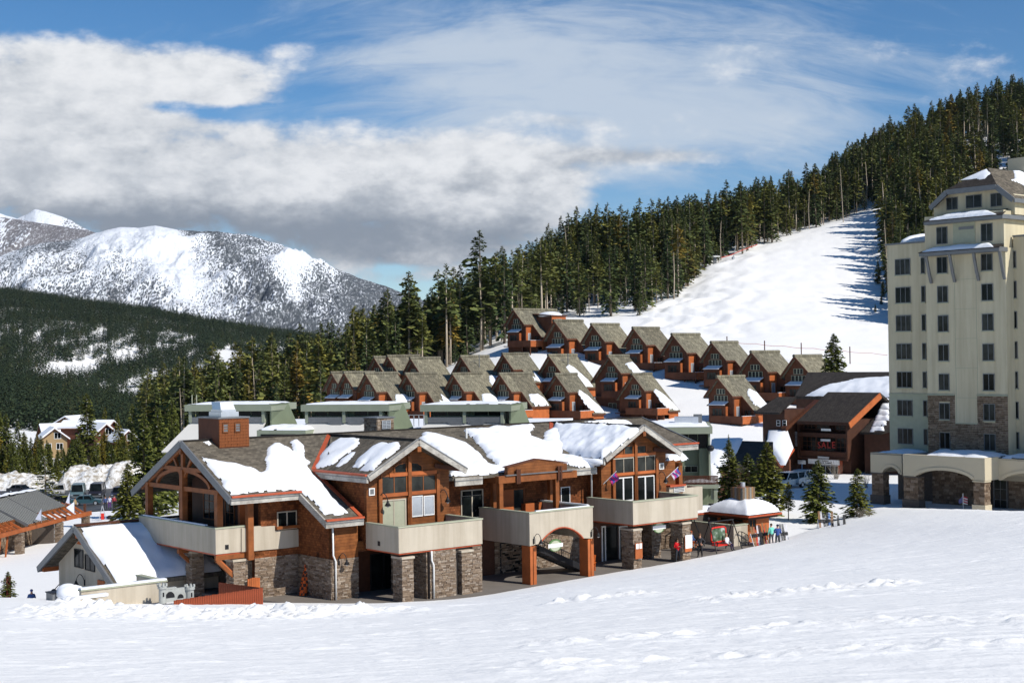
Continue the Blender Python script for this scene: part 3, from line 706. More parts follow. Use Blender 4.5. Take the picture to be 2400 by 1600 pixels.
    for (cx, cy, rx, ry, a) in ((175, 868, 85, 24, 1.6), (532, 842, 26, 34, 1.8), (335, 925, 60, 34, 1.3), (300, 830, 30, 26, .8), (235, 790, 22, 26, .9), (395, 780, 18, 22, .9), (620, 830, 40, 40, .7), (90, 800, 16, 22, .8), (470, 870, 30, 20, .8), (560, 900, 40, 22, .6)):
        dens = dens - a * np.exp(-((Q[:, 2] - cx) / rx) ** 2 - ((py - cy) / ry) ** 2) * 1.15
    fine = fbm(Q[:, 0] / 9, Q[:, 1] / 45, 3, 17); dens = dens + fine * 2.2 + .05
    dens = np.where(Q[:, 1] < 1050, np.maximum(dens, 1.0 - .5 * (cl > .35)), dens)
    kp = R.rand(len(Q)) < dens; Q = Q[kp]; Zq = Zq[kp]
    seen = set(); keep = []
    for i, (X, Y, px) in enumerate(Q):
        c = (int(X / 3.6), int(Y / 7.0))
        if c in seen: continue
        seen.add(c); keep.append(i)
    Q = Q[keep]; Zq = Zq[keep]; print('far slope trees', len(Q))
    hq = R.uniform(9, 16, len(Q)) * np.where(Q[:, 1] < 1100, .95, 1.0)
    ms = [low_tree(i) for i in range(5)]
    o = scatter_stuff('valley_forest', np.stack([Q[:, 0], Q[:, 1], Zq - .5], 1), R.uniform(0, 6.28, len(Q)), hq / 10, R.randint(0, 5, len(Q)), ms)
    tag(o, 'dark forest on the valley slope below the snowy mountain', 'forest')
build_woods()

# nearer trees, more finely branched
NEAR = {}
def near_kind(k):
    if k in NEAR: return NEAR[k]
    if k == 'full': T, Cm, S = conifer_parts(11, 10, 3.0, .04, 400, 7, 1.0, .28, .36, .08, .17, .22, .02)
    elif k == 'full2': T, Cm, S = conifer_parts(23, 10, 2.5, .06, 360, 6, 1.0, .2, .34, .10, .16, .3, .01)
    elif k == 'thin': T, Cm, S = conifer_parts(37, 10, 2.0, .10, 300, 5, 1.05, .25, .32, .15, .13, .35, .01)
    elif k == 'bare_leg': T, Cm, S = conifer_parts(41, 10, 2.3, .28, 230, 6, .95, .2, .34, .1, .13, .3, .0)
    elif k == 'sparse': T, Cm, S = conifer_parts(53, 10, 1.6, .02, 90, 5, 1.0, -.15, .15, .15, .10, .3, .0)
    elif k == 'snowy': T, Cm, S = conifer_parts(67, 10, 3.0, .05, 150, 6, 1.0, .12, .26, .1, .17, .2, .55)
    m = M_['leaf_near']
    NEAR[k] = (T.mesh('trunk', M_['bark'], True, False), Cm.mesh('crown', m, False, False), S.mesh('snow_clumps', M_['snow'], False, False) if S and S.v else None)
    return NEAR[k]
def near_tree(px, ytop, ybase, D, label, kind='full', name='pine_tree', wid=1.0, rz=0.0, zb=None, group=None, cat='tree'):
    p = atD(px, ybase, D); z = tz(p[0], p[1]) if zb is None else zb
    top = atD(px, ytop, D)[2]; h = top - z
    T, Cm, S = near_kind(kind); r = thing(name, label, cat, (p[0], p[1], z), rz, group)
    s = h / 10; r.scale = (s * wid, s * wid, s)
    obj('trunk', T, r); obj('crown', Cm, r)
    if S: obj('snow_clumps', S, r, kind='stuff')
    return r
def build_near_trees():
    # beside the kiosk and the ski shop
    near_tree(1708, 1030, 1165, 146, 'pale pine with an open feathery top behind the snow-roofed kiosk, left of three', 'full2', wid=1.15, rz=.3, zb=0)
    near_tree(1712, 1018, 1130, 149, 'thin bare-topped pine rising behind the leftmost of the kiosk pines', 'sparse', wid=1.1, rz=1.3, zb=0)
    near_tree(1758, 1062, 1180, 144, 'squat pine between two taller ones behind the kiosk chimney', 'full2', wid=1.35, rz=2.1, zb=0)
    near_tree(1800, 1035, 1200, 140, 'broad dark pine just right of the kiosk chimney', 'full', wid=1.2, rz=.9, zb=0)
    near_tree(1848, 1128, 1224, 136, 'small pine on a thin bare stem right of the kiosk', 'bare_leg', wid=1.05, rz=1.9, zb=0)
    near_tree(1918, 1078, 1232, 134, 'largest dense pine in front of the rentals sign', 'full', wid=1.3, rz=4.2, zb=0)
    near_tree(2008, 1098, 1232, 133, 'lone young pine left of the hotel arcade', 'full2', wid=1.35, rz=5.0, zb=.1)
    near_tree(1955, 782, 868, 238, 'single spruce standing behind the dark shop roof at the foot of the ski run', 'full', 'spruce_tree', wid=1.05, rz=2.5)
    near_tree(18, 1338, 1400, 104.5, 'small scraggy pine by a red post at the left edge, behind the snow crest', 'thin', wid=1.6, rz=.4)
    near_tree(336, 968, 1180, 172, 'tall feathery pine left of the lodge gable', 'full2', wid=.85, rz=.2)
    near_tree(300, 1085, 1190, 166, 'bushy pine in front of the snow bank beside the lodge', 'full', wid=1.0, rz=3.2)
    near_tree(372, 955, 1160, 185, 'dark pine rising just behind the lodge gable', 'full', wid=.8, rz=2.2)
    near_tree(405, 1000, 1120, 195, 'pine half hidden by the lodge chimney and the pale building', 'full2', wid=.95, rz=1.1)
    near_tree(108, 1068, 1150, 208, 'broad low pine with snow-laden branches beside the parked cars', 'snowy', wid=1.25, rz=0.3)
    # belt of trees between the car park and the houses
    R = random.Random(8)
    xs = [(R.uniform(-60, 330), R.uniform(1010, 1075)) for _ in range(46)] + [(R.uniform(70, 320), R.uniform(1018, 1062)) for _ in range(16)] + [(-40, 945), (-5, 955), (18, 968), (42, 985), (62, 1035), (85, 1060), (110, 1030), (133, 1072), (150, 1050), (172, 1060), (190, 1070), (208, 922), (228, 1035), (246, 1010), (262, 1040), (280, 985), (292, 1020), (312, 1000), (268, 1075), (215, 1080), (55, 1072), (24, 1040)]
    for i, (px, yt) in enumerate(xs):
        D = R.uniform(268, 312) if yt > 1010 else R.uniform(285, 330)
        near_tree(px, yt, 1110, D, 'green pine in the belt of trees beyond the car park and its snow banks', R.choice(['full2', 'thin', 'full', 'full2']), wid=R.uniform(.8, 1.1), rz=R.uniform(0, 6), group='pines beyond the car park')
    xs = [(R.uniform(345, 640), R.uniform(885, 960), R.uniform(290, 380)) for _ in range(22)] + [(-30, 860, 560), (430, 905, 340), (455, 925, 330), (350, 925, 350), (385, 915, 380), (312, 945, 340), (410, 950, 300), (480, 880, 400), (520, 870, 420), (245, 955, 380), (150, 975, 400), (90, 985, 420), (560, 862, 360), (590, 850, 350), (500, 905, 330), (540, 890, 320), (610, 870, 310), (575, 910, 300), (445, 960, 280), (475, 950, 290), (180, 985, 430), (120, 990, 450), (275, 965, 430), (330, 960, 400)]
    for i, (px, yt, D) in enumerate(xs):
        near_tree(px, yt, 1000, D, 'dark conifer in the loose stand left of the pale green building', R.choice(['full2', 'thin', 'full']), 'spruce_tree', R.uniform(.6, .85), R.uniform(0, 6), group='conifers left of the pale green building')
    # a few saplings beside the run, right of the trees
    for i, (px, yt, yb, D) in enumerate([(2058, 610, 690, 418), (2066, 690, 735, 385), (2052, 712, 745, 372), (2070, 655, 700, 400)]):
        near_tree(px, yt, yb, D, 'dark spruce sapling on the ski run beside the hotel corner', 'full2', 'spruce_sapling', .9, i * 1.3, group='saplings beside the hotel corner')
    for px, yt, yb, lb in ((2083, 520, 705, 'leaning grey dead trunk on the right edge of the ski run'), (1976, 395, 500, 'tall bare grey trunk on the skyline above the ski run')):
        D = 395 if px > 2000 else 535
        p = atD(px, yb, D); z = tz(p[0], p[1]); h = (CAMH + (830 - yt) / F * D) - z
        r = thing('dead_tree', lb, 'tree', (p[0], p[1], z)); r.scale = (1.2, 1.2, h / 10); r.rotation_euler = (0, rad(-3), 0)
        obj('trunk', FOREST['snag'][0][0], r); obj('crown', FOREST['snag'][0][1], r)
build_near_trees()
# ------------------------------------------------------------------ building kit (local axes: x along the front, y into the building, z up)
def wall(name, par, plane, c, poly, t, mat, **kw):
    mb = MB()
    if plane == 'v': mb.slab([(a, c, w) for a, w in poly], (0, t, 0))
    else: mb.slab([(c, a, w) for a, w in poly], (t, 0, 0))
    return mb.build(name, mat, par, **kw)
def P3(plane, c, a, w, out=0.0): return (a, c - out, w) if plane == 'v' else (c - out, a, w)
def pbox(mb, plane, c, a0, a1, w0, w1, o0, o1):
    """box on a wall: sticks out from o0 to o1 metres in front of plane c"""
    if plane == 'v': mb.box(min(a0, a1), max(a0, a1), c - o1, c - o0, w0, w1)
    else: mb.box(c - o1, c - o0, min(a0, a1), max(a0, a1), w0, w1)
def window(par, plane, c, a0, a1, w0, w1, nc=1, nr=1, fm='white', fr=.06, mull=.035, name='window', glass='glass', arch=0.0, label=None):
    a0, a1 = min(a0, a1), max(a0, a1); mb = MB()
    pbox(mb, plane, c, a0 - fr, a0, w0 - fr, w1 + fr, .004, .07); pbox(mb, plane, c, a1, a1 + fr, w0 - fr, w1 + fr, .004, .07)
    pbox(mb, plane, c, a0, a1, w0 - fr, w0, .004, .08); pbox(mb, plane, c, a0, a1, w1, w1 + fr, .004, .07)
    for i in range(1, nc): x = a0 + (a1 - a0) * i / nc; pbox(mb, plane, c, x - mull / 2, x + mull / 2, w0, w1, .01, .055)
    for j in range(1, nr): z = w0 + (w1 - w0) * j / nr; pbox(mb, plane, c, a0, a1, z - mull / 2, z + mull / 2, .012, .058)
    o = mb.build(name, M_[fm], par, label=label)
    g = MB(); pbox(g, plane, c, a0, a1, w0, w1, .003, .028); g.build('pane', M_[glass], o)
    return o
def stones(par, faces, mat='stone', rh=(.07, .135), rl=(.16, .48), seed=0, name='stone_veneer'):
    """faces: (plane, c, a0, a1, w0, w1[, wtop(a)])"""
    R = random.Random(seed); mb = MB()
    for f in faces:
        plane, c, a0, a1, w0, w1 = f[:6]; top = f[6] if len(f) > 6 else None; w = w0
        while w < w1 - .02:
            h = min(R.uniform(*rh), w1 - w); a = a0
            while a < a1 - .02:
                l = min(R.uniform(*rl), a1 - a)
                if a1 - (a + l) < .08: l = a1 - a
                if not top or w + h < top(a + l / 2):
                    pbox(mb, plane, c, a + .008, a + l - .008, w + .007, w + h - .007, 0, R.uniform(.02, .075))
                a += l
            w += h
    return mb.build(name, M_[mat], par, kind='stuff')
def pillar(par, u0, u1, v0, v1, w0, w1, cap=.14, seed=0, mat='stone', capm='stucco'):
    mb = MB(); mb.box(u0 + .05, u1 - .05, v0 + .05, v1 - .05, w0, w1); p = mb.build('pillar', M_['mortar'], par)
    stones(p, [('v', v0 + .05, u0, u1, w0, w1), ('u', u0 + .05, v0, v1, w0, w1)], mat, seed=seed)
    if cap: m = MB(); m.box(u0 - .06, u1 + .06, v0 - .06, v1 + .06, w1 + .002, w1 + cap); m.build('pillar_cap', M_[capm], p)
    return p
def lamp(par, plane, c, a, w, s=1.0):
    """gooseneck barn lamp fixed to a wall"""
    mb = MB(); pbox(mb, plane, c, a - .07 * s, a + .07 * s, w - .25 * s, w + .15 * s, .0, .05)
    pts = []
    for i in range(11):
        t = math.pi * i / 10; pts.append(P3(plane, c, a + .12 * s * (1 - math.cos(t)) * 1.3, w + .1 * s + .42 * s * math.sin(t) + (.35 * s * (1 - i / 10.) if i < 2 else .0) * 0, .05 + .45 * s * i / 10))
    mb.tube([P3(plane, c, a, w - .1 * s, .04)] + pts, .025 * s, 6)
    e = pts[-1]; mb.tube([e, (e[0], e[1], e[2] - .1 * s), (e[0], e[1], e[2] - .3 * s)], [.05 * s, .08 * s, .2 * s], 10)
    o = mb.build('wall_lamp', M_['black'], par, smooth=True)
    b = MB(); b.ball((e[0], e[1], e[2] - .31 * s), .09 * s, .09 * s, .08 * s, 8, 5); b.build('lamp_bulb', M_['white'], o)
    return o
def inpoly(x, y, P):
    r = np.zeros(x.shape, bool); j = len(P) - 1
    for i in range(len(P)):
        xi, yi = P[i]; xj, yj = P[j]
        r ^= ((yi > y) != (yj > y)) & (x < (xj - xi) * (y - yi) / (yj - yi + 1e-12) + xi); j = i
    return r
def pdist(x, y, P):
    d = np.full(x.shape, 1e9); cx = x.copy(); cy = y.copy()
    for i in range(len(P)):
        ax, ay = P[i]; bx, by = P[(i + 1) % len(P)]; L = (bx - ax) ** 2 + (by - ay) ** 2 + 1e-12
        t = np.clip(((x - ax) * (bx - ax) + (y - ay) * (by - ay)) / L, 0, 1); qx = ax + t * (bx - ax); qy = ay + t * (by - ay)
        e = np.hypot(x - qx, y - qy); m = e < d; d = np.where(m, e, d); cx = np.where(m, qx, cx); cy = np.where(m, qy, cy)
    return d, cx, cy
def snow_patch(par, poly, plane, th=.25, step=.13, edge=.25, seed=0, rough=.2, wob=.2, name='snow_patch', lift=.01, **kw):
    """snow lying on the plane w = a + b*x + c*y, outline poly in (x, y)"""
    a, b, c = plane; P = [tuple(p[:2]) for p in poly]; Q = []
    for i in range(len(P)):        # wobble the outline
        p, q = np.array(P[i]), np.array(P[(i + 1) % len(P)]); n = max(1, int(np.linalg.norm(q - p) / (step * 2.2)))
        for k in range(n):
            r = p + (q - p) * k / n; Q.append((r[0] + wob * float(fbm(np.array([r[0] * 1.9 + seed]), np.array([r[1] * 1.9]), 3, 3)[0]), r[1] + wob * float(fbm(np.array([r[0] * 1.9]), np.array([r[1] * 1.9 + 9 + seed]), 3, 5)[0])))
    P = Q; xs = [p[0] for p in P]; ys = [p[1] for p in P]
    nx = int((max(xs) - min(xs)) / step) + 3; ny = int((max(ys) - min(ys)) / step) + 3
    gx, gy = np.meshgrid(min(xs) - step + np.arange(nx) * step, min(ys) - step + np.arange(ny) * step)
    cin = inpoly(gx[:-1, :-1] + step / 2, gy[:-1, :-1] + step / 2, P); ins = inpoly(gx, gy, P); d, qx, qy = pdist(gx, gy, P)
    X = np.where(ins, gx, qx); Y = np.where(ins, gy, qy); d = np.where(ins, d, 0)
    h = th * (1 - np.exp(-d / edge)) * (1 + rough * 2 * fbm(X * .9 + seed, Y * .9, 4, seed % 7))
    s = math.sqrt(1 + b * b + c * c); Z = a + b * X + c * Y + lift
    V = np.stack([X - b / s * h * .3, Y - c / s * h * .3, Z + h * 1.05], -1).reshape(-1, 3)
    idx = np.arange(nx * ny).reshape(ny, nx); m = cin
    f = np.stack([idx[:-1, :-1][m], idx[:-1, 1:][m], idx[1:, 1:][m], idx[1:, :-1][m]], -1)
    used, inv = np.unique(f.ravel(), return_inverse=True); mb = MB(); mb.add(V[used], inv.reshape(-1, 4).tolist())
    # side skirt down to the roof
    return mb.build(name, M_['snow'], par, True, **kw)
def roof_slab(par, poly_xy, plane, t, mat='roof', name='roof', **kw):
    a, b, c = plane; mb = MB(); mb.slab([(x, y, a + b * x + c * y) for x, y in poly_xy], (0, 0, -t)); return mb.build(name, M_[mat], par, **kw)

# ------------------------------------------------------------------ the timber lodge
def build_lodge():
    L = thing('lodge', 'large timber and stone ski lodge with beige balconies and a partly snow-covered roof', 'lodge', (ORG[0], ORG[1], 0), GROT)
    RV, RW, SL, SM = 13.1, 10.2, .515, .305
    steep = (RW - RV * SL, 0, SL); mid = (RW - RV * SM, 0, SM); back = (RW + RV * .5, 0, -.5)
    ue = onv(1502, 977, RV)[0]
    # ---- walls
    wall('wall', L, 'v', 8.0, [(-6.1, 0), (-2.8, 0), (-2.8, 7.2), (-5.6, 7.2), (-5.6, 3.1), (-6.1, 3.1)], .3, M_['cedar_shingle'])
    wall('wall', L, 'u', -2.8, [(3.9, 0), (8.3, 0), (8.3, 7.2), (6.6, 6.75), (3.9, 5.35)], .3, M_['cedar_shingle'])
    wall('wall', L, 'v', 3.9, [(-2.8, 0), (-.75, 0), (-.75, 5.35), (-2.8, 5.35)], .3, M_['cedar'])
    wall('wall', L, 'v', 3.9, [(-.75, 2.95), (6.5, 2.95), (6.5, 3.6), (-.75, 3.6)], .3, M_['cedar'])
    wall('wall', L, 'u', -5.2, [(8.3, 3.2), (18.2, 3.2), (18.2, 7.1), (13.1, 9.8), (8.3, 7.2)], .3, M_['shop_brown'])  # darker brown: the open porch's shade is put into the wall colour
    wall('wall', L, 'v', 20.0, [(-5.2, 0), (ue - .6, 0), (ue - .6, 6.5), (-5.2, 6.5)], .3, M_['cedar'])
    # gable two
    gw = [(-.3, 3.7), (6.5, 3.7), (6.5, 8.1), (3.1, 9.9), (-.3, 8.1)]
    wall('gable_wall', L, 'v', 3.5, gw, .3, M_['cedar'])
    wall('wall', L, 'u', -.3, [(3.8, 3.0), (9.0, 3.0), (9.0, 8.1), (3.8, 8.1)], .28, M_['cedar_shingle'])
    wall('wall', L, 'u', 6.2, [(3.8, 3.0), (6, 3.0), (6, 8.1), (3.8, 8.1)], .28, M_['cedar'])
    # gable four
    g4 = [(20.9, 3.7), (27.8, 3.7), (27.8, 8.05), (24.3, 9.95), (20.9, 8.05)]
    wall('gable_wall', L, 'v', 3.6, g4, .3, M_['cedar'])
    wall('wall', L, 'u', 20.9, [(3.9, 3.0), (6, 3.0), (6, 8.0), (3.9, 8.0)], .28, M_['cedar_shingle'])
    # middle and right sections
    wall('wall', L, 'v', 5.2, [(6.5, 3.0), (20.9, 3.0), (20.9, 7.45), (6.5, 7.45)], .3, M_['cedar_shingle'])
    wall('wall', L, 'v', 6.2, [(27.8, 2.8), (32.2, 2.8), (32.2, 7.6), (27.8, 7.6)], .3, M_['cedar'])
    wall('wall', L, 'u', 32.0, [(6.4, 0), (19.8, 0), (19.8, 6.7), (13.1, 10.0), (6.4, 7.8)], .3, M_['cedar'])
    wall('wall', L, 'u', 27.5, [(3.9, 2.8), (6.3, 2.8), (6.3, 8.0), (3.9, 8.0)], .28, M_['cedar'])
    # ground floor back walls, shade under the balconies put into a dark timber colour
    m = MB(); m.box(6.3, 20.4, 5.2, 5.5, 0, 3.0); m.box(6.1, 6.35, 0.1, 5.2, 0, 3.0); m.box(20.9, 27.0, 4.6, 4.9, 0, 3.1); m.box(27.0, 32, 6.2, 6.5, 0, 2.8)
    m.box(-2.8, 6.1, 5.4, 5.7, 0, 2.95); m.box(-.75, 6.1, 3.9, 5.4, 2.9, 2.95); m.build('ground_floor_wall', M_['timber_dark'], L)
    stones(L, [('v', 5.2, 6.4, 9.2, 0, 3.0), ('v', 6.2, 27.0, 32, 0, 2.8)], 'stone_h', seed=4); stones(L, [('v', 5.2, 11.8, 20.3, 0, 3.0), ('v', 4.6, 24.6, 27, 0, 3.0)], seed=44)  # first cladding in darker stone, shade behind the portico put into its colour
    # ---- stone base
    stones(L, [('v', 8.0, -6.1, -2.8, 0, 2.62), ('u', -2.8, 3.9, 8.0, 0, 2.62), ('v', 3.9, -2.8, -.75, 0, 2.62)], seed=1)
    m = MB(); m.box(2.05, 4.15, -.15, .35, 0, 3.05); m.box(5.55, 6.35, -.15, .35, 0, 3.05); m.box(4.15, 5.55, .1, .35, 0, 3.05)
    m.box(1.9, 2.2, .35, 3.9, 0, 3.05); m.build('ground_floor_wall', M_['mortar'], L)
    stones(L, [('v', -.15, 2.05, 4.15, 0, 3.05), ('v', -.15, 5.55, 6.35, 0, 3.05), ('u', 1.9, -.1, 3.9, 0, 3.05)], seed=2)
    pillar(L, -.12, .78, -.15, .9, 0, 2.75, seed=3)
    pillar(L, 4.55, 5.45, -.32, .4, 0, 2.75, seed=5)
    a = onv(*Z4(1343, 1335), -.3)[0]; b = onv(*Z4(1410, 1335), -.3)[0]; pillar(L, a, b, -.3, .95, 0, 2.8, seed=6)
    a = onv(*Z4(1745, 1270), -.3)[0]; b = onv(*Z4(1810, 1265), -.3)[0]; pillar(L, a, b, -.3, .95, 0, 2.85, seed=7)
    a = onv(*Z4(1490, 1100), 3.0)[0]; pillar(L, a, a + 1.0, 3.0, 4.6, 0, 3.0, 0, seed=8)
    for (px, py0, py1) in ((563, 1311, 1390),):
        q = onv(px, 1311, 8.0); pillar(L, q[0] - .55, q[0] + .5, 7.9, 8.9, 0, 2.55, seed=9)
    pillar(L, -8.2, -7.3, 12.6, 13.5, -1, 2.7, seed=10); pillar(L, -8.2, -7.3, 17.6, 18.5, -1.5, 2.7, seed=11)
    m = MB(); m.box(-5.3, -5.0, 8.3, 19, -1, 3.0); m.build('ground_floor_wall', M_['mortar'], L); stones(L, [('u', -5.3, 8.3, 12.0, -.5, 3.0)], seed=12)
    # ---- balconies
    def balcony(u0, u1, v0, v1, w0, w1, right=True, arch=False, open_left=False):
        t = .25; mb = MB()
        if arch:
            n = 16; A0, A1 = u0 + .9, u1 - .95; pts = [(u0, w0)]
            pts += [(A0 + (A1 - A0) * i / n, w0 + .1 + .95 * math.sin(math.pi * i / n) ** .8) for i in range(n + 1)] + [(u1, w0), (u1, w1), (u0, w1)]
            mb.slab([(a, v0, w) for a, w in pts], (0, t, 0))
            r = MB()
            for i in range(n):
                p = pts[1 + i]; q = pts[2 + i]; r.bar((p[0], v0 + .1, p[1] - .02), (q[0], v0 + .1, q[1] - .02), .3, .07)
            r.build('arch_trim', M_['rust'], L)
        else: mb.box(u0, u1, v0, v0 + t, w0, w1)
        mb.box(u0, u0 + t, v0 + t, v1, w0, w1)
        if right: mb.box(u1 - t, u1, v0 + t, v1, w0, w1)
        p = mb.build('balcony', M_['stucco'], L)
        f = MB(); f.box(u0 + t, u1 - t, v0 + t, v1, 3.45, 3.62) if not arch else f.box(u0 + t, u1 - t, v0 + t, v1, 3.5, 3.62); f.build('balcony_floor', M_['timber_dark'], p)
        c = MB(); o = .05; c.box(u0 - o, u1 + o, v0 - o, v0 + t + o, w1 + .003, w1 + .09); c.box(u0 - o, u0 + t + o, v0 + t + o, v1, w1 + .003, w1 + .09)
        if right: c.box(u1 - t - o, u1 + o, v0 + t + o, v1, w1 + .003, w1 + .09)
        c.build('parapet_cap', M_['stucco_cap'], p)
        if not arch:
            b = MB(); b.box(u0 + .06, u1 - .06, v0 + .06, v0 + .24, w0 - .1, w0 - .003); b.box(u0 + .06, u0 + .24, v0 + .24, v1, w0 - .1, w0 - .003)
            b.build('balcony_trim', M_['rust'], p)
        return p
    B1 = balcony(-8.9, -6.35, 8.0, 19.0, 3.15, 4.75, right=False)
    B2 = balcony(-.4, 6.4, -.2, 3.48, 3.16, 4.77)
    B3 = balcony(10.36, 16.25, -.4, 5.1, 2.65, 4.85, arch=True)
    B4 = balcony(20.22, 27.05, -.4, 4.5, 3.26, 4.88)
    m = MB(); m.box(-8.75, -5.2, 8.2, 18.9, 3.0, 3.4); m.build('balcony_floor', M_['timber_dark'], B1)
    for p, (px, py) in ((B1, W5(1555, 230)), (B2, Z3(615, 1055))):
        q = onv(px, py, 8.0) if p is B1 else onu(px, py, -.4)
        h = MB(); pbox(h, 'v' if p is B1 else 'u', 8.0 if p is B1 else -.4, (q[0] if p is B1 else q[1]) - .13, (q[0] if p is B1 else q[1]) + .13, q[2] - .15, q[2] + .15, .003, .02); h.build('scupper', M_['black'], p)
    # snow on parapets
    m = MB(); m.box(-8.85, -8.65, 9.5, 18.5, 4.85, 4.93); m.box(11, 16, -.36, -.2, 4.945, 5.0); m.box(16.05, 16.22, 0, 5, 4.945, 5.03); m.build('snow_strip', M_['snow'], L)
    # stepped beige panels right of the corner post
    Pn = []
    for (x, y) in ((1045, 1322), (1172, 1310), (1178, 1310), (1350, 1300), (1350, 1345), (1440, 1340), (1570, 1330), (1580, 1280), (1647, 1272), (1650, 1478), (1445, 1505), (1045, 1540)):
        q = onv(*Z2(x, y), 7.9); Pn.append((q[0], q[2]))
    mb = MB(); mb.slab([(a_, 7.9, w_) for a_, w_ in Pn], (0, .1, 0)); mb.build('stucco_panel', M_['stucco'], L)
    m = MB(); m.box(-6.35, -5.6, 7.95, 8.2, 3.1, 4.7); m.build('stucco_panel', M_['stucco'], L)
    # ---- timber posts, braces and the left gable truss
    T = lambda n, f: f.build(n, M_['timber'], L)
    for u, v, w0, w1 in ((-6.55, 7.8, 2.6, 7.0), (-8.5, 13.1, 3.6, 8.3), (-8.5, 18.2, 3.6, 7.2), (-8.45, 8.4, 4.2, 7.0)):
        m = MB(); m.box(u - .2, u + .2, v - .2, v + .2, w0, w1); T('post', m)
    m = MB(); e = .22
    m.bar((-8.5, 7.0, 6.75), (-8.5, 13.1, 9.8), e, .32); m.bar((-8.5, 19.2, 6.75), (-8.5, 13.1, 9.8), e, .32); T('rafter', m)
    m = MB(); m.bar((-8.5, 8.2, 7.05), (-8.5, 18.4, 7.05), e, .3); T('tie_beam', m)
    m = MB(); m.bar((-8.5, 10.4, 8.35), (-8.5, 15.8, 8.35), e, .26); T('collar_beam', m)
    for s in (-1, 1):
        m = MB(); pts = [(-8.5, 13.1 + s * (.2 + 3.6 * math.sin(t)), 7.1 + 1.15 * math.cos(t)) for t in np.linspace(0, 1.45, 8)]
        for p, q in zip(pts, pts[1:]): m.bar(p, q, .2, .22)
        T('arched_brace', m)
        m = MB(); m.bar((-8.5, 13.1 + s * .2, 7.8), (-8.5, 13.1 + s * 1.3, 9.1), .18); T('strut', m)
    m = MB(); m.box(-8.6, -8.4, 12.95, 13.25, 7.1, 9.7); T('king_post', m)
    m = MB(); m.box(-8.75, -5.2, 12.95, 13.2, 9.35, 9.65); T('ridge_beam', m)
    m = MB(); m.box(-8.9, -5.3, 8.0, 8.2, 2.75, 3.05); m.box(-9.0, -5.3, 12.9, 13.15, 2.75, 3.05); m.box(-9.0, -5.3, 17.9, 18.15, 2.75, 3.05); T('floor_beam', m)
    for v in (8.1, 13.05, 18.0): m = MB(); m.bar((-8.8, v, 2.75), (-7.6, v, 1.6), .22); T('brace', m)
    m = MB(); m.bar((-8.6, 8.1, 2.7), (-7.2, 8.1, 1.3), .2); m.build('brace', M_['orange'], L)
    # porch doors and window in the end wall
    window(L, 'u', -5.2, 10.2, 11.4, 3.6, 6.0, 1, 2, 'timber', .1, name='door', glass='glass'); window(L, 'u', -5.2, 12.2, 13.3, 3.6, 6.0, 2, 3, 'timber', .1, name='door')
    window(L, 'u', -5.2, 14.2, 16.4, 4.6, 6.4, 3, 3, 'timber', .1); window(L, 'u', -5.2, 11.0, 15.0, 6.9, 8.2, 4, 1, 'timber', .12)
    m = MB(); m.box(-6.3, -5.3, 9.5, 9.75, 3.5, 6.6); m.build('post', M_['orange'], L)
    # ---- roofs
    roof_slab(L, [(-8.6, 6.6), (-3.5, 6.6), (-3.5, RV), (-8.6, RV)], steep, .22)
    roof_slab(L, [(-3.5, 3.4), (-.72, 3.4), (-.72, 8.9), (3.2, 12.9), (3.2, RV), (-3.5, RV)], steep, .22)
    roof_slab(L, [(-8.6, RV), (ue, RV), (ue, 20.6), (-8.6, 20.6)], back, .22)
    roof_slab(L, [(.5, 9.3), (.5, 3.6), (20.0, 3.6), (20.0, RV), (3.2, RV)], mid, .22)
    q = onu(1634, 1077, ue); vr = max(3.0, q[1])
    roof_slab(L, [(20.0, 6.4), (27.0, 6.4), (27.0, vr), (ue, vr), (ue, RV), (20.0, RV)], mid, .22)
    g2v = 2.3; g4v = 2.5
    def gable_roof(uc, hw, w_r, w_e, v0, vbl, vbr):
        s = (w_r - w_e) / hw
        A = roof_slab(L, [(uc - hw, v0), (uc, v0), (uc, 13.0), (uc - hw, vbl)], (w_r - uc * s, s, 0), .22)
        B = roof_slab(L, [(uc, v0), (uc + hw, v0), (uc + hw, vbr), (uc, 13.0)], (w_r + uc * s, -s, 0), .22)
        return (w_r - uc * s, s, 0), (w_r + uc * s, -s, 0)
    p2l, p2r = gable_roof(3.05, 4.0, 10.12, 7.98, g2v, 8.9, 6.0)
    p4l, p4r = gable_roof(24.28, 4.0, 10.2, 8.02, g4v, 8.6, 6.5)
    # barge boards, fascias, flashings
    def barge(uc, hw, w_r, w_e, v0):
        for s in (-1, 1):
            m = MB(); e0 = (uc + s * (hw + .03), v0 - .06, w_e - .16); e1 = (uc + s * .0, v0 - .06, w_r - .12)
            m.bar(e0, e1, .12, .44, (0, 0, 1)); m.build('barge_board', M_['fascia'], L)
            m = MB(); m.bar((e0[0], v0 - .1, e0[2] + .17), (e1[0], v0 - .1, e1[2] + .20), .1, .06); m.build('metal_drip', M_['metal_grey'], L)
            m = MB(); m.bar((uc + s * 3.4, v0 - .02, w_e + .0), (uc + s * 2.2, v0 + 1.1, w_e + .25), .28); m.build('bracket', M_['timber_dark'], L)
        m = MB(); m.bar((uc, v0 - .15, w_r - .62), (uc, v0 + 1.4, w_r - .62), .3, .34); m.build('ridge_beam', M_['timber'], L)
    barge(3.05, 4.0, 10.12, 7.98, g2v); barge(24.28, 4.0, 10.2, 8.02, g4v)
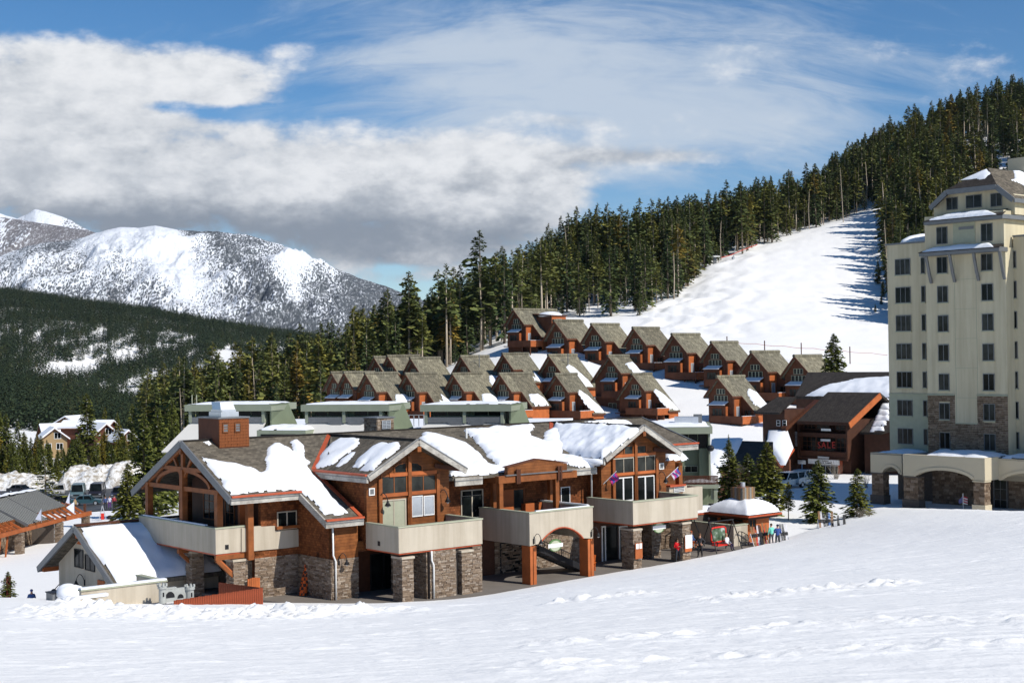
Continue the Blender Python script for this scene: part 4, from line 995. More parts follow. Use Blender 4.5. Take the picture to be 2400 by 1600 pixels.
    def eave(p, q, h=.42, flash=True, d=.14, name='fascia'):
        m = MB(); P_, Q_ = Vector(p), Vector(q)
        m.bar(P_ + Vector((0, 0, -h / 2 - .05)), Q_ + Vector((0, 0, -h / 2 - .05)), d, h); o = m.build(name, M_['fascia'], L)
        g = MB(); g.bar(P_ + Vector((0, 0, -h - .1)) * .0 + Vector((0, 0, -h * .45)), Q_ + Vector((0, 0, -h * .45)), d + .07, .05); g.build('gutter_lip', M_['metal_grey'], o)
        if flash: f = MB(); f.bar(P_ + Vector((0, .0, .03)), Q_ + Vector((0, .0, .03)), .36, .12); f.build('flashing', M_['rust'], L)
    W = lambda pl, u, v: pl[0] + pl[1] * u + pl[2] * v
    eave((-8.6, 6.52, W(steep, 0, 6.6)), (-3.45, 6.52, W(steep, 0, 6.6))); eave((-3.6, 3.32, W(steep, 0, 3.4)), (-.70, 3.32, W(steep, 0, 3.4)))
    m = MB(); m.bar((-3.56, 3.3, W(steep, 0, 3.4) - .22), (-3.56, 6.6, W(steep, 0, 6.6) - .22), .12, .42); m.build('barge_board', M_['fascia'], L)
    m = MB(); m.bar((-8.66, 6.5, W(steep, 0, 6.6) - .2), (-8.66, RV, RW - .14), .12, .46); m.build('barge_board', M_['metal_grey'], L)
    m = MB(); m.bar((-8.66, 20.6, W(back, 0, 20.6) - .2), (-8.66, RV, RW - .14), .12, .46); m.build('barge_board', M_['metal_grey'], L)
    eave((-1.02, g2v, 7.98), (-1.02, 8.6, 7.98)); eave((20.22, g4v, 8.0), (20.22, 8.2, 8.0), .5, False)
    eave((7.0, 3.5, W(mid, 0, 3.6)), (9.4, 3.5, W(mid, 0, 3.6)), .55, False); eave((15.8, 3.5, W(mid, 0, 3.6)), (20.3, 3.5, W(mid, 0, 3.6)), .5, False)
    eave((27.2, vr - .08, W(mid, 0, vr)), (ue, vr - .08, W(mid, 0, vr)), .45)
    m = MB(); m.bar((ue + .05, vr, W(mid, 0, vr) - .1), (ue + .05, RV, RW - .1), .14, .34); m.build('barge_board', M_['metal_grey'], L)
    # valley and hip flashings
    for p, q in (((-.95, 8.9, 8.06), (3.0, 13.0, 10.17)), ((-1.0, 8.75, 8.0), (-.78, 3.5, 5.3)), ((20.2, 8.4, 8.75), (24.2, 12.9, 10.2))):
        m = MB(); m.bar(p, q, .3, .06); m.build('valley_flashing', M_['rust'], L)
    for p, q in (((-8.6, RV, RW + .02), (ue, RV, RW + .02)), ((3.05, g2v, 10.15), (3.05, 13, 10.17)), ((24.28, g4v, 10.23), (24.28, 13, 10.23))):
        m = MB(); m.bar(p, q, .34, .07); m.build('ridge_cap', M_['roof_dark'], L)
    # ---- snow on the roofs (outlines follow the photograph's patches, laid on the slopes)
    def patch(pts, zf, pl, th=.28, **kw): return snow_patch(L, [onpl(*zf(x, y), *pl)[:2] for x, y in pts], pl, th, **kw)
    patch([(590, 590), (640, 640), (700, 685), (850, 718), (1000, 740), (1120, 762), (1215, 815), (1262, 795), (1262, 700), (1285, 610), (1330, 548), (1400, 548), (1470, 590), (1540, 640), (1495, 590), (1490, 530), (1555, 520), (1608, 570), (1632, 690), (1680, 720), (1650, 760), (1750, 880), (1900, 1060), (2030, 1185), (1815, 1215), (1612, 1005), (1590, 985), (1400, 980), (1330, 978), (950, 1020), (880, 930), (760, 780), (650, 650)], Z2, steep, .32, seed=1)
    patch([(690, 530), (740, 520), (770, 560), (740, 570), (715, 550)], Z2, steep, .08, seed=2, step=.1)
    patch([(1705, 780), (1760, 655), (1850, 560), (1960, 497), (2130, 500), (2120, 560), (2050, 620), (1950, 690), (1880, 742), (1800, 762), (1740, 776)], Z2, p2l, .22, seed=3)
    patch([(278, 470), (330, 410), (400, 360), (440, 352), (440, 372), (370, 440), (300, 472)], Z3, p2l, .1, seed=4, step=.12)
    patch([(395, 480), (470, 400), (560, 325), (640, 282), (765, 288), (785, 320), (700, 390), (640, 430), (560, 508), (460, 503), (520, 440), (450, 482)], Z3, p2l, .24, seed=5)
    patch([(925, 255), (955, 212), (1060, 225), (1200, 268), (1290, 300), (1330, 320), (1400, 390), (1460, 455), (1520, 470), (1600, 475), (1600, 520), (1150, 545), (1180, 460)], Z3, mid, .32, seed=6)
    patch([(1260, 192), (1500, 172), (1800, 152), (1812, 168), (1772, 205), (1790, 250), (1870, 275), (1895, 200), (1960, 165), (2030, 190), (2030, 380), (2250, 430), (2310, 455), (2250, 470), (2160, 480), (1960, 425), (1830, 415), (1600, 470), (1525, 468), (1440, 380), (1330, 250)], Z3, mid, .34, seed=7)
    patch([(700, 155), (1330, 187), (1395, 200), (1250, 320), (1105, 440), (950, 430), (800, 405), (690, 400), (700, 320), (670, 230)], Z4, p4l, .45, seed=8, edge=.18)
    patch([(1635, 300), (1700, 360), (1800, 442), (1700, 456), (1600, 450), (1600, 400), (1650, 380)], Z4, mid, .28, seed=9)
    patch([(920, 132), (1180, 118), (1290, 130), (1350, 158), (1150, 150)], Z4, mid, .2, seed=10)
    m = MB(); m.mi = 0
    pts = [(20.05, 2.6, 7.72), (20.0, 5, 7.7), (20.05, 7.6, 7.75)]
    m.tube([pts[0], (20.0, 3.5, 7.62), (19.98, 5, 7.6), (20.0, 6.5, 7.62), pts[2]], [.2, .3, .34, .3, .12], 10); m.build('snow_cornice', M_['snow'], L, True)
    # ---- chimneys
    c = MB(); c.box(-6.4, -4.12, 12.0, 14.9, 9.0, 11.62); ch = c.build('chimney', M_['brown'], L)
    R = random.Random(3); sh = []
    for k in range(3): s = MB(); s.box(0, .22, -.035, 0, 0, .2 + .015 * k); sh.append(s.mesh('shingle', M_['cedar_shingle'], False))
    for r in range(11):
        for i in range(10):
            x = -6.38 + i * .226; w = 11.35 - r * .205
            if w < 9.55: continue
            if 10.6 < w < 11.3 and (1 <= i <= 2 or 5 <= i <= 6): continue
            o = obj('shingle', sh[R.randrange(3)], ch); o.location = (x + R.uniform(-.01, .01), 11.995, w); o.rotation_euler = (R.uniform(-.05, .0), 0, 0)
    c = MB(); c.box(-6.46, -4.06, 11.94, 14.96, 11.623, 11.72); c.build('chimney_cap', M_['metal_grey'], ch)
    for x in (-6.1, -5.18): window(L, 'v', 11.96, x, x + .34, 10.75, 11.25, 1, 3, 'cedar', .06, name='louvre', glass='metal_grey')
    c = MB(); c.box(-5.9, -4.55, 12.6, 14.3, 11.723, 12.05); c.box(-5.8, -4.7, 12.7, 14.2, 12.053, 12.2); c.slab([(-5.85, 12.7, 12.2), (-4.75, 12.7, 12.2), (-4.8, 13.0, 12.72), (-5.75, 13.0, 12.72)], (0, 1.2, 0)); c.build('roof_vent', M_['galv'], L)
    c = MB(); c.box(8.2, 9.7, 14.5, 16.2, 9.2, 11.05); ch2 = c.build('chimney', M_['mortar'], L); stones(ch2, [('v', 14.5, 8.2, 9.7, 9.3, 11.05), ('u', 8.2, 14.5, 16.2, 9.3, 11.05)], seed=20)
    c = MB(); c.box(8.1, 9.8, 14.4, 16.3, 11.053, 11.14); c.build('chimney_cap', M_['metal_grey'], ch2); window(L, 'v', 14.42, 8.6, 9.3, 10.3, 10.85, 2, 5, 'galv', .04, name='louvre', glass='metal_grey')
    # ---- windows
    def win(plane, c, za, zb, nc, nr, fm, **kw):
        p = (onv if plane == 'v' else onu)(*za, c); q = (onv if plane == 'v' else onu)(*zb, c); k = 0 if plane == 'v' else 1
        return window(L, plane, c, p[k], q[k], q[2], p[2], nc, nr, fm, **kw)
    win('v', 8.0, Z2(1375, 1182), Z2(1540, 1312), 2, 1, 'stucco', fr=.07, mull=.09)
    m = MB(); q = onv(*Z2(1350, 1318), 8.0); q2 = onv(*Z2(1582, 1315), 8.0); m.box(q[0], q2[0], 7.72, 7.99, q[2] - .1, q[2] + .08); m.build('window_sill', M_['timber'], L)
    # gable two
    win('v', 3.5, Z3(635, 548), Z3(820, 665), 2, 1, 'timber', fr=.1, mull=.06, glass='glass_green')
    win('v', 3.5, Z3(860, 545), Z3(1042, 650), 2, 1, 'timber', fr=.1, mull=.06, glass='glass_green')
    win('v', 3.5, Z3(865, 700), Z3(942, 838), 1, 1, 'white', fr=.06, glass='galv'); win('v', 3.5, Z3(958, 698), Z3(1030, 828), 1, 1, 'white', fr=.06, glass='galv')
    def arched(c, pts, zf):
        Q = [onv(*zf(x, y), c) for x, y in pts]; m = MB(); m.slab([(q[0], c - .03, q[2]) for q in Q], (0, .027, 0)); w_ = m.build('arched_window', M_['glass'], L)
        f = MB()
        for a_, b_ in zip(Q, Q[1:] + Q[:1]): f.bar((a_[0], c - .04, a_[2]), (b_[0], c - .04, b_[2]), .07, .07)
        f.build('window_frame', M_['timber'], w_)
    arched(3.5, [(732, 515), (730, 470), (760, 450), (820, 435), (820, 512)], Z3); arched(3.5, [(858, 508), (858, 435), (905, 438), (940, 462), (942, 500)], Z3)
    for (a_, b_, c_, d_) in ((690, 533, 1050, 520), (625, 690, 1050, 668)):
        p = onv(*Z3(a_, b_), 3.5); q = onv(*Z3(c_, d_), 3.5); m = MB(); m.bar((p[0], 3.44, p[2]), (q[0], 3.44, p[2]), .12, .24); m.build('wall_beam', M_['orange'], L)
    for (x, y0, y1) in ((838, 385, 905), (615, 560, 905), (1056, 520, 860), (838, 700, 905)):
        p = onv(*Z3(x, y0), 3.5); m = MB(); m.box(p[0] - .13, p[0] + .13, 3.3, 3.44, 3.7, p[2]); m.build('wall_post', M_['timber'], L)
    win('v', 3.5, Z3(640, 735), Z3(812, 915), 2, 1, 'stucco', fr=.1, mull=.08, name='double_door', glass='stucco_cap')
    win('v', 3.5, Z3(542, 640), Z3(572, 678), 1, 1, 'white', fr=.07, name='vent_box', glass='metal_grey')
    # middle section window and entrance
    win('v', 5.2, Z3(1245, 658), Z3(1405, 845), 2, 1, 'stucco', fr=.08, mull=.08); win('v', 5.2, Z3(1250, 655), Z3(1400, 680), 2, 1, 'stucco', fr=.02)
    win('v', 5.2, Z4(748, 672), Z4(815, 800), 1, 1, 'white', fr=.06)
    win('v', 5.2, Z4(360, 690), Z4(440, 850), 1, 1, 'timber', fr=.1, name='door', glass='glass_green')
    m = MB(); q = onv(*Z4(445, 800), 4.9); q2 = onv(*Z4(590, 850), 4.9); m.box(q[0], q2[0], 4.7, 5.19, 3.63, q[2]); m.build('counter', M_['orange'], L)
    m = MB(); q = onv(*Z4(270, 690), 5.1); q2 = onv(*Z4(355, 850), 5.1); m.box(q[0], q2[0], 5.0, 5.19, 3.63, q[2]); m.build('wall_panel', M_['orange'], L)
    # portico over balcony three
    c0 = 2.8; q = onv(*Z4(240, 590), c0); q2 = onv(*Z4(880, 560), c0); w0, w1 = 6.70, 7.20
    m = MB(); m.box(q[0], q2[0], c0, c0 + .4, w0, w1); m.build('header_beam', M_['timber'], L)
    pd = [onv(*Z4(x, y), c0 + .1) for x, y in ((312, 512), (560, 443), (797, 470))]
    m = MB(); m.slab([(pd[0][0], c0 + .1, 7.20), (pd[2][0], c0 + .1, 7.20), (pd[2][0], c0 + .1, 7.76), (pd[1][0], c0 + .1, 8.18), (pd[0][0], c0 + .1, 7.76)], (0, .35, 0)); m.build('pediment', M_['cedar'], L)
    m = MB(); m.box(q[0] + .6, q2[0] - .5, c0 - .12, c0 + .1, 7.203, 7.27); m.build('metal_drip', M_['metal_grey'], L)
    m = MB(); m.slab([(pd[0][0] - .1, c0 + .05, 7.77), (pd[1][0], c0 + .05, 8.19), (pd[2][0] + .1, c0 + .05, 7.77), (pd[2][0] + .1, c0 + .05, 7.83), (pd[1][0], c0 + .05, 8.26), (pd[0][0] - .1, c0 + .05, 7.83)], (0, .5, 0)); m.build('portico_roof', M_['brown'], L)
    for x in (385, 402, 722, 742):
        p = onv(*Z4(x, 560), c0); m = MB(); m.box(p[0] - .09, p[0] + .09, c0 - .14, c0 - .005, 6.6, 7.6); m.build('bolster', M_['timber_dark'], L)
    for u_, v_ in ((q[0] + .25, c0 + .2), (q[0] + 1.0, 4.6), (q2[0] - 1.9, c0 + .2), (q2[0] - 1.2, 4.4)):
        m = MB(); m.box(u_ - .17, u_ + .17, v_ - .17, v_ + .17, 3.62, 6.70); m.build('post', M_['timber'], L)
    m = MB(); m.bar((q[0] + .25, c0 + .4, 6.9), (q[0] + .25, 5.1, 6.9), .3, .4); m.bar((q2[0] - .3, c0 + .4, 6.9), (q2[0] - .3, 5.1, 6.9), .3, .4); m.build('side_beam', M_['timber'], L)
    # paired orange posts under balcony three
    for k, u_ in enumerate((10.4, 15.75)):
        m = MB(); m.box(u_ - .0, u_ + .24, -.38, .1, 0, 2.62); m.box(u_ + .30, u_ + .56, -.38, .1, 0, 2.62); m.box(u_ - .0, u_ + .56, .1, .5, 0, 2.62); p = m.build('post', M_['orange'], L)
        lamp(L, 'v', -.4, u_ + .3, 3.0, .9)
    # outside stair
    a0 = onv(*Z4(565, 1165), 1.6); a1 = onv(*Z4(965, 1390), 1.6); m = MB(); m.bar((a0[0], 1.6, a0[2]), (a1[0], 1.6, max(.1, a1[2])), .1, .42); st = m.build('stair_stringer', M_['black'], L)
    m = MB(); n = 14
    for i in range(n): t = (i + .5) / n; m.box(a0[0] + (a1[0] - a0[0]) * t - .17, a0[0] + (a1[0] - a0[0]) * t + .17, 1.66, 3.4, a0[2] * (1 - t) - .03, a0[2] * (1 - t) + .05)
    m.build('stair_treads', M_['metal_grey'], L)
    m = MB(); m.bar((a0[0], 3.4, a0[2]), (a1[0], 3.4, .1), .1, .42); m.build('stair_stringer', M_['black'], L)
    m = MB(); m.bar((a0[0] + .4, 3.4, a0[2] + .9), (a1[0], 3.4, 1.1), .06); m.bar((a0[0] + .4, 3.4, a0[2] + .35), (a1[0], 3.4, .5), .04)
    for i in range(26): t = i / 25; x = a0[0] + .4 + (a1[0] - a0[0] - .4) * t; z = a0[2] * (1 - t) + .1 * t; m.bar((x, 3.4, z + .3), (x, 3.4, z + .95), .022 if i % 5 else .06)
    m.build('stair_railing', M_['black'], L)
    # gable four
    win('v', 3.6, Z4(1265, 335), Z4(1330, 402), 1, 1, 'timber', fr=.08, glass='glass_green'); win('v', 3.6, Z4(1368, 332), Z4(1438, 396), 1, 1, 'timber', fr=.08, glass='glass_green')
    win('v', 3.6, Z4(1180, 440), Z4(1335, 548), 2, 1, 'stucco', fr=.09, mull=.05, glass='glass_green'); win('v', 3.6, Z4(1362, 422), Z4(1508, 530), 2, 1, 'stucco', fr=.09, mull=.05, glass='glass_green')
    win('v', 3.6, Z4(1182, 600), Z4(1328, 765), 2, 1, 'white', fr=.08, mull=.14, name='double_door'); win('v', 3.6, Z4(1365, 588), Z4(1503, 760), 2, 1, 'white', fr=.08, mull=.14, name='double_door')
    win('v', 3.6, Z4(1552, 478), Z4(1580, 512), 1, 1, 'white', fr=.07, name='vent_box', glass='metal_grey')
    for (a_, b_, c_, d_) in ((1180, 415, 1515, 410), (1180, 565, 1515, 560)):
        p = onv(*Z4(a_, b_), 3.6); q = onv(*Z4(c_, d_), 3.6); m = MB(); m.bar((p[0], 3.54, p[2]), (q[0], 3.54, p[2]), .12, .22); m.build('wall_beam', M_['orange'], L)
    for (x, y0) in ((1348, 300), (1168, 440), (1520, 420), (1350, 560)):
        p = onv(*Z4(x, y0), 3.6); m = MB(); m.box(p[0] - .13, p[0] + .13, 3.4, 3.54, 3.7, p[2]); m.build('wall_post', M_['timber'], L)
    # ground floor glazing
    win('v', 5.4, Z3(552, 1145), Z3(645, 1440), 1, 1, 'black', fr=.08, glass='glass'); win('v', 5.4, Z3(655, 1145), Z3(712, 1440), 1, 1, 'black', fr=.08)
    win('v', 2.2, Z3(880, 1135), Z3(938, 1450), 1, 1, 'timber', fr=.16, name='door', glass='glass_green')
    m = MB(); p = onv(*Z3(955, 1200), 2.0); m.box(p[0] - .1, p[0] + .15, 1.9, 2.3, 0, 3.05); m.build('post', M_['orange'], L)
    win('v', 4.6, Z4(1085, 995), Z4(1105, 1290), 1, 1, 'white', fr=.12); win('v', 4.6, Z4(1115, 995), Z4(1205, 1280), 1, 1, 'black', fr=.08); win('v', 4.6, Z4(1225, 995), Z4(1285, 1280), 1, 1, 'white', fr=.1)
    win('v', 5.2, Z4(255, 1130), Z4(440, 1380), 2, 1, 'black', fr=.1, name='double_door')
    m = MB(); m.box(6.95, 7.8, 5.0, 5.19, 2.0, 2.95); m.build('wall_panel', M_['orange'], L)
    # ---- downpipes
    for pts in ([(-2.78, 3.75, 5.0), (-2.78, 3.72, 2.9), (-2.6, 3.72, 2.5), (-2.6, 3.72, 0)], [(2.1, -.32, 3.1), (2.1, -.32, 2.5), (2.25, -.32, 2.2), (2.25, -.32, 0)], [(20.55, 3.9, 7.4), (20.55, 4.3, 7.0), (20.55, 4.3, 4.9)]):
        m = MB(); m.tube(pts, .06, 8); m.build('downpipe', M_['white'], L, True)
    q = onpl(*Z3(1285, 250), *mid); m = MB(); m.tube([(q[0], q[1], q[2]), (q[0], q[1], q[2] + .75)], .07, 8); m.build('vent_pipe', M_['white'], L)
    # ---- lamps
    lamp(L, 'v', 3.5, onv(*Z3(610, 760), 3.5)[0], onv(*Z3(610, 740), 3.5)[2], 1.15); lamp(L, 'v', 3.5, onv(*Z3(1070, 720), 3.5)[0], onv(*Z3(1070, 710), 3.5)[2], 1.15)
    lamp(L, 'v', 3.9, onv(*Z3(305, 1190), 3.9)[0], onv(*Z3(305, 1190), 3.9)[2], 1.0); lamp(L, 'v', 3.6, onv(*Z4(1535, 600), 3.6)[0], onv(*Z4(1535, 600), 3.6)[2], 1.15)
    # ---- far right porch
    m = MB(); m.box(27.3, 33.0, 4.6, 4.85, 3.0, 4.9); m.box(32.75, 33.0, 4.85, 8, 3.0, 4.9); m.build('balcony', M_['stucco'], L)
    q = onv(*W6(600, 800), 4.3); m = MB(); m.box(q[0] - .2, q[0] + .2, 4.1, 4.5, 0, 7.0); m.build('post', M_['timber'], L)
    m = MB(); q = onv(*W6(445, 1030), 4.4); m.box(q[0], q[0] + 2.0, 4.1, 4.55, q[2] - .5, q[2]); pbx = m.build('porch_box', M_['stucco'], L)
    m = MB(); m.box(q[0] - .1, q[0] + 1.7, 3.9, 4.7, q[2] + .003, q[2] + .14); m.build('porch_box_roof', M_['rust'], pbx)
    window(L, 'v', 4.1, q[0] + .5, q[0] + 1.6, q[2] - .4, q[2] - .08, 1, 3, 'white', .04, glass='metal_grey', name='louvre')
    return L
LODGE = build_lodge()
# ------------------------------------------------------------------ kit for things with a base of their own
_mesh0 = MB.mesh
MB.off = (0, 0, 0)
def _mesh_off(s, name, mats, smooth=False, recalc=True):
    o = MB.off
    if o != (0, 0, 0): s.v = [(x - o[0], y - o[1], z - o[2]) for x, y, z in s.v]
    return _mesh0(s, name, mats, smooth, recalc)
MB.mesh = _mesh_off
class based:
    """thing standing at (u, v) of the village grid; parts are given in grid coordinates"""
    def __init__(s, name, label, cat, u, v, w=0.0, group=None): s.a = (name, label, cat, u, v, w, group)
    def __enter__(s):
        n, l, c, u, v, w, g = s.a; MB.off = (float(u), float(v), float(w)); return thing(n, l, c, wld(u, v, w), GROT, g)
    def __exit__(s, *e): MB.off = (0, 0, 0)

def build_hotel():
    UB, UL = 72.0, 73.4
    V = lambda x, y, u, zf=Z6: onu(*zf(x, y), u)[1]
    W_ = lambda x, y, u, zf=Z6: onu(*zf(x, y), u)[2]
    vb1 = V(845, 900, UB); vb0 = V(1433, 900, UB); vl = V(560, 705, UL); wl = W_(560, 708, UL) ; vr0 = -22.0
    wt1 = W_(1000, 745, UB - 1.0)
    with based('hotel', 'tall cream stucco hotel tower with a hipped top floor and stone-faced lower floors', 'hotel', 80, 5) as Ht:
        wall('wall', Ht, 'u', UL, [(vb1, 5.0), (vl, 5.0), (vl, wl), (vb1, wl)], 14, M_['hotel'])
        wall('wall', Ht, 'u', UB, [(vb0, 5.0), (vb1, 5.0), (vb1, wt1), (vb0, wt1)], 14, M_['hotel'])
        wr = W_(1500, 645, UL); wall('wall', Ht, 'u', UL, [(vr0, 5.0), (vb0, 5.0), (vb0, wr), (vr0, wr)], 14, M_['hotel'])
        m = MB(); m.box(UL - .12, UL + 14.1, vl - .1, vl + .15, wl + .003, wl + .18); m.box(UL - .12, UL + .15, vb1, vl - .1, wl + .003, wl + .18); m.box(UL - .12, UL + .15, vr0, vb0, wr + .003, wr + .18); m.build('parapet_cap', M_['metal_grey'], Ht)
        m = MB(); m.ball((UL + 6, vl - 1.5, wl + .1), 5.5, 1.6, 1.3, 14, 8); m.build('roof_snow', M_['snow'], Ht, True)
        # groove lines in the stucco
        m = MB()
        for k in range(8):
            w = 11.0 + 2.91 * k - .1
            if w < wt1 - .5: m.box(UB - .012, UB + .01, V(1215, 1000, UB), V(1055, 1000, UB), w, w + .04)
        for x in (1057, 1215): v = V(x, 1000, UB); m.box(UB - .012, UB + .01, v - .02, v + .02, 8.5, wt1 - .3)
        m.build('joint', M_['stucco_cap'], Ht)
        # windows
        cols = [(625, 730, UL, 3), (815, 838, UL, 1), (933, 1003, UB, 2), (1258, 1335, UB, 2), (1463, 1508, UL, 1)]
        rows = [12.98 + 2.9 * k for k in range(-2, 5)]
        for ci, (x0, x1, u, nc) in enumerate(cols):
            a, b = V(x0, 870, u), V(x1, 870, u)
            ref = W_(945, 1452 - 0, UB)
            for k in range(-2, 5):
                wt = W_(x0, 815, u) - 2.93 * (4 - k) if False else (W_(932, 797, UB) - 2.905 * (4 - k))
                if u == UL: wt += .18
                g = window(Ht, 'u', u, a, b, wt - 1.52, wt, nc, 1, 'metal_grey', .06, .06, glass='glass_green' if (ci + k) % 3 else 'glass')
                sm_ = MB(); sm_.box(u - .13, u - .0, a - .1 if a < b else b - .1, b + .1 if a < b else a + .1, wt - 1.68, wt - 1.585); sm_.build('window_sill', M_['stucco_cap'], g)
        for x in (-1.5, -4.6, -7.5, -10.6):
            for k in range(-2, 5): wt = W_(932, 797, UB) - 2.905 * (4 - k) + .18; window(Ht, 'u', UL, x - .8, x, wt - 1.52, wt, 2, 1, 'metal_grey', .06, .06)
        # stone on the lower floors
        ws = W_(860, 395, UB, Z7); wm = W_(1100, 605, UB, Z7); vm0 = V(1225, 500, UB, Z7); vm1 = V(1062, 500, UB, Z7)
        def clad(rects, seed):
            holes = []
            for (x0, x1, u, nc) in cols[2:4]:
                for k in (-2, -1): wt = W_(932, 797, UB) - 2.905 * (4 - k); a, b = sorted((V(x0, 870, u), V(x1, 870, u))); holes.append((a - .07, b + .07, wt - 1.59, wt + .07))
            R = random.Random(seed); mb = MB()
            for (a0, a1, w0, w1) in rects:
                w = w0
                while w < w1 - .05:
                    h = min(R.uniform(.12, .22), w1 - w); a = a0
                    while a < a1 - .05:
                        l = min(R.uniform(.18, .48), a1 - a); cx, cw = a + l / 2, w + h / 2
                        d = R.uniform(.02, .065); segs = [(a + .01, a + l - .01)]
                        for h0, h1, k0, k1 in holes:
                            if w + h <= k0 or w >= k1: continue
                            ns = []
                            for s0_, s1_ in segs:
                                if s1_ <= h0 or s0_ >= h1: ns.append((s0_, s1_)); continue
                                if s0_ < h0 - .03: ns.append((s0_, h0))
                                if s1_ > h1 + .03: ns.append((h1, s1_))
                            segs = ns
                        for s0_, s1_ in segs: mb.box(UB - d, UB + .02, s0_, s1_, w + .01, w + h - .01)
                        a += l
                    w += h
            mb.build('stone_veneer', M_['stone_h'], Ht, kind='stuff')
        clad([(vb0, vm0, 5.0, ws), (vm1, vb1, 5.0, ws), (vm0, vm1, 5.0, wm)], 3)
        m = MB(); m.box(UB - .13, UB + .02, vb0 - .05, vm0, ws + .003, ws + .1); m.box(UB - .13, UB + .02, vm1, vb1 + .05, ws + .003, ws + .1); m.box(UB - .05, UB + .02, vm0, vm1, wm + .003, wm + .1); m.box(UL - .1, UL + .02, vb1 + .05, vl, ws + .003, ws + .1); m.build('stone_cap', M_['stucco_cap'], Ht)
        m = MB(); m.box(UL - .018, UL - .001, vb1 + .02, vl, 5, ws); m.build('lower_panel', M_['stucco_cap'], Ht)
        # first shelf roof with brackets
        a1 = V(795, 745, UB - 1.2); a0 = V(1385, 715, UB - 1.2); wf = W_(900, 750, UB - 1.2)
        m = MB(); m.box(UB - 1.2, UB + .3, a0, a1, wf - .42, wf); m.build('shelf_fascia', M_['metal_grey'], Ht)
        pl = (wf - .28 * (UB - 1.2), .28, 0)
        roof_slab(Ht, [(UB - 1.25, a0 - .05), (UB + .6, a0 + .5), (UB + .6, a1 - .5), (UB - 1.25, a1 + .05)], pl, .08, 'roof_dark', 'shelf_roof')
        snow_patch(Ht, [(UB - 1.2, a0 + .6), (UB + .1, a0 + 1.6), (UB + .25, (a0 + a1) / 2), (UB + 0, a1 - 1.5), (UB - 1.2, a1 - .3)], pl, .28, seed=31, wob=.06, step=.12)
        for x in (850, 1022, 1198, 1390):
            v = V(x, 780, UB - .9); m = MB()
            pts = [(UB - .95, v, wf - .42), (UB - .75, v, wf - 1.1), (UB - .45, v, wf - 2.2), (UB - .12, v, wf - 3.1)]
            for p, q in zip(pts, pts[1:]): m.bar(p, q, .28, .16, (1, 0, 0))
            m.build('bracket', M_['metal_grey'], Ht)
        # second tier
        t1 = V(838, 600, UB + .1); t0 = V(1420, 600, UB + .1); w2 = W_(900, 515, UB + .1)
        um = UB + 12
        wall('upper_wall', Ht, 'u', UB + .1, [(t0, wf - .3), (t1, wf - .3), (t1, w2 + .3), (t0, w2 + .3)], 12, M_['hotel'])
        for x0, x1, y0, y1 in ((925, 998, 578, 695), (1252, 1330, 552, 675)):
            window(Ht, 'u', UB + .1, V(x0, 600, UB), V(x1, 600, UB), W_(x0, y1, UB), W_(x0, y0, UB), 2, 1, 'metal_grey', .06, .06, glass='glass_green')
        m = MB(); va, vb_ = V(1205, 600, UB), V(1045, 600, UB); m.box(UB + .02, UB + .09, va, vb_, W_(1100, 690, UB), W_(1100, 540, UB)); m.build('recess_panel', M_['stucco_cap'], Ht)
        m = MB(); m.box(UB - .03, UB + .015, V(1197, 580, UB), V(1088, 580, UB), W_(1100, 592, UB), W_(1100, 570, UB)); m.build('vent_grille', M_['metal_grey'], Ht)
        a1 = V(830, 530, UB - .9); a0 = V(1410, 500, UB - .9); wf2 = W_(900, 522, UB - .9)
        m = MB(); m.box(UB - .9, UB + 1.2, a0, a1, wf2 - .4, wf2); m.box(UB + 1.2, UB + 4, a0, a0 + .9, wf2 - .4, wf2); m.build('shelf_fascia', M_['metal_grey'], Ht)
        pl = (wf2 - .3 * (UB - .9), .3, 0)
        roof_slab(Ht, [(UB - .95, a0 - .05), (UB + 1.6, a0 + .9), (UB + 1.6, a1 - .9), (UB - .95, a1 + .05)], pl, .08, 'roof_dark', 'shelf_roof')
        snow_patch(Ht, [(UB - .9, a0 + .6), (UB + .5, a0 + 2.2), (UB + 1.3, (a0 + a1) / 2), (UB + 1.0, a1 - 2.2), (UB - .9, a1 - .3)], pl, .3, seed=32, wob=.06, step=.12)
        # third tier and its clipped roof
        u3 = UB + 1.5; s1 = V(905, 430, u3); s0 = V(1500, 400, u3)
        go = u3 - .8; A, B, C, D = [onu(*Z6(x, y), go) for x, y in ((880, 415), (1000, 286), (1365, 262), (1490, 342))]
        sl = (B[2] - A[2]) / (A[1] - B[1]); sr_ = (C[2] - D[2]) / (C[1] - D[1]); k = (sl + sr_) / 2
        vm = (B[1] + C[1]) / 2; wm_ = (B[2] + C[2]) / 2; half = (B[1] - C[1]) / 2; wr_ = wm_ + k * half; ap = onv(*Z6(1305, 122), vm); ua = max(go + 1.5, min(ap[0], go + 6)); A_, D_ = (vm + half + (A[1] - B[1])), (vm - half - (C[1] - D[1])); we = wm_ - k * (A_ - vm - half)
        wall('upper_wall', Ht, 'u', u3, [(s0, wf2 + .1), (s1, wf2 + .1), (s1, we + .3), (vm + half, wm_ - .12), (vm - half, wm_ - .12), (s0, we + .3)], 11, M_['hotel'])
        for x0, x1, y0, y1 in ((1003, 1078, 362, 445), (1146, 1255, 345, 432), (1328, 1405, 330, 420)):
            window(Ht, 'u', u3, V(x0, 400, u3), V(x1, 400, u3), W_(x0, y1, u3), W_(x0, y0, u3), 2, 1, 'metal_grey', .06, .06, glass='glass_green')
        ub = um + 6
        m = MB(); t = .2
        m.slab([(go, A_, we), (go, vm + half, wm_), (ua, vm, wr_), (ub, vm, wr_), (ub, A_, we)], (0, 0, -t)); m.build('roof', M_['roof'], Ht)
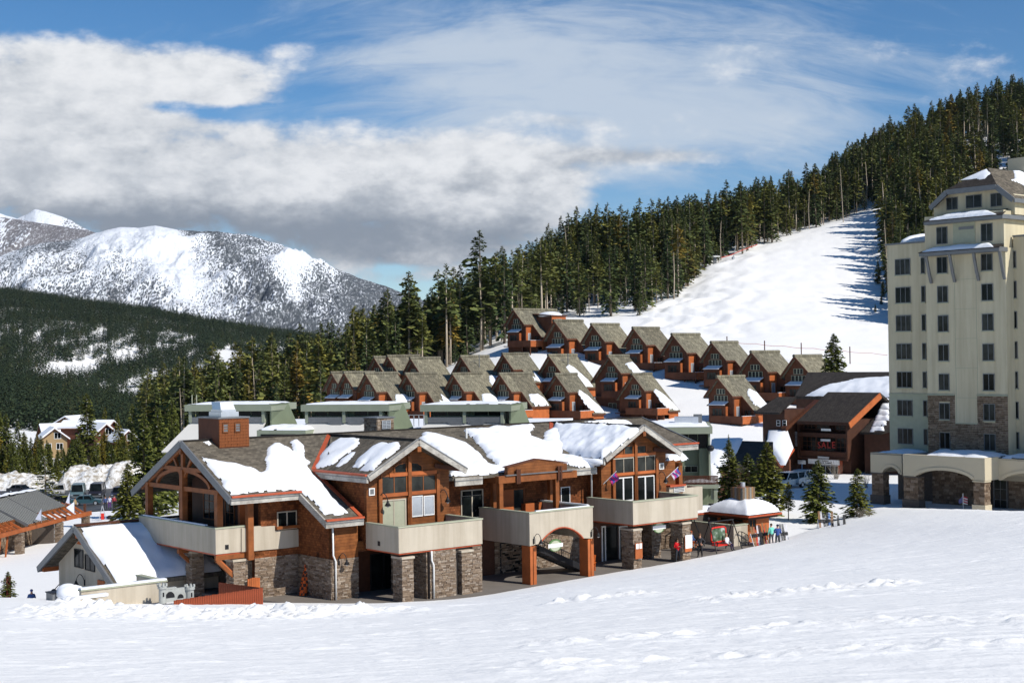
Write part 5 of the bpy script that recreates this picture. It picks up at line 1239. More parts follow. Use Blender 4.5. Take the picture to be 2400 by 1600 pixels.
        m = MB(); m.slab([(go, D_, we), (go, vm - half, wm_), (ua, vm, wr_), (ub, vm, wr_), (ub, D_, we)], (0, 0, -t)); m.build('roof', M_['roof'], Ht)
        m = MB(); m.slab([(go, vm + half, wm_), (go, vm - half, wm_), (ua, vm, wr_)], (0, 0, -t)); m.build('roof', M_['roof_dark'], Ht)
        m = MB()
        for p, q in (((A_, we), (vm + half, wm_)), ((vm + half, wm_), (vm - half, wm_)), ((vm - half, wm_), (D_, we))): m.bar((go - .08, p[0], p[1] - .3), (go - .08, q[0], q[1] - .3), .14, .5)
        m.bar((go, D_ - .06, we - .3), (ub, D_ - .06, we - .3), .14, .4); m.build('fascia', M_['metal_grey'], Ht)
        kk = (wr_ - wm_) / (ua - go); pl = (wm_ - kk * go, kk, 0)
        snow_patch(Ht, [(go + .45 * (ua - go), vm + half * .75), (ua * .96 + go * .04, vm + .1), (ua * .6 + go * .4, vm - half * .35), (go + .35 * (ua - go), vm - half * .3)], pl, .12, seed=33, wob=.12, step=.12)
        sl_ = (wr_ - we) / (vm - D_); pr = (wr_ - sl_ * vm, 0, sl_)
        snow_patch(Ht, [onpl(*Z6(x, y), *pr)[:2] for x, y in ((1488, 160), (1568, 175), (1620, 300), (1600, 330), (1560, 262), (1470, 228), (1500, 205))], pr, .3, seed=34)
        m = MB(); q = onv(*Z6(1500, 120), vm); m.box(ua + 6, ua + 9, vm - 1.5, vm + 1.5, wr_ - .5, wr_ + 1.5); m.build('lift_housing', M_['hotel2'], Ht)
        # rear wing joining on the right (sunlit side walls)
        m = MB(); m.tube([(UB + 6, s0 - .05, we), (UB + 6, s0 - .05, 20)], .06, 6); m.build('downpipe', M_['rust'], Ht)
    # arcade in front
    UC = 67.0
    with based('hotel_arcade', 'low cream arcade with arched openings on stone piers in front of the hotel', 'arcade', 68, 5) as Ar:
        def fascia(u, v0, v1, w0, w1, arches, t=.6):
            pts = [(v0, w0)]; tops = []
            for (b0, b1, rise) in arches:
                n = 14; pts += [(b0 + (b1 - b0) * i / n, w0 + rise * (1 - (2 * i / n - 1) ** 2) ** .7) for i in range(n + 1)]
            pts += [(v1, w0), (v1, w1), (v0, w1)]
            o = wall('fascia', Ar, 'u', u, pts, t, M_['hotel2'])
            for (b0, b1, rise) in arches:
                m = MB(); n = 14; P = [(u - .03, b0 + (b1 - b0) * i / n, w0 + .16 + rise * (1 - (2 * i / n - 1) ** 2) ** .7) for i in range(n + 1)]
                for p, q in zip(P, P[1:]): m.bar(p, q, .07, .3)
                m.build('arch_moulding', M_['hotel2'], o)
        def pier(u0, v0, v1, d=1.0, w=3.35, seed=0):
            m = MB(); m.box(u0 + .05, u0 + d, v0 + .05, v1 - .05, -.4, w); p = m.build('pier', M_['mortar'], Ar)
            stones(p, [('u', u0 + .05, v0, v1, 1.1, w - .12), ('v', v0 + .05, u0, u0 + d, 1.1, w - .12)], 'stone_h', (.16, .3), (.25, .6), seed=seed)
            b = MB(); b.box(u0 - .12, u0 + d, v0 - .12, v1 + .12, -.4, 1.1); b.build('pier_base', M_['hotel2'] if v0 < 2 else M_['stone_base'], p); b = MB(); b.box(u0 - .08, u0 + d, v0 - .08, v1 + .08, w - .12, w - .002); b.build('pier_cap', M_['hotel2'] if v0 < 2 else M_['stone_base'], p)
        v1 = 9.46; c1 = onu(*Z7(790, 1100), UC)[1]; c2a = onu(*Z7(1197, 1100), UC)[1]
        fascia(UC, .43, v1, 3.38, 5.5, [(c2a, c1 + .35, .75)])
        pier(UC, c1, v1 - .05, seed=1); pier(UC, .5, c2a, seed=2)
        uL = 68.8; va = onu(*Z7(675, 900), uL)[1]; vz = onu(*Z7(440, 900), uL)[1]; wL = onu(*Z7(440, 815), uL)[2]
        p1 = onu(*Z7(480, 1100), uL)[1]; p0 = onu(*Z7(535, 1100), uL)[1]
        fascia(uL, va + .1, vz, 3.3, wL, [(va + .3, p0 + .2, .7)]); pier(uL, p0, vz - .1, seed=3)
        m = MB(); m.box(uL + .6, 74, vz - .5, vz, 3.3, wL); m.build('fascia', M_['hotel2'], Ar)
        um = onv(*Z7(1380, 840), .43)[0]
        m = MB(); m.box(UC + .6, um, .43, .95, 3.38, 5.5); m.build('fascia', M_['hotel2'], Ar)
        vc = onu(*Z7(1380, 900), um)[1]
        fascia(um, vc - 16, vc, 3.3, 5.35, [(vc - 8.2, vc - .3, .9), (vc - 15.5, vc - 9.4, .9)]); pier(um, vc - 9.2, vc - 8.3, seed=4)
        m = MB(); m.box(UC + .1, 72, .5, v1 - .1, 5.35, 5.42); m.box(uL, 73.4, va, vz, 5.2, 5.3); m.box(um, 73, -16, vc, 5.2, 5.3); m.build('canopy_roof', M_['metal_grey'], Ar)
        m = MB(); m.box(72.0, 72.3, -18, vb1 if False else 9.6, -.3, 5.2); m.box(73.4, 73.7, 9.6, vz, -.3, 5.2); m.build('back_wall', M_['stone_base'], Ar)
        stones(Ar, [('u', 72.0, 4.6, 9.5, 0, 5), ('u', 72.0, -9, 1.0, 0, 5)], 'stone_h', (.18, .32), (.3, .7), seed=8)
        window(Ar, 'u', 71.9, 2.9, 4.1, .1, 3.2, 1, 1, 'black', .1, name='door'); window(Ar, 'u', 71.9, 1.2, 2.5, .2, 3.2, 2, 3, 'metal_grey', .08)
        for k in range(3): window(Ar, 'u', 71.9, -3.5 - k * 1.6, -2.2 - k * 1.6, .1, 3.1, 1, 1, 'black', .1)
        snow_patch(Ar, [(UC + .2, .6), (71.8, .6), (71.8, v1 - .3), (UC + .3, v1 - 2.4), (UC + .15, v1 - 4)], (5.43, 0, 0), .5, seed=41, step=.25, edge=.8)
        snow_patch(Ar, [(uL + .2, va), (73.2, va), (73.2, vz - .8), (uL + .5, vz - .4)], (5.3, 0, 0), .35, seed=42, step=.25, edge=.6)
        snow_patch(Ar, [(um + .1, -15.8), (71.8, -15.8), (71.8, vc - .2), (um + .1, vc - .2)], (5.36, 0, 0), .45, seed=43, step=.3, edge=.6)
build_hotel()

def build_shop():
    UE = 91.5; UF = 92.6
    with based('ski_shop', 'dark brown ski shop with sale letters in its glazed front and steep dark roofs', 'shop', 96, 41) as S:
        p = lambda x, y, u: onu(*W1(x, y), u)
        eL, eR = p(595, 702, UE), p(1335, 722, UE); we = (eL[2] + eR[2]) / 2
        pl = (we - .56 * UE, .56, 0)
        rL, rR = onpl(*W1(822, 290), *pl), onpl(*W1(1558, 295), *pl); ur = (rL[0] + rR[0]) / 2; print('shop ridge', rL, rR, eL, eR)
        V0, V1 = eR[1], eL[1]
        roof_slab(S, [(UE, V0), (UE, V1), (ur, V1), (ur, V0)], pl, .35, 'roof_dark')
        wr = pl[0] + pl[1] * ur
        roof_slab(S, [(ur, V0), (ur, V1), (ur + 7, V1), (ur + 7, V0)], (wr + .56 * ur, -.56, 0), .35, 'roof_dark')
        m = MB(); m.bar((UE - .1, V0 - .06, we - .35), (ur, V0 - .06, wr - .35), .12, .75); m.build('barge_board', M_['orange'], S); m = MB(); m.bar((UE, V1 + .06, we - .3), (ur, V1 + .06, wr - .3), .12, .4); m.build('barge_board', M_['shop_brown'], S)
        m = MB(); m.bar((UE - .06, V0, we - .18), (UE - .06, V1, we - .18), .12, .4); m.build('fascia', M_['shop_brown'], S)
        # front box
        b0, b1 = p(1318, 1200, UF)[1], p(628, 1200, UF)[1]; wb = p(900, 1215, UF)[2]
        m = MB(); m.box(UF + .5, ur + 6, b0, b1, -.5, we + .2); m.box(UF + .5, UF + .6, b0, b1, wb, we)
        m.build('wall', M_['shop_brown'], S)
        m = MB(); m.box(UF - .3, UF + .5, b1 - .15, b1 + .1, wb, we); m.box(UF - .3, UF + .5, b0 - .1, b0 + .15, wb, we); m.box(UF - .3, UF + .5, b0, b1, wb - .25, wb)
        w1, w2 = p(900, 895, UF)[2], p(900, 840, UF)[2]
        m.box(UF - .3, UF + .5, b0 + .15, b1 - .15, w1 - .25, w1 + .25); m.build('window_surround', M_['shop_brown'], S)
        w3 = p(900, 1125, UF)[2]; m = MB(); m.box(UF - .1, UF + .5, b0 + .15, b1 - .15, wb, w3); m.build('spandrel', M_['timber_dark'], S)
        ta, tb = p(900, 812, UF + .5)[2], p(900, 728, UF + .5)[2]; sa, sb = p(900, 1115, UF + .5)[2], p(900, 930, UF + .5)[2]
        for x0, x1, n in ((700, 850, 3), (875, 1050, 3), (1145, 1320, 3)):
            window(S, 'u', UF + .48, p(x0, 770, UF + .5)[1], p(x1, 770, UF + .5)[1], ta, tb, n, 2, 'timber_dark', .08, .06)
        for x0, x1, n in ((680, 860, 3), (875, 1140, 4), (1160, 1318, 3)):
            window(S, 'u', UF + .48, p(x0, 1000, UF + .5)[1], p(x1, 1000, UF + .5)[1], sa, sb, n, 3, 'timber_dark', .08, .06)
        for x, y in ((1000, 825), (995, 972)):
            q = p(x, y, UF - .05); m = MB(); m.box(UF - .08, UF - .02, q[1] - .75, q[1] + .75, q[2] - .14, q[2] + .14); m.build('name_plate', M_['galv'], S)
        # right wing
        u2 = 93.5; wl = p(1400, 852, u2)[2]; pr = (wl - .56 * u2, .56, 0); q0 = onpl(*W1(1600, 366), *pr); q1 = onpl(*W1(1600, 366), *pr); uR = q0[0]; vR = p(1785, 850, u2)[1]
        roof_slab(S, [(u2, vR), (u2, V0 - .05), (uR, V0 - .05), (uR, vR - 4.5), (u2 + 2.5, vR - 3.6)], pr, .25, 'roof_dark')
        m = MB(); m.box(u2 + .6, uR + 4, vR - 5, V0 - .2, -.5, wl + .2); m.build('wall', M_['shop_brown'], S)
        for i in range(6):      # snow lying in ledges on the lower right roof
            y0 = 385 + i * 80; xl = 1790 - i * 34; xr = 1893 - max(0, i - 3) * 35
            P = [onpl(*W1(x, y), *pr)[:2] for x, y in ((xl, y0 + 68), (xl + 22, y0), (xr, y0), (xr, y0 + 70))]
            snow_patch(S, P, pr, .3, seed=50 + i, step=.16, edge=.18, wob=.08)
        # left wing
        u3 = 90.5; wA = p(300, 540, u3)[2]; vA = p(105, 600, u3)[1]; p3 = (wA - .56 * u3, .56, 0); qa = onpl(*W1(165, 355), *p3); 
        roof_slab(S, [(u3 - .6, vA + .9), (u3 - .6, V1 + 1.5), (qa[0], V1 + 1.5), (qa[0], vA - .2)], p3, .25, 'roof_dark')
        m = MB(); m.box(u3, qa[0] + 3, V1 + 1.2, vA, 1.5, wA); m.build('wall', M_['shop_brown'], S)
        for x0, x1 in ((308, 352), (395, 440)): window(S, 'u', u3, p(x0, 700, u3)[1], p(x1, 700, u3)[1], p(x0, 765, u3)[2], p(x0, 695, u3)[2], 1, 2, 'white', .05, .05)
        m = MB(); m.slab([(u3 - .5, V1 + 1.4, wA - 2.2), (u3 - .5, V1 + .6, wA - 2.2), (ur - 1, V1 + .6, wr - 1.0), (ur - 1, V1 + 1.4, wr - 1.0)], (0, 0, -.5)); m.build('barge_board', M_['timber_dark'], S)
        m = MB(); m.box(UF + .2, UF + .5, b1 + .1, vA, -.5, 5.5); m.build('wall', M_['shop_brown'], S)
        # notice board left of the glazing
        x0, x1 = p(618, 900, UF - .1)[1], p(472, 900, UF - .1)[1]; z0, z1 = p(540, 1052, UF - .1)[2], p(540, 848, UF - .1)[2]
        m = MB(); m.box(UF - .14, UF - .02, x0, x1, z0, z1); nb = m.build('notice_board', M_['galv'], S)
        m = MB()
        for i in range(9): w = z1 - .25 - i * (z1 - z0 - .4) / 8; m.box(UF - .155, UF - .143, x0 + .15, x1 - .15 - .3 * ((i * 7) % 3) / 2, w - .035, w + .035)
        m.build('lettering', M_['metal_grey'], nb)
        # entrance under the sign
        q0, q1 = p(1195, 1400, UF)[1], p(900, 1400, UF)[1]; window(S, 'u', UF + .45, q0 + .3, q1, .2, p(1000, 1335, UF)[2], 4, 1, 'galv', .08, .08, name='shopfront')
        m = MB(); m.box(UF - .2, UF + .45, q0 - .1, q0 + .12, 0, p(1000, 1240, UF)[2]); m.build('post', M_['rust'], S)
        # snowy low roofs at lower left
        u4 = 86.0
        plA = (onu(*W1(170, 1290), u4)[2] - .75 * onu(*W1(170, 1290), u4)[1] * 0, 0, 0)
        def facet(name, pts, mat, t=.25):
            m = MB(); m.slab([tuple(onu(*W1(x, y), u)) for x, y, u in pts], (.0, 0, -t)); return m.build(name, mat, S)
        facet('roof', [(180, 835, 91), (460, 830, 91), (545, 1095, 88), (370, 1345, 84.5), (200, 1085, 86.5), (20, 1215, 84)], M_['roof_dark'])
        m = MB(); Q = [onu(*W1(x, y), u) for x, y, u in ((185, 830, 90.8), (455, 828, 90.8), (540, 1085, 87.8), (490, 1190, 86.4), (430, 1330, 84.6), (360, 1330, 84.5), (225, 1130, 86), (205, 1085, 86.4), (30, 1205, 84), (45, 1140, 85), (140, 1030, 87), (175, 960, 88.6))]
        # draped snow as a domed fan
        c = sum(np.array(q) for q in Q) / len(Q) + np.array([0, 0, .35]); vs = [tuple(q + np.array([0, 0, .05])) for q in Q] + [tuple((np.array(q) * .82 + c * .18) + np.array([0, 0, .32])) for q in Q] + [tuple(c + np.array([0, 0, .1]))]
        n = len(Q); fs = [(i, (i + 1) % n, n + (i + 1) % n, n + i) for i in range(n)] + [(n + i, n + (i + 1) % n, 2 * n) for i in range(n)]; m.add(vs, fs); m.build('snow_patch', M_['snow'], S, True)
        m = MB(); q = [onu(*W1(x, y), 84.6) for x, y in ((370, 1345), (545, 1095))]; m.bar(onu(*W1(370, 1350), 84.5), onu(*W1(545, 1100), 88), .15, .3); m.bar(onu(*W1(370, 1350), 84.5), onu(*W1(205, 1090), 86.5), .15, .3); m.build('barge_board', M_['rust'], S)
        wall('wall', S, 'u', 86.6, [(onu(*W1(130, 1300), 86.6)[1], 0), (onu(*W1(480, 1300), 86.6)[1], 0), (onu(*W1(480, 1300), 86.6)[1], 2.5), (onu(*W1(330, 1180), 86.6)[1], 3.6), (onu(*W1(130, 1300), 86.6)[1], 2.5)], .3, M_['brown'])
    UFs = UF - .25
    # signs, flat boards on the shop front
    def text(body, par, u, v, w, size, mat, ext=.02, cx='CENTER'):
        c = bpy.data.curves.new('t', 'FONT'); c.body = body; c.size = size; c.align_x = cx; c.align_y = 'CENTER'; c.extrude = ext; c.resolution_u = 2
        o = bpy.data.objects.new('t', c); me = bpy.data.meshes.new_from_object(o); bpy.data.curves.remove(c)
        me.name = 'lettering'; me.materials.clear(); me.materials.append(mat); t = obj('lettering', me, par)
        # text lies in xy facing +z: stand it up facing -x, reading along -y
        t.matrix_local = Matrix(((0, 0, -1, u), (-1, 0, 0, v), (0, 1, 0, w), (0, 0, 0, 1))); return t
    q0, q1 = onu(*W1(1190, 1325), UFs), onu(*W1(752, 1232), UFs)
    cv, cw = (q0[1] + q1[1]) / 2, (q0[2] + q1[2]) / 2; hw, hh = (q1[1] - q0[1]) / 2, (q1[2] - q0[2]) / 2
    s = thing('shop_sign', 'long white sign reading rentals and tuning over the ski shop entrance', 'sign', wld(UFs, cv, cw), GROT)
    m = MB(); m.box(-.06, .06, -hw, hw, -hh, hh); m.build('board', M_['white'], s)
    text('RENTALS & TUNING', s, -.07, 0, -hh * .38, hh * .98, M_['black']); text('Ski & Snowboard', s, -.07, 0, hh * .5, hh * .75, M_['black'])
    q = onu(*W1(965, 1222), UFs); s = thing('shop_sign', 'small pale board mounted on top of the rentals sign', 'sign', wld(UFs, q[1], q[2]), GROT); m = MB(); m.box(-.05, .05, -.85, .85, -.15, .17); m.build('board', M_['galv'], s)
    q = onu(*W1(660, 1280), UFs); s = thing('shop_sign', 'short pale sign left of the rentals sign on the shop wall', 'sign', wld(UFs, q[1], q[2]), GROT); m = MB(); m.box(-.05, .05, -.62, .62, -.24, .24); m.build('board', M_['galv'], s)
    red = plain('red_letter', (.42, .04, .03), .5)
    for i, (x, ch) in enumerate(((905, 'S'), (970, 'A'), (1042, 'L'), (1108, 'E'))):
        q = onu(*W1(x, 1043), UF + .32); s = thing('sale_letter', 'red letter %s of the word SALE standing in the shop window' % ch, 'letter', wld(UF + .32, q[1], q[2]), GROT, group='red sale letters')
        text(ch, s, 0, 0, 0, 1.15, red, .03)
    # the long dark roof behind
    with based('shop_hall', 'long low building with a broad dark roof half under snow behind the ski shop', 'building', 118, 40) as B:
        pl = (onv(*W1(1300, 160), 0)[2] * 0 + 7.0 - .42 * 108, .42, 0)
        pts = [onpl(*W1(x, y), *pl) for x, y in ((560, 350), (740, 12), (1990, 5), (1990, 380))]
        u1 = (pts[1][0] + pts[2][0]) / 2; u0 = (pts[0][0] + pts[3][0]) / 2
        roof_slab(B, [p_[:2] for p_ in pts], pl, .4, 'roof_dark')
        snow_patch(B, [onpl(*W1(x, y), *pl)[:2] for x, y in ((700, 348), (860, 270), (960, 215), (1160, 175), (1420, 110), (1640, 88), (1990, 80), (1990, 370), (1600, 362), (1300, 350))], pl, .4, seed=61, step=.35, edge=.4)
        lo = min(p_[1] for p_ in pts) ; hi = max(p_[1] for p_ in pts)
        m = MB(); m.slab([(p_[0] + .3, p_[1], min(p_[2] - .4, 20)) for p_ in pts], (0, 0, -9)); m.build('wall', M_['shop_brown'], B)
build_shop()

# ------------------------------------------------------------------ brown chalets
def build_chalet(RL=6.5, LW=3.0, H=11.2, dormer=False, RR=6.3):
    c = thing('chalet', 'x', 'chalet')
    S = .93; SLf = 1.1 if LW < 3.5 else 1.02; N = 3.4
    roof = lambda pts, f, nm='roof': (lambda m: m.build(nm, M_['shake'], c))(MB().slab([(x, y, f(y)) for x, y in pts], (0, 0, -.3)))
    fr = lambda y: H + S * y; fl = lambda y: H - SLf * y
    roof([(-.4, 0), (-.4, -N), (1.9, -N), (1.9, 0)], fr); roof([(1.9, 0), (1.9, -RR), (RL, -RR), (RL, 0)], fr); roof([(-.4, 0), (RL, 0), (RL, LW), (-.4, LW)], fl)
    m = MB(); m.tube([(-.55, 0, H + .05), (RL + .1, 0, H + .05)], .27, 8); m.build('ridge_cap', M_['shake'], c)
    m = MB()
    m.bar((-.42, 0, H - .2), (-.42, -N, fr(-N) - .2), .1, .34); m.bar((-.42, 0, H - .2), (-.42, LW, fl(LW) - .2), .1, .34); m.bar((1.88, -N, fr(-N) - .2), (1.88, -RR, fr(-RR) - .2), .1, .3)
    m.bar((-.4, -N, fr(-N) - .15), (1.9, -N, fr(-N) - .15), .1, .25); m.bar((1.9, -RR - .02, fr(-RR) - .15), (RL, -RR - .02, fr(-RR) - .15), .1, .25); m.build('barge_board', M_['brown'], c)
    W2 = LW - .5  # sunward faces orange, the others brown: light and shade put into colour
    wall('wall', c, 'u', .25, [(-N + .3, 3.7), (W2, 3.7), (W2, fl(W2) - .3), (0, H - .3), (-N + .3, fr(-N + .3) - .3)], .2, M_['brown'])
    wall('wall', c, 'v', -N + .3, [(.45, 3.7), (2.1, 3.7), (2.1, fr(-N + .3) - .3), (.45, fr(-N + .3) - .3)], .2, M_['orange'])
    wall('wall', c, 'u', 2.1, [(-RR + .3, 3.7), (-N + .3, 3.7), (-N + .3, fr(-N + .3) - .3), (-RR + .3, fr(-RR + .3) - .3)], .2, M_['brown'])
    wall('wall', c, 'v', -RR + .3, [(2.3, -1.5), (RL - .2, -1.5), (RL - .2, fr(-RR + .3) - .3), (2.3, fr(-RR + .3) - .3)], .2, M_['orange'])
    wall('wall', c, 'v', W2 - .2, [(.45, -1.5), (RL - .2, -1.5), (RL - .2, fl(W2) - .4), (.45, fl(W2) - .4)], .2, M_['brown'])
    wall('wall', c, 'u', RL - .4, [(-RR + .5, -1.5), (W2, -1.5), (W2, fl(W2) - .4), (0, H - .4), (-RR + .5, fr(-RR + .5) - .4)], .2, M_['brown'])
    wall('lower_wall', c, 'u', 1.0, [(-RR + .5, -1.5), (W2, -1.5), (W2, 3.5), (-RR + .5, 3.5)], .2, M_['brown'])
    wall('lower_wall', c, 'u', .3, [(-1.9, -1.5), (W2, -1.5), (W2, 3.5), (-1.9, 3.5)], .2, M_['brown'])
    m = MB(); m.box(-1.0, 2.1, -RR + .3, W2, 3.5, 3.69); d = m.build('deck', M_['timber_dark'], c)
    m = MB(); m.box(-1.05, -.95, -RR + .2, 1.2, 3.45, 4.75); m.build('deck_front', M_['brown'], d)
    m = MB(); m.box(-.95, 2.3, -RR + .2, -RR + .3, 3.45, 4.75); m.build('deck_side', M_['orange'], d)  # sunlit side of the deck, the light put into its colour
    m = MB(); m.box(-1.08, 2.3, -RR + .17, -RR + .33, 4.753, 4.8); m.build('deck_rail_snow', M_['snow'], d)
    for y in (-RR + .4, -3.4): m = MB(); m.box(-.95, -.75, y, y + .22, -1, 3.5); m.build('post', M_['brown'], c)
    # bay window with a little shed roof
    m = MB(); m.box(-.55, .25, -1.9, 1.7, 3.7, 6.3); b = m.build('bay', M_['brown'], c)
    m = MB(); m.box(-.5, .24, -2.0, -1.9, 3.7, 6.3); m.build('bay_side', M_['orange'], b)  # orange skin on the bay's sunward side, light put into the colour
    m = MB(); m.slab([(-.95, -2.1, 6.35), (.25, -2.1, 6.95), (.25, 1.9, 6.95), (-.95, 1.9, 6.35)], (0, 0, .12)); m.build('bay_roof', M_['timber_dark'], b)
    m = MB(); m.slab([(-.9, -2.0, 6.49), (.2, -2.0, 7.04), (.2, 1.4, 7.04), (-.9, 1.6, 6.49)], (0, 0, .12)); m.build('bay_snow', M_['snow'], b)
    window(c, 'u', -.55, -1.2, .9, 4.6, 5.9, 3, 1, 'brown', .08, .06, glass='glass_green')
    window(c, 'u', .25, -1.75, 1.1, 7.15, 8.05, 4, 1, 'stucco_cap', .05, .16, glass='glass_green')
    window(c, 'u', .25, -1.2, .6, 8.35, 9.15, 3, 1, 'stucco_cap', .05, .16, glass='glass_green')
    window(c, 'v', -N + .3, .95, 1.6, 4.0, 6.2, 1, 1, 'white', .06, name='door', glass='galv'); window(c, 'u', 2.1, -5.2, -3.9, 3.9, 5.6, 2, 1, 'timber_dark', .07, .06)
    window(c, 'u', .3, -1.4, .6, 1.2, 2.4, 2, 1, 'stucco_cap', .07, .1); window(c, 'u', 1.0, -5.0, -3.0, .4, 2.6, 2, 1, 'black', .08)
    if dormer:
        m = MB(); m.box(4.2, 8.0, -6.9, -2.2, -1.5, 9.6); dm = m.build('dormer', M_['orange'], c)
        m = MB(); m.box(4.0, 4.2, -6.9, -2.2, 3, 9.6); m.build('dormer_side', M_['brown'], dm)  # brown skin on the dormer's shaded side, shade put into the colour
        m = MB(); m.slab([(3.8, -7.1, 9.65), (8.2, -7.1, 9.65), (8.2, -1.2, 10.15), (3.8, -1.2, 10.15)], (0, 0, .2)); m.build('dormer_roof', M_['brown'], dm)
        m = MB(); m.ball((6, -4.2, 9.95), 2.2, 2.9, .75, 14, 8); m.build('dormer_snow', M_['snow'], dm, True)
        for w in (8.2, 5.2, 2.2): window(c, 'v', -6.9, 5.4, 6.8, w, w + .9, 2, 1, 'stucco', .06, .08, glass='glass_green')
    return c
def chalet_pipe(c, H=11.2):
    m = MB(); m.tube([(2.4, -2.2, H - 2.1), (2.4, -2.2, H + .35)], .09, 8); m.bar((2.4, -2.2, H - .6), (1.2, -1.0, H - 1.0), .05); m.build('stove_pipe', M_['metal_grey'], c)
def build_chalets():
    protoA = build_chalet(); protoB = build_chalet(5.0, 4.7, 11.2, False, 7.6); protoC = build_chalet(11.5, 3.0, 11.2, True)
    fr = 'front row'; mr = 'middle row'; ur = 'upper row'
    X = [ # px, py of the near ridge end, distance, type, ridge px, snow, pipe, label
        ((780, 873.5), 270, 'A', 62, 'small', 0, 'leftmost brown chalet of the front row, mostly hidden by its neighbour'),
        ((810, 873.5), 266, 'A', 62, 'tiny', 0, 'second front row chalet from the left, tucked between two others'),
        ((859.7, 875.5), 262, 'A', 66, 'block', 0, 'front row chalet with a thick snow block, behind the middle green roof monitor'),
        ((954, 876.5), 262, 'A', 65, 'torn', 0, 'front row chalet with ragged melting snow, left of the third green roof monitor'),
        ((1064.3, 876.5), 262, 'A', 63, 'block', 0, 'front row chalet whose lower storey the third green roof monitor hides'),
        ((1174, 876.5), 262, 'A', 64, 'block', 0, 'front row chalet with a round snow block, right of the third green roof monitor'),
        ((1304.3, 877.7), 262, 'B', 49, 'long', 0, 'front row chalet with a long oval of snow down its roof, above the lodge ridge'),
        ((1484.2, 877), 262, 'B', 46, 'long', 0, 'wide front row chalet with a long deck, just behind the right lodge gable'),
        ((1683.6, 883.4), 250, 'A', 69, 'big', 0, 'chalet nearest the ski shop, with a large snow patch low on its roof'),
        ((880, 837.5), 296, 'A', 62, None, 1, 'leftmost chalet of the middle row, with a stove pipe on its roof'),
        ((912, 835), 294, 'A', 65, None, 0, 'snow-free chalet second from the left in the middle row, against the dark woods'),
        ((965.6, 839.8), 290, 'A', 62, None, 0, 'middle row chalet with a long bare roof, third from the left'),
        ((1083, 835.7), 288, 'A', 61, 'block', 1, 'middle row chalet with a braced stove pipe and a snow block on its eave'),
        ((1181, 829.6), 286, 'A', 57, 'torn', 0, 'middle row chalet with scattered snow near its eave, below the tall dormered house'),
        ((1289, 833), 284, 'A', 64, 'long', 1, 'middle row chalet with a stove pipe and a long snow strip at its right eave'),
        ((1428, 834.3), 273, 'B', 48, 'wide', 0, 'right end chalet of the middle row, with a snow patch high on its roof'),
        ((1206, 725.4), 325, 'C', 97, None, 0, 'tall chalet with a snow-topped dormer at the left end of the upper row'),
        ((1301.8, 752), 318, 'A', 66, 'dust', 0, 'upper row chalet right beside the tall dormered house'),
        ((1389.8, 760.4), 310, 'A', 64, 'dust', 0, 'upper row chalet third from the left, below the tree edge'),
        ((1486.7, 768.8), 303, 'A', 62.5, None, 0, 'fourth upper row chalet from the left, bare roof, at the foot of the run'),
        ((1578.6, 784), 291, 'A', 67.6, None, 0, 'upper row chalet with white-framed windows below its deck, fifth from the left'),
        ((1670.4, 802.4), 280, 'A', 66, None, 0, 'upper row chalet directly above the nearest chalet with the big snow patch'),
        ((1764, 825.2), 268, 'A', 72, 'edge', 0, 'upper row chalet second from the right, above the ski shop'),
        ((1865, 834.6), 262, 'A', 72, 'block', 0, 'rightmost chalet of the upper row, touching the long dark hall roof')]
    used = {'A': 0, 'B': 0, 'C': 0}; pr = {'A': protoA, 'B': protoB, 'C': protoC}
    rl = {'A': 6.5, 'B': 5.0, 'C': 11.5}; rng = {'A': 65.0, 'B': 50.0, 'C': 112.0}
    for i, ((px, py), D, ty, rp, snow, pipe, lab) in enumerate(X):
        p = atD(px, py, D); s = D / 262.0 * rp / rng[ty]; base = p[2] - 11.2 * s
        c = copy_tree(pr[ty]) if used[ty] else pr[ty]; used[ty] = 1
        if used[ty] and c is not pr[ty]:
            for k in list(kids(c)):
                if k.name.startswith(('snow_patch', 'stove_pipe')): bpy.data.objects.remove(k)
        c.location = (p[0], p[1], base); c.rotation_euler = (0, 0, GROT); c.scale = (s, s, s); c['label'] = lab; c['group'] = 'brown chalets on the hillside'
        X[i] = (c, ty, snow, pipe)
    for i, (c, ty, snow, pipe) in enumerate(X):
        RR = 6.3 if ty != 'B' else 7.6; RL = rl[ty]; pl = (11.2, 0, .93)
        P = {'small': [(1.0, -3.2), (1.2, -2.2), (2.6, -2.0), (3.2, -3.6), (2.2, -4.4)], 'tiny': [(4.4, -5.9), (4.6, -4.6), (5.8, -4.6), (6.2, -6.1)],
             'block': [(2.6, -RR + .05), (2.5, -RR + 1.2), (3.2, -RR + 2.3), (5.2, -RR + 2.3), (6.1, -RR + 1.4), (6.1, -RR + .1)],
             'torn': [(3.0, -RR + .3), (3.4, -RR + 1.4), (4.0, -RR + 1.0), (4.6, -RR + 2.4), (5.2, -RR + 1.3), (6.2, -RR + .8), (6.2, -RR + .1)],
             'long': [(2.2, -RR + .2), (1.6, -RR + 2.0), (1.9, -RR + 4.0), (2.8, -RR + 4.6), (3.8, -RR + 3.4), (4.8, -RR + 1.4), (4.9, -RR + .15)],
             'big': [(3.0, -RR + 1.3), (3.6, -RR + 3.2), (5.0, -RR + 4.1), (6.3, -RR + 3.2), (6.4, -RR + .9), (5.0, -RR + .25)],
             'wide': [(2.4, -1.6), (4.8, -1.2), (4.9, -5.6), (3.9, -5.9), (3.0, -4.0)], 'dust': [(4.6, -RR + .1), (4.9, -RR + 1.3), (6.3, -RR + 1.2), (6.3, -RR + .1)],
             'edge': [(5.6, -RR + .2), (5.8, -RR + 3.0), (6.4, -RR + 3.3), (6.5, -RR + .2)]}
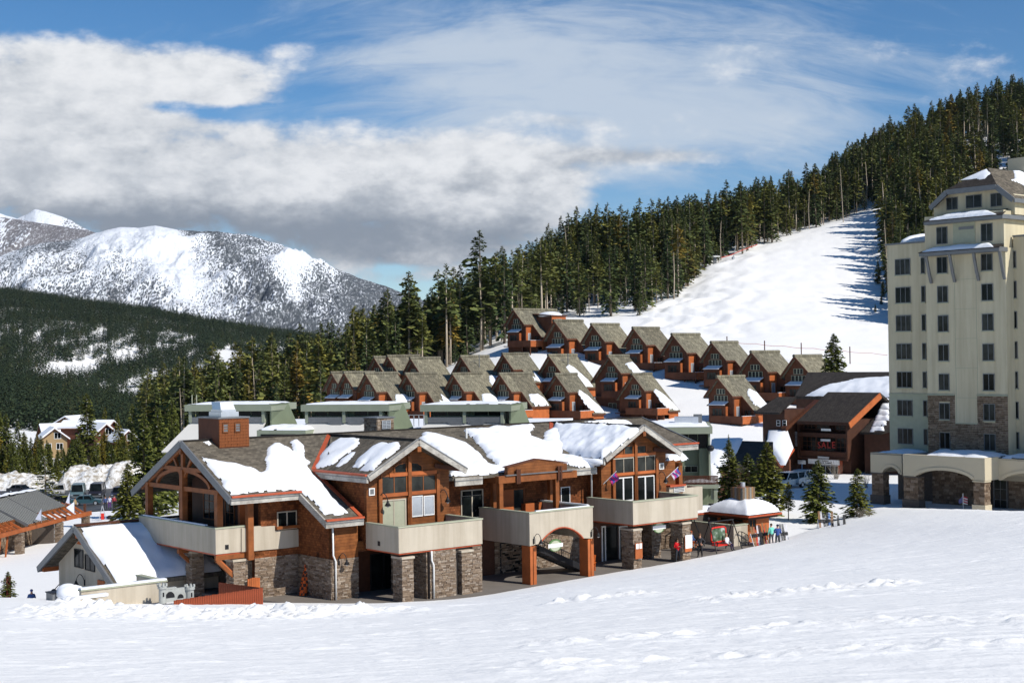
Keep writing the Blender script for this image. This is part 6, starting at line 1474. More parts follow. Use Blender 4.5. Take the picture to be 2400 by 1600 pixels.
        if snow: snow_patch(c, P[snow], pl, .07 if snow == 'dust' else (.18 if snow == 'torn' else .45), step=.22, edge=.25 if snow != 'long' else .35, seed=i * 3 + 1, wob=.35 if snow in ('torn', 'dust') else .14)
        if pipe: chalet_pipe(c)
build_chalets()

# ------------------------------------------------------------------ pale green building behind the lodge
class Fr:
    def __init__(s, o, ang): s.o = np.array(o, float); s.ang = ang; s.x = np.array([math.cos(ang), math.sin(ang), 0]); s.y = np.array([-math.sin(ang), math.cos(ang), 0]); s.z = np.array([0, 0, 1.0])
    def loc(s, P): q = np.array(P) - s.o; return np.array([q @ s.x, q @ s.y, q[2]])
    def on(s, x, y, ax, c):
        d = ray(x, y); n = (s.x, s.y, s.z)[ax]; q0 = s.loc(CAM)[ax]; t = (c - q0) / (d @ n); return s.loc(CAM + t * d)
def build_green():
    g = atD(690, 1030, 138); f = Fr((g[0], g[1], 0), rad(-14)); W7 = lambda x, y: (400 + x / 2.8, 900 + y / 2.8)
    B = thing('conference_building', 'pale green flat-roofed building with long glazed roof monitors behind the lodge', 'building', (g[0], g[1], 0), rad(-14))
    q = lambda x, y, c=0.0: f.on(*W7(x, y), 1, c)
    m = MB(); a = q(60, 330); b = q(2260, 280); m.box(a[0], b[0], 1.5, 26, 0, q(1000, 300)[2] - .4); m.build('wall', M_['pale_panel'], B)
    w = q(1000, 300)[2] - .38; m = MB(); m.box(a[0] + 1, b[0], -1, 26, w, w + .3); m.build('roof_snow', M_['snow'], B)
    for k, (x0, x1, xs, posts) in enumerate(((125, 640, 130, (528,)), (885, 1410, 880, (1145, 1290)), (1665, 2205, 1660, (1808, 1930, 2068)))):
        A, Bq = q(x0, 140), q(x1, 140); wt = A[2] if k else A[2]; wt = (q(x0, 135)[2] + q(x1, 130)[2]) / 2
        wb = (q(x0 + 20, 212)[2] + q(x1 - 20, 210)[2]) / 2
        m = MB(); m.box(A[0] - .2, Bq[0] + .6, -.7, 5.5, wt - .62, wt); m.build('monitor_roof', M_['green_pale'], B)
        snow_patch(B, [(A[0], -.5), (Bq[0] + .3, -.5), (Bq[0] + .3, 5), (A[0], 5)], (wt + .005, 0, 0), .17, step=.3, edge=.5, seed=70 + k)
        m = MB(); m.box(A[0] + .5, Bq[0] - .2, .3, 5, wb - 2.0, wt - .62); m.build('monitor_wall', M_['green'], B)
        e = (Bq[0] - A[0]) / (2 if k else 2)
        for j in range(2 if k else 2):
            window(B, 'v', .3, A[0] + .8 + e * j, A[0] + e * (j + 1) - .5, wb + .05, wt - .68, 2, 1, 'green', .06, .07)
        m = MB(); m.box(A[0] + .2, Bq[0] - .2, -.5, .3, wb - .55, wb - .05); m.build('sill', M_['metal_grey'], B)
        for x in ((A[0] + .15), (A[0] + Bq[0]) / 2 - .1, Bq[0] - .45): m = MB(); m.box(x, x + .28, -.55, .25, wb - .05 if 0 else wt - 1.7, wt - .625); m.build('fin', M_['green_pale'], B)
        wl = wb - 3.2
        m = MB(); m.slab([(A[0] + .2, -.3, wb - .56), (Bq[0] - .2, -.3, wb - .56), (Bq[0] - .9, -2.8, wl), (A[0] - 1.6, -2.8, wl)], (0, .15, -.1)); m.build('sloped_panel', M_['pale_panel'], B)
        # flared side panel
        m = MB(); m.slab([(Bq[0] + .62, -.7, wt), (Bq[0] + .62, 3.4, wt), (Bq[0] + 1.6, 5.0, wb - 2.6), (Bq[0] + .9, -.9, wb - 2.2), (Bq[0] + .4, -.2, wb - .4)], (-.15, 0, 0)); m.build('side_panel', M_['green'], B)
        for d in (.55, .95):
            if k == 0 and d == .55: continue
            x = A[0] + (Bq[0] - A[0]) * d * .62 + .5; m = MB(); m.slab([(x - .9, -.52, wb - .5), (x + .9, -.52, wb - .5), (x, -.52, wb - 1.1)], (0, .2, 0)); m.build('sill_point', M_['metal_grey'], B)
    # low skylight between the first two monitors
    A, C = q(565, 310, -3), q(885, 300, -3); m = MB(); m.box(A[0], C[0], -3, 1, A[2] - .5, A[2] + .1); m.build('skylight', M_['green_pale'], B); m = MB(); m.box(A[0] + .4, C[0] - 1, -3.03, -2.99, A[2] - .42, A[2] - .25); m.build('pane', M_['glass'], B)
    snow_patch(B, [(A[0], -2.9), (C[0], -2.9), (C[0], 1), (A[0], 1)], (A[2] + .1, 0, 0), .4, step=.25, edge=.5, seed=80)
    # glass balustrade between monitors
    A, C = q(1465, 215, 8), q(1660, 215, 8); m = MB()
    for i in range(7): x = A[0] + (C[0] - A[0]) * i / 6; m.box(x - .04, x + .04, 8, 8.08, A[2] - .9, A[2] + .2)
    m.box(A[0], C[0], 8, 8.08, A[2] + .15, A[2] + .22); m.build('balustrade', M_['galv'], B)
    for x, y in ((735, 190), (2308, 225)): p = q(x, y, 3); m = MB(); m.tube([(p[0], 3, p[2] - 1.6), (p[0], 3, p[2] + .2)], .07, 6); m.build('vent_pipe', M_['white'], B)
    for x in (140, 170): p = q(x, 90, 6); m = MB(); m.tube([(p[0], 6, p[2] - 2.4), (p[0], 6, p[2] + .3)], .05, 6); m.build('vent_pipe', M_['stucco_cap'], B)
    # right-hand block with big windows, an outside deck below
    g = atD(1640, 1180, 133); f = Fr((g[0], g[1], 0), rad(-6))
    T = thing('green_block', 'sage green block with a dark window band and wooden deck right of the lodge', 'building', (g[0], g[1], 0), rad(-6))
    q = lambda x, y, c=0.0: f.on(*W6(x, y), 1, c)
    xr = q(1010, 290)[0]; xl = q(20, 290)[0]; wt = (q(290, 272)[2] + q(1010, 268)[2]) / 2
    m = MB(); m.box(xl, xr - .1, .9, 9, 0, wt - .8); m.build('wall', M_['green'], T)
    m = MB(); m.box(xl, xr + .1, -.6, 9.2, wt - .62, wt); m.build('roof', M_['green_pale'], T)
    snow_patch(T, [(xl, -.4), (xr - .2, -.4), (xr - .2, 9), (xl, 9)], (wt + .005, 0, 0), .22, step=.3, edge=.5, seed=90)
    wb = q(800, 545)[2]
    window(T, 'v', .9, q(210, 400)[0], q(455, 400)[0], wb, wt - .7, 1, 1, 'green', .08); window(T, 'v', .9, q(490, 400)[0], q(960, 400)[0], wb, wt - .7, 4, 1, 'green', .1, .06)
    m = MB(); m.box(q(455, 400)[0], q(485, 400)[0], -.2, .9, wb, wt - .62); m.box(q(975, 400)[0], xr - .1, -.4, .9, wb - 3, wt - .62); m.build('fin', M_['green_pale'], T)
    m = MB(); m.box(q(860, 700)[0], xr - .15, .2, .9, q(900, 830)[2] - 1, wb); m.build('wall', M_['green'], T)
    c = q(1000, 535); m = MB(); m.ball((c[0], -.6, c[2]), .33, .33, .3, 10, 7); m.bar((c[0], -.5, c[2]), (c[0], .9, c[2]), .08); m.build('flood_light', M_['black'], T)
    window(T, 'v', .9, q(680, 780)[0], q(835, 780)[0], q(700, 850)[2], q(700, 780)[2], 2, 1, 'green_pale', .06)
    m = MB(); p = q(695, 175, 4); m.box(p[0] - 1.1, p[0] + 1.1, 3, 5, wt, p[2] + .25); m.build('roof_unit', M_['galv'], T)
    m = MB(); p = q(840, 150, 4); m.box(p[0] - .4, p[0] + .4, 4, 4.1, p[2] - .8, p[2] + .3); m.bar((p[0], 4, wt), (p[0], 4, p[2] + .3), .05); m.build('aerial', M_['metal_grey'], T)
    # deck
    w0, w1 = q(900, 1020)[2], q(900, 860)[2]; x0, x1 = q(630, 900)[0], q(1090, 900)[0]
    m = MB(); m.box(x0, x1, -2.5, .9, w0, w0 + .35); m.box(x1 - .4, x1 - .1, -2.4, -2.1, 0, w0); m.box(x0 + 2.6, x1 - .4, -2.2, -2.0, w0 - 1.0, w0); dk = m.build('deck', M_['green_pale'], T)
    m = MB(); m.box(x0 + 2.4, x1 - .3, -1.5, -1.3, 0, w0); m.build('lower_wall', M_['green'], T)
    window(T, 'v', -1.5, x0 + 3.4, x1 - .9, .4, w0 - 1.4, 2, 1, 'green_pale', .06, glass='glass_green')
    m = MB(); m.box(x0, x1, -2.52, -2.42, w1 - .08, w1); m.box(x0, x1, -2.52, -2.42, w0 + .42, w0 + .5); m.build('handrail', M_['timber_dark'], dk)
    me = None; n = 28
    for i in range(n):
        if me is None: b = MB(); b.box(-.045, .045, -.03, .03, 0, w1 - w0 - .1 - .35); me = b.mesh('baluster', M_['timber_dark'])
        o = obj('baluster', me, dk); o.location = (x0 + .1 + (x1 - x0 - .2) * i / (n - 1), -2.47, w0 + .36)
    snow_patch(T, [(x0 + .2, -2.3), (x1 - .2, -2.3), (x1 - .2, .7), (x0 + .2, .7)], (w0 + .36, 0, 0), .3, step=.3, edge=.5, seed=91)
build_green()
# ------------------------------------------------------------------ stucco building at lower left
def build_stucco():
    us = -13.4; VA, WA = 19.4, 4.38; sl = (4.38 - 1.12) / 5.95
    with based('stucco_building', 'small pale stucco building with a steep snow-covered roof below the lodge balcony', 'building', -10, 19, -2) as B:
        fr = (WA - VA * sl, 0, sl); fl = (WA + VA * sl, 0, -sl); ue = -5.4; v0_, v1_ = VA - 5.95, VA + 6.3
        roof_slab(B, [(us, v0_), (ue, v0_), (ue, VA), (us, VA)], fr, .25); roof_slab(B, [(us, VA), (ue, VA), (ue, v1_), (us, v1_)], fl, .25)
        snow_patch(B, [(us + .35, v0_ + .1), (ue, v0_ + .1), (ue, VA - .15), (us + .25, VA - .15), (us + .15, VA - 2)], fr, .38, seed=120, step=.2, edge=.3, wob=.06)
        m = MB(); m.bar((us - .05, v0_ - .05, 1.0), (us - .05, VA, WA - .1), .14, .42); m.bar((us - .05, v1_ + .05, .85), (us - .05, VA, WA - .1), .14, .42); m.build('barge_board', M_['metal_grey'], B)
        m = MB(); m.bar((us, VA, WA + .1), (ue, VA, WA + .1), .4, .14); m.build('ridge_cap', M_['timber_dark'], B)
        m = MB(); m.bar((us + .1, VA, WA - .55), (us + 1.2, VA, WA - .55), .4, .45); m.bar((us + .1, v1_ - .5, .9), (us + 1.2, v1_ - .5, .9), .3, .35); m.build('ridge_beam', M_['orange'], B)
        w0 = us + .9
        wall('wall', B, 'u', w0, [(v0_ + .7, -3), (v1_ - 1.4, -3), (v1_ - 1.4, fl[0] + fl[2] * (v1_ - 1.4) - .3), (VA, WA - .3), (v0_ + .7, fr[0] + fr[2] * (v0_ + .7) - .3)], .3, M_['stucco'])
        m = MB(); m.box(w0 + .3, ue, v0_ + .7, v0_ + 1, -3, 1.15); m.build('wall', M_['stucco'], B); m = MB(); m.box(w0 + .3, ue, v1_ - 1.7, v1_ - 1.4, -3, 1.4); m.build('wall', M_['stucco'], B)
        m = MB(); m.slab([(w0 - .03, VA - 1.8, 3.0), (w0 - .03, VA + 1.8, 3.0), (w0 - .03, VA, WA - .32)], (.02, 0, 0)); m.build('gable_trim', M_['orange'], B)
        for za, zb, arc in (((518, 1135), (575, 1275), 0), ((590, 1150), (655, 1298), 0)):
            p, q = onu(*Z1(*za), w0), onu(*Z1(*zb), w0); window(B, 'u', w0, p[1], q[1], q[2] + .1, p[2] - (.25 if za[0] > 580 else 0), 2, 1, 'black', .05, .06)
        p = onu(*Z1(585, 1370), w0); lamp(B, 'u', w0, p[1], p[2] + .1, 1.0)
        p = onu(*Z1(700, 1370), w0); m = MB(); m.box(w0 - .08, w0 - .005, p[1] - .5, p[1] + .5, p[2] - .2, p[2] + .2); m.build('wall_plaque', M_['orange'], B)
        p = onu(*Z1(355, 1325), w0); m = MB(); m.ball((w0 - .3, v1_ - 1.2, p[2] - .9), .2, .25, .2); m.bar((w0, v1_ - 1.4, p[2] - .4), (w0 - .3, v1_ - 1.2, p[2] - .8), .06); m.build('flood_light', M_['black'], B)
    # garden walls
    with based('garden_wall', 'long beige garden wall with a snow-topped cap beside the stucco building', 'wall', -16.5, 4.6, 0) as Wl:
        a, b = onv(*Z1(560, 1412), 4.6), onv(*Z1(1145, 1345), 4.6); z = (a[2] + b[2]) / 2
        m = MB(); m.box(a[0], b[0], 4.6, 4.9, -1.5, z - .12); m.box(b[0] - .3, b[0], 4.9, 8.0, -1.5, z - .12); m.build('wall', M_['stucco'], Wl)
        m = MB(); m.box(a[0] - .06, b[0] + .06, 4.53, 4.97, z - .117, z - .03); m.box(b[0] - .36, b[0] + .06, 4.97, 8.0, z - .117, z - .03); m.build('wall_cap', M_['stucco_cap'], Wl)
        m = MB(); m.box(a[0] - .03, b[0] + .03, 4.56, 4.94, z - .027, z + .07); m.build('cap_snow', M_['snow'], Wl)
        m = MB(); m.box(a[0], a[0] + .3, 3.2, 4.6, -1.5, z - .3); m.build('wall', M_['stucco'], Wl)
    with based('garden_wall', 'low snow-topped wall end in front of the long beige garden wall', 'wall', -18.6, 3.2, 0) as Wl:
        a, b = onv(*Z1(440, 1474), 3.2), onv(*Z1(738, 1452), 3.2); z = (a[2] + b[2]) / 2
        m = MB(); m.box(a[0], b[0], 3.2, 3.45, -1.5, z - .1); m.build('wall', M_['stucco'], Wl); m = MB(); m.box(a[0] - .05, b[0] + .05, 3.15, 3.5, z - .097, z + .06); m.build('cap_snow', M_['snow'], Wl)
    p = atD(*W4(820, 1420), 92); s = thing('snow_mound', 'rounded heap of snow on the grey box left of the garden wall', 'snow', p); m = MB(); m.ball((0, 0, 0), .95, .7, .55, 14, 9); m.ball((-.3, .2, .1), .7, .6, .5, 12, 8); m.build('heap', M_['snow'], s, True)
    p = atD(*W4(690, 1440), 92.5); s = thing('storage_box', 'dark storage box half under snow beside the small stucco building', 'box', (p[0], p[1], 0), GROT); m = MB(); m.box(-.7, .5, -.5, .5, -.5, p[2] + .2); m.build('body', M_['metal_grey'], s); m = MB(); m.box(-.75, .55, -.55, .55, p[2] + .203, p[2] + .26); m.build('lid', M_['black'], s)
    # redwood fence
    with based('wooden_fence', 'red-stained board fence screening the corner below the lodge balcony', 'fence', -9, 3, 0) as Fe:
        P = [onv(*W5(640, 1140), 2.2), onv(*W5(2175, 930), 2.7)]; a = np.array([P[0][0], 2.2]); b = np.array([P[1][0], 2.7]); L = np.linalg.norm(b - a); n = int(L / .16); ang = math.atan2(b[1] - a[1], b[0] - a[0])
        zt = P[1][2]; mb = MB(); _o = MB.off; MB.off = (0, 0, 0); mb.box(0, .15, -.015, .015, 0, 1); me = mb.mesh('board', M_['fence_red']); MB.off = _o
        for i in range(n):
            q = a + (b - a) * (i + .05) / n; o = obj('board', me, Fe); o.location = (q[0] + 9, q[1] - 3, -.2); o.rotation_euler = (0, 0, ang); o.scale = (1, 1, zt + .2 + .012 * ((i * 5) % 3))
        a2, b2 = np.array([P[1][0] - .05, 2.75]), np.array([P[1][0] - .9, 6.6]); n2 = 24; ang2 = math.atan2(b2[1] - a2[1], b2[0] - a2[0])
        for i in range(n2):
            q = a2 + (b2 - a2) * (i + .05) / n2; o = obj('board', me, Fe); o.location = (q[0] + 9, q[1] - 3, -.2); o.rotation_euler = (0, 0, ang2); o.scale = (1, 1, zt + .2)
        m = MB(); m.bar((a[0], a[1] + .05, zt - .25), (b[0], b[1] + .05, zt - .25), .05, .1); m.bar((a[0], a[1] + .05, .3), (b[0], b[1] + .05, .3), .05, .1); m.build('rail', M_['fence_red'], Fe)
    with based('wooden_gate', 'light orange board gate between the stone pillar and the stone wall', 'gate', -6.4, 7.6, 0) as G2:
        a, b = onv(*W5(1915, 780), 7.6), onv(*W5(2130, 760), 7.6)
        for i in range(6):
            x = a[0] + (b[0] - a[0]) * i / 6; m = MB(); m.box(x, x + (b[0] - a[0]) / 6 - .02, 7.6, 7.65, 0, (a[2] + b[2]) / 2 + .05 * math.sin(i / 5 * math.pi)); m.build('board', M_['orange'], G2)
    # toy castle
    with based('play_castle', 'grey plastic play castle with round towers and arched openings', 'toy castle', -13.5, 3.0, 0) as C:
        v = 3.0; p = lambda x, y: onv(*W5(x, y), v)
        z0 = p(500, 1140)[2] - .2; m = MB(); a, b = p(415, 960), p(530, 960); cx = (a[0] + b[0]) / 2; r = (b[0] - a[0]) / 2
        gp = M_['grey_plastic']
        m.tube([(cx, v + r, z0), (cx, v + r, a[2])], r, 14); m.build('tower', gp, C)
        m = MB(); t = p(500, 900)[2]; m.tube([(cx, v + r, a[2] + .003), (cx, v + r, t)], r * 1.3, 14)
        for i in range(7): an = i * 2 * math.pi / 7; m.box(cx + 1.15 * r * math.cos(an) - .06, cx + 1.15 * r * math.cos(an) + .06, v + r + 1.15 * r * math.sin(an) - .06, v + r + 1.15 * r * math.sin(an) + .06, t - .01, t + .14)
        m.build('battlement', gp, C)
        a, b = p(885, 975), p(1015, 970); cx2 = (a[0] + b[0]) / 2; r2 = (b[0] - a[0]) / 2; m = MB(); m.tube([(cx2, v + r2, z0), (cx2, v + r2, a[2])], r2, 14); m.build('tower', gp, C)
        m = MB(); t = p(950, 915)[2]; m.tube([(cx2, v + r2, a[2] + .003), (cx2, v + r2, t)], r2 * 1.25, 14)
        for i in range(7): an = i * 2 * math.pi / 7; m.box(cx2 + 1.1 * r2 * math.cos(an) - .05, cx2 + 1.1 * r2 * math.cos(an) + .05, v + r2 + 1.1 * r2 * math.sin(an) - .05, v + r2 + 1.1 * r2 * math.sin(an) + .05, t - .01, t + .12)
        m.build('battlement', gp, C)
        m = MB(); zt = p(700, 950)[2]; m.box(cx + r * .8, cx2 - r2 * .8, v + .25, v + .45, z0, zt); m.box(cx + r, p(720, 900)[0], v + .23, v + .47, zt + .002, p(700, 925)[2]); m.build('curtain_wall', gp, C)
        for x, y, w in ((610, 1080, .3), (790, 1085, .2)):
            q = p(x, y); m = MB(); m.slab([(q[0] + w * math.cos(t_) , v + .22, max(z0, q[2] - .1) + w * 1.2 * math.sin(t_)) for t_ in np.linspace(0, math.pi, 9)] , (0, .025, 0)); m.build('arched_opening', M_['black'], C)
        for x in (465, 950): q = p(x, 1050); m = MB(); m.box(q[0] - .04, q[0] + .04, v - .02, v + .05, q[2] - .12, q[2] + .12); m.build('slit_window', M_['black'], C)
    p = G(*Z3(52, 1440)); n = thing('safety_net', 'rolled orange and black checked net leaning against the lodge stone wall', 'net', wld(*(onw_ := loc(G(*Z3(30, 1455), 0)))[:2] , 0), GROT)
    net = NB('orange_net'); ck = net.N('ShaderNodeTexChecker'); ck.inputs['Scale'].default_value = 5; net.L(net.co(), ck.inputs[0]); ck.inputs['Color1'].default_value = (.75, .13, .02, 1); ck.inputs['Color2'].default_value = (.06, .03, .02, 1); net.done(ck.outputs[0], .7)
    m = MB(); m.tube([(0, 0, 0), (.3, .15, 1.1), (.62, .3, 2.2), (.75, .35, 2.75)], [.28, .24, .16, .04], 9); m.build('net_roll', net.m, n)
build_stucco()

# ------------------------------------------------------------------ open timber building with a ribbed metal roof, far left
def build_timber():
    g = G(*W4(130, 985), -4.2); ang = math.atan2(.993, .115); f = Fr((g[0], g[1], -4.2), ang)
    B = thing('timber_shelter', 'low timber building with ribbed metal roofs on stone pillars at the left edge', 'building', (g[0], g[1], -4.2), ang)
    ribs_me = None
    rm = plain('ribbed_metal', (.36, .37, .35), .6, 0); rd = plain('metal_rib', (.12, .12, .12), .5, .3)
    def ribroof(x0, x1, y0, y1, z0, z1, snowy=None):
        s = (z1 - z0) / (y1 - y0); m = MB(); m.slab([(x0, y0, z0), (x1, y0, z0), (x1, y1, z1), (x0, y1, z1)], (0, 0, -.12)); r = m.build('roof', rm, B)
        n = int((x1 - x0) / .42); L = math.hypot(y1 - y0, z1 - z0); mb = MB(); mb.box(-.035, .035, 0, L, 0, .07); me = mb.mesh('seam', rd)
        for i in range(n + 1):
            o = obj('seam', me, r); o.location = (x0 + .05 + (x1 - x0 - .1) * i / n, y0, z0 + .003); o.rotation_euler = (math.atan(s), 0, 0)
        m = MB(); m.bar((x0 - .03, y0, z0 - .1), (x0 - .03, y1, z1 - .1), .08, .26); m.build('verge_trim', M_['metal_grey'], r)
        m = MB(); m.bar((x0, y0 - .03, z0 - .12), (x1, y0 - .03, z0 - .12), .08, .3); m.build('eave_board', M_['cedar'], r)
        return r
    ribroof(-12, 1.6, .4, 3.9, 3.5, 5.3); ribroof(1.8, 6.6, -1.0, 4.2, 2.95, 5.6); ribroof(6.9, 14.5, .4, 3.9, 3.6, 5.4)
    m = MB(); m.slab([(-12, 3.9, 5.25), (15, 3.9, 5.45), (15, 9, 3.2), (-12, 9, 3.0)], (0, 0, -.15)); m.build('roof', rm, B)
    snow_patch(B, [(-12, 3.6), (3, 3.4), (8, 3.5), (14.5, 3.8), (14.8, 8.5), (-12, 8.5)], (5.3 + .45 * 3.9, 0, -.43), .5, step=.3, edge=.5, seed=130)
    snow_patch(B, [(-12, 2.0), (-4, 2.3), (1.2, 3.0), (1.4, 3.9), (-12, 3.9)], (3.5 - .4 * (1.8 / 3.5), 0, 1.8 / 3.5), .3, step=.25, edge=.4, seed=131)
    m = MB(); m.box(-12, 10.5, -1.1, -.8, 2.35, 2.75); m.build('eave_beam', M_['orange'], B)
    m = MB(); m.bar((10.5, -.95, 2.55), (17.5, -1.2, 2.5), .35, .45); m.build('eave_beam', M_['orange'], B)
    for i, x in enumerate(np.arange(-11, 1.4, 1.15)): m = MB(); m.bar((x, -.9, 2.65), (x, 1.2, 3.75), .12, .24); m.build('rafter', M_['orange'], B)
    for i, x in enumerate(np.arange(7.2, 16.5, 1.3)): m = MB(); m.bar((x, -.9, 2.65), (x, 1.2, 3.85), .12, .24); m.build('rafter', M_['orange'], B)
    m = MB(); m.slab([(-12, .6, 2.5), (1.6, .6, 2.5), (1.6, .6, 3.5), (-12, .6, 3.5)], (0, .1, 0)); m.build('soffit', M_['orange'], B)
    for x, z in ((0, 0), (9.6, 0), (16.8, .1), (-6.5, 0)):
        m = MB(); m.box(x - .35, x + .35, -1.25, -.55, -.4, 2.3 if x > 16 else 2.34); p = m.build('pillar', M_['mortar'], B); stones(p, [('v', -1.25, x - .35, x + .35, -.4, 2.3), ('u', x - .35, -1.25, -.55, -.4, 2.3)], 'stone', seed=int(x) + 30)
    m = MB(); m.box(-12, 1.0, 1.4, 1.7, -.3, 3.2); m.build('wall', M_['mortar'], B); m = MB(); m.box(1.6, 9.2, 2.0, 2.3, -.3, 3.3); m.box(9.0, 9.3, -.5, 2.0, -.3, 2.9); m.build('wall', M_['mortar'], B)
    stones(B, [('v', 2.0, 1.6, 9.0, -.2, 3.0), ('v', 1.4, -12, 1, -.2, 2.6)], 'stone_h', (.25, .5), (.3, .8), seed=33)
    m = MB(); m.box(-1.8, .8, -.8, -.6, .2, 2.4); 
    for k in range(5): mm = MB(); mm.bar((-9 + k * 1.6, -.6, 0), (-8.4 + k * 1.6, -.6, 2.3), .14); mm.build('brace', M_['orange'], B)
    # pennants on the roof edge
    wt = plain('pennant_cloth', (.62, .66, .78), .8)
    for i, ((px, py), lab) in enumerate(((W4(455, 520), 'pale triangular pennant on the lowest metal roof edge'), (W4(780, 330), 'small upright pale pennant at the far corner of the metal roof'), (W4(835, 430), 'grey drooping pennant at the end of the orange eave beam'))):
        D = (154, 163, 161)[i]; q = atD(px, py, D); t = thing('pennant', lab, 'flag', q, 0.4 * i, group='pennants on the timber shelter'); t.scale = (.55, .55, .62)
        m = MB(); m.tube([(.35, 0, -1.3), (.35, 0, 1.1)], .03, 6); m.build('pole', M_['galv'], t); m = MB(); m.slab([(.33, 0, 1.05), (.3, .05, -1.0), (-.9 if i != 1 else -.4, .15, -.75)] if i != 2 else [(.33, 0, .9), (.33, .05, -1.2), (-1.3, .2, .0)], (0, .02, 0)); m.build('cloth', wt, t)
build_timber()

# ------------------------------------------------------------------ small kiosk with a snow-laden hip roof
def build_kiosk():
    uc = onw = loc(G(*Z5(988, 868), 0)); u0, v0 = uc[0], 3.9
    u1 = onv(*Z5(1188, 800), v0)[0]; v1 = onu(*Z5(712, 700), u0)[1]; we = onu(*Z5(965, 600), u0)[2]; print('kiosk', u0, u1, v0, v1, we)
    with based('kiosk', 'small orange wooden kiosk with a deep snow cap and a wooden chimney', 'kiosk', (u0 + u1) / 2, (v0 + v1) / 2, 0) as K:
        m = MB(); m.box(u0, u1, v0, v1, 0, we - .35); m.build('wall', M_['orange'], K)
        m = MB(); m.box(u0 - .5, u1 + .5, v0 - .5, v1 + .5, we - .45, we - .2); m.build('eave', M_['timber_dark'], K)
        o = .75; a, b, c, d = u0 - o, u1 + o, v0 - o, v1 + o; cu, cv = (a + b) / 2, (c + d) / 2; ht = 1.35
        m = MB(); m.add([(a, c, we - .18), (b, c, we - .18), (b, d, we - .18), (a, d, we - .18), (cu, cv, we + ht * .8), (a, c, we - .25), (b, c, we - .25), (b, d, we - .25), (a, d, we - .25)], [(0, 1, 4), (1, 2, 4), (2, 3, 4), (3, 0, 4), (5, 6, 1, 0), (6, 7, 2, 1), (7, 8, 3, 2), (8, 5, 0, 3), (5, 8, 7, 6)]); m.build('roof', M_['brown'], K)
        m = MB(); m.bar((a, c, we - .15), (b, c, we - .15), .08, .14); m.bar((a, c, we - .15), (a, d, we - .15), .08, .14); m.build('eave_trim', M_['rust'], K)
        n = 26; X, Y = np.meshgrid(np.linspace(a + .05, b - .05, n), np.linspace(c + .05, d - .05, n)); e = np.minimum(np.minimum(X - a, b - X) / (b - a), np.minimum(Y - c, d - Y) / (d - c)) * 2
        Z = we - .12 + ht * .8 * np.clip(e, 0, 1) + .62 * (1 - np.exp(-e * 7)) + .12 * fbm(X, Y, 3, 5) * np.clip(e * 4, 0, 1)
        Z = Z - .7 * np.exp(-((X - cu) ** 2 + (Y - cv) ** 2) / 1.2) * .4
        mm = MB(); vs = np.stack([X, Y, Z], -1).reshape(-1, 3); fs = [(j * n + i, j * n + i + 1, (j + 1) * n + i + 1, (j + 1) * n + i) for j in range(n - 1) for i in range(n - 1)]; mm.add(vs, fs); mm.build('roof_snow', M_['snow'], K, True)
        m = MB(); zc = we + ht * .6; m.box(cu - .75, cu + .75, cv - .65, cv + .65, zc, zc + 1.2); ch = m.build('chimney', M_['timber'], K)
        bm = [plain('weathered_board', (.16, .11, .07), .8), plain('grey_board', (.2, .19, .17), .8), plain('tan_board', (.26, .15, .07), .8)]
        for i in range(7): x = cu - .75 + i * .214; m = MB(); m.box(x + .005, x + .205, cv - .69, cv - .653, zc - .1, zc + 1.21 + .03 * (i % 2)); m.build('board', bm[i % 3], ch)
        for i in range(6): y = cv - .65 + i * .217; m = MB(); m.box(cu - .79, cu - .753, y + .005, y + .205, zc - .1, zc + 1.21 + .03 * (i % 2)); m.build('board', bm[(i + 1) % 3], ch)
        m = MB(); m.tube([(cu, cv, zc + 1.15), (cu, cv, zc + 1.6)], .22, 10); m.build('flue', M_['galv'], ch)
        p, q = onv(*Z5(1000, 660), v0), onv(*Z5(1060, 745), v0); window(K, 'v', v0, p[0], q[0], q[2], p[2], 2, 1, 'timber', .07, .06)
        p, q = onu(*Z5(745, 655), u0), onu(*Z5(945, 690), u0); window(K, 'u', u0, q[1], p[1], 1.65, 2.35, 2, 1, 'timber', .08, .06, name='serving_hatch')
        m = MB(); m.box(u0 - .35, u0, v0 + .2, v1 - .3, 1.45, 1.55); m.build('counter', M_['timber'], K)
    # cream retaining wall and steps in front of it
    with based('planter_wall', 'low cream wall with a green cap and handrail in front of the kiosk', 'wall', u0 - 1.2, 3.0, 0) as Pw:
        a, b = onv(*Z5(862, 830), 3.2), onv(*Z5(990, 830), 3.2); zt = onv(*Z5(985, 700), 3.2)[2]
        m = MB(); m.box(a[0], b[0], 3.2, 3.5, 0, zt); m.box(a[0], a[0] + .3, 3.5, 9, 0, zt); m.build('wall', M_['stucco'], Pw); m = MB(); m.box(a[0] - .05, b[0] + .05, 3.15, 3.55, zt + .003, zt + .08); m.box(a[0] - .05, a[0] + .35, 3.55, 9, zt + .003, zt + .08); m.build('cap', M_['stucco_cap'], Pw)
        p = [onv(*Z5(x, y), 2.9) for x, y in ((898, 800), (905, 765), (935, 765), (992, 798))]; m = MB()
        for i in range(3): m.bar(p[i], p[i + 1], .05)
        m.bar(p[2], (p[2][0], 2.9, 0), .05); m.bar((p[3][0], 2.9, 0), p[3], .05); m.bar((p[2][0], 2.9, p[2][2] - .5), (p[3][0], 2.9, p[3][2] - .45), .04); m.build('handrail', M_['black'], Pw)
build_kiosk()
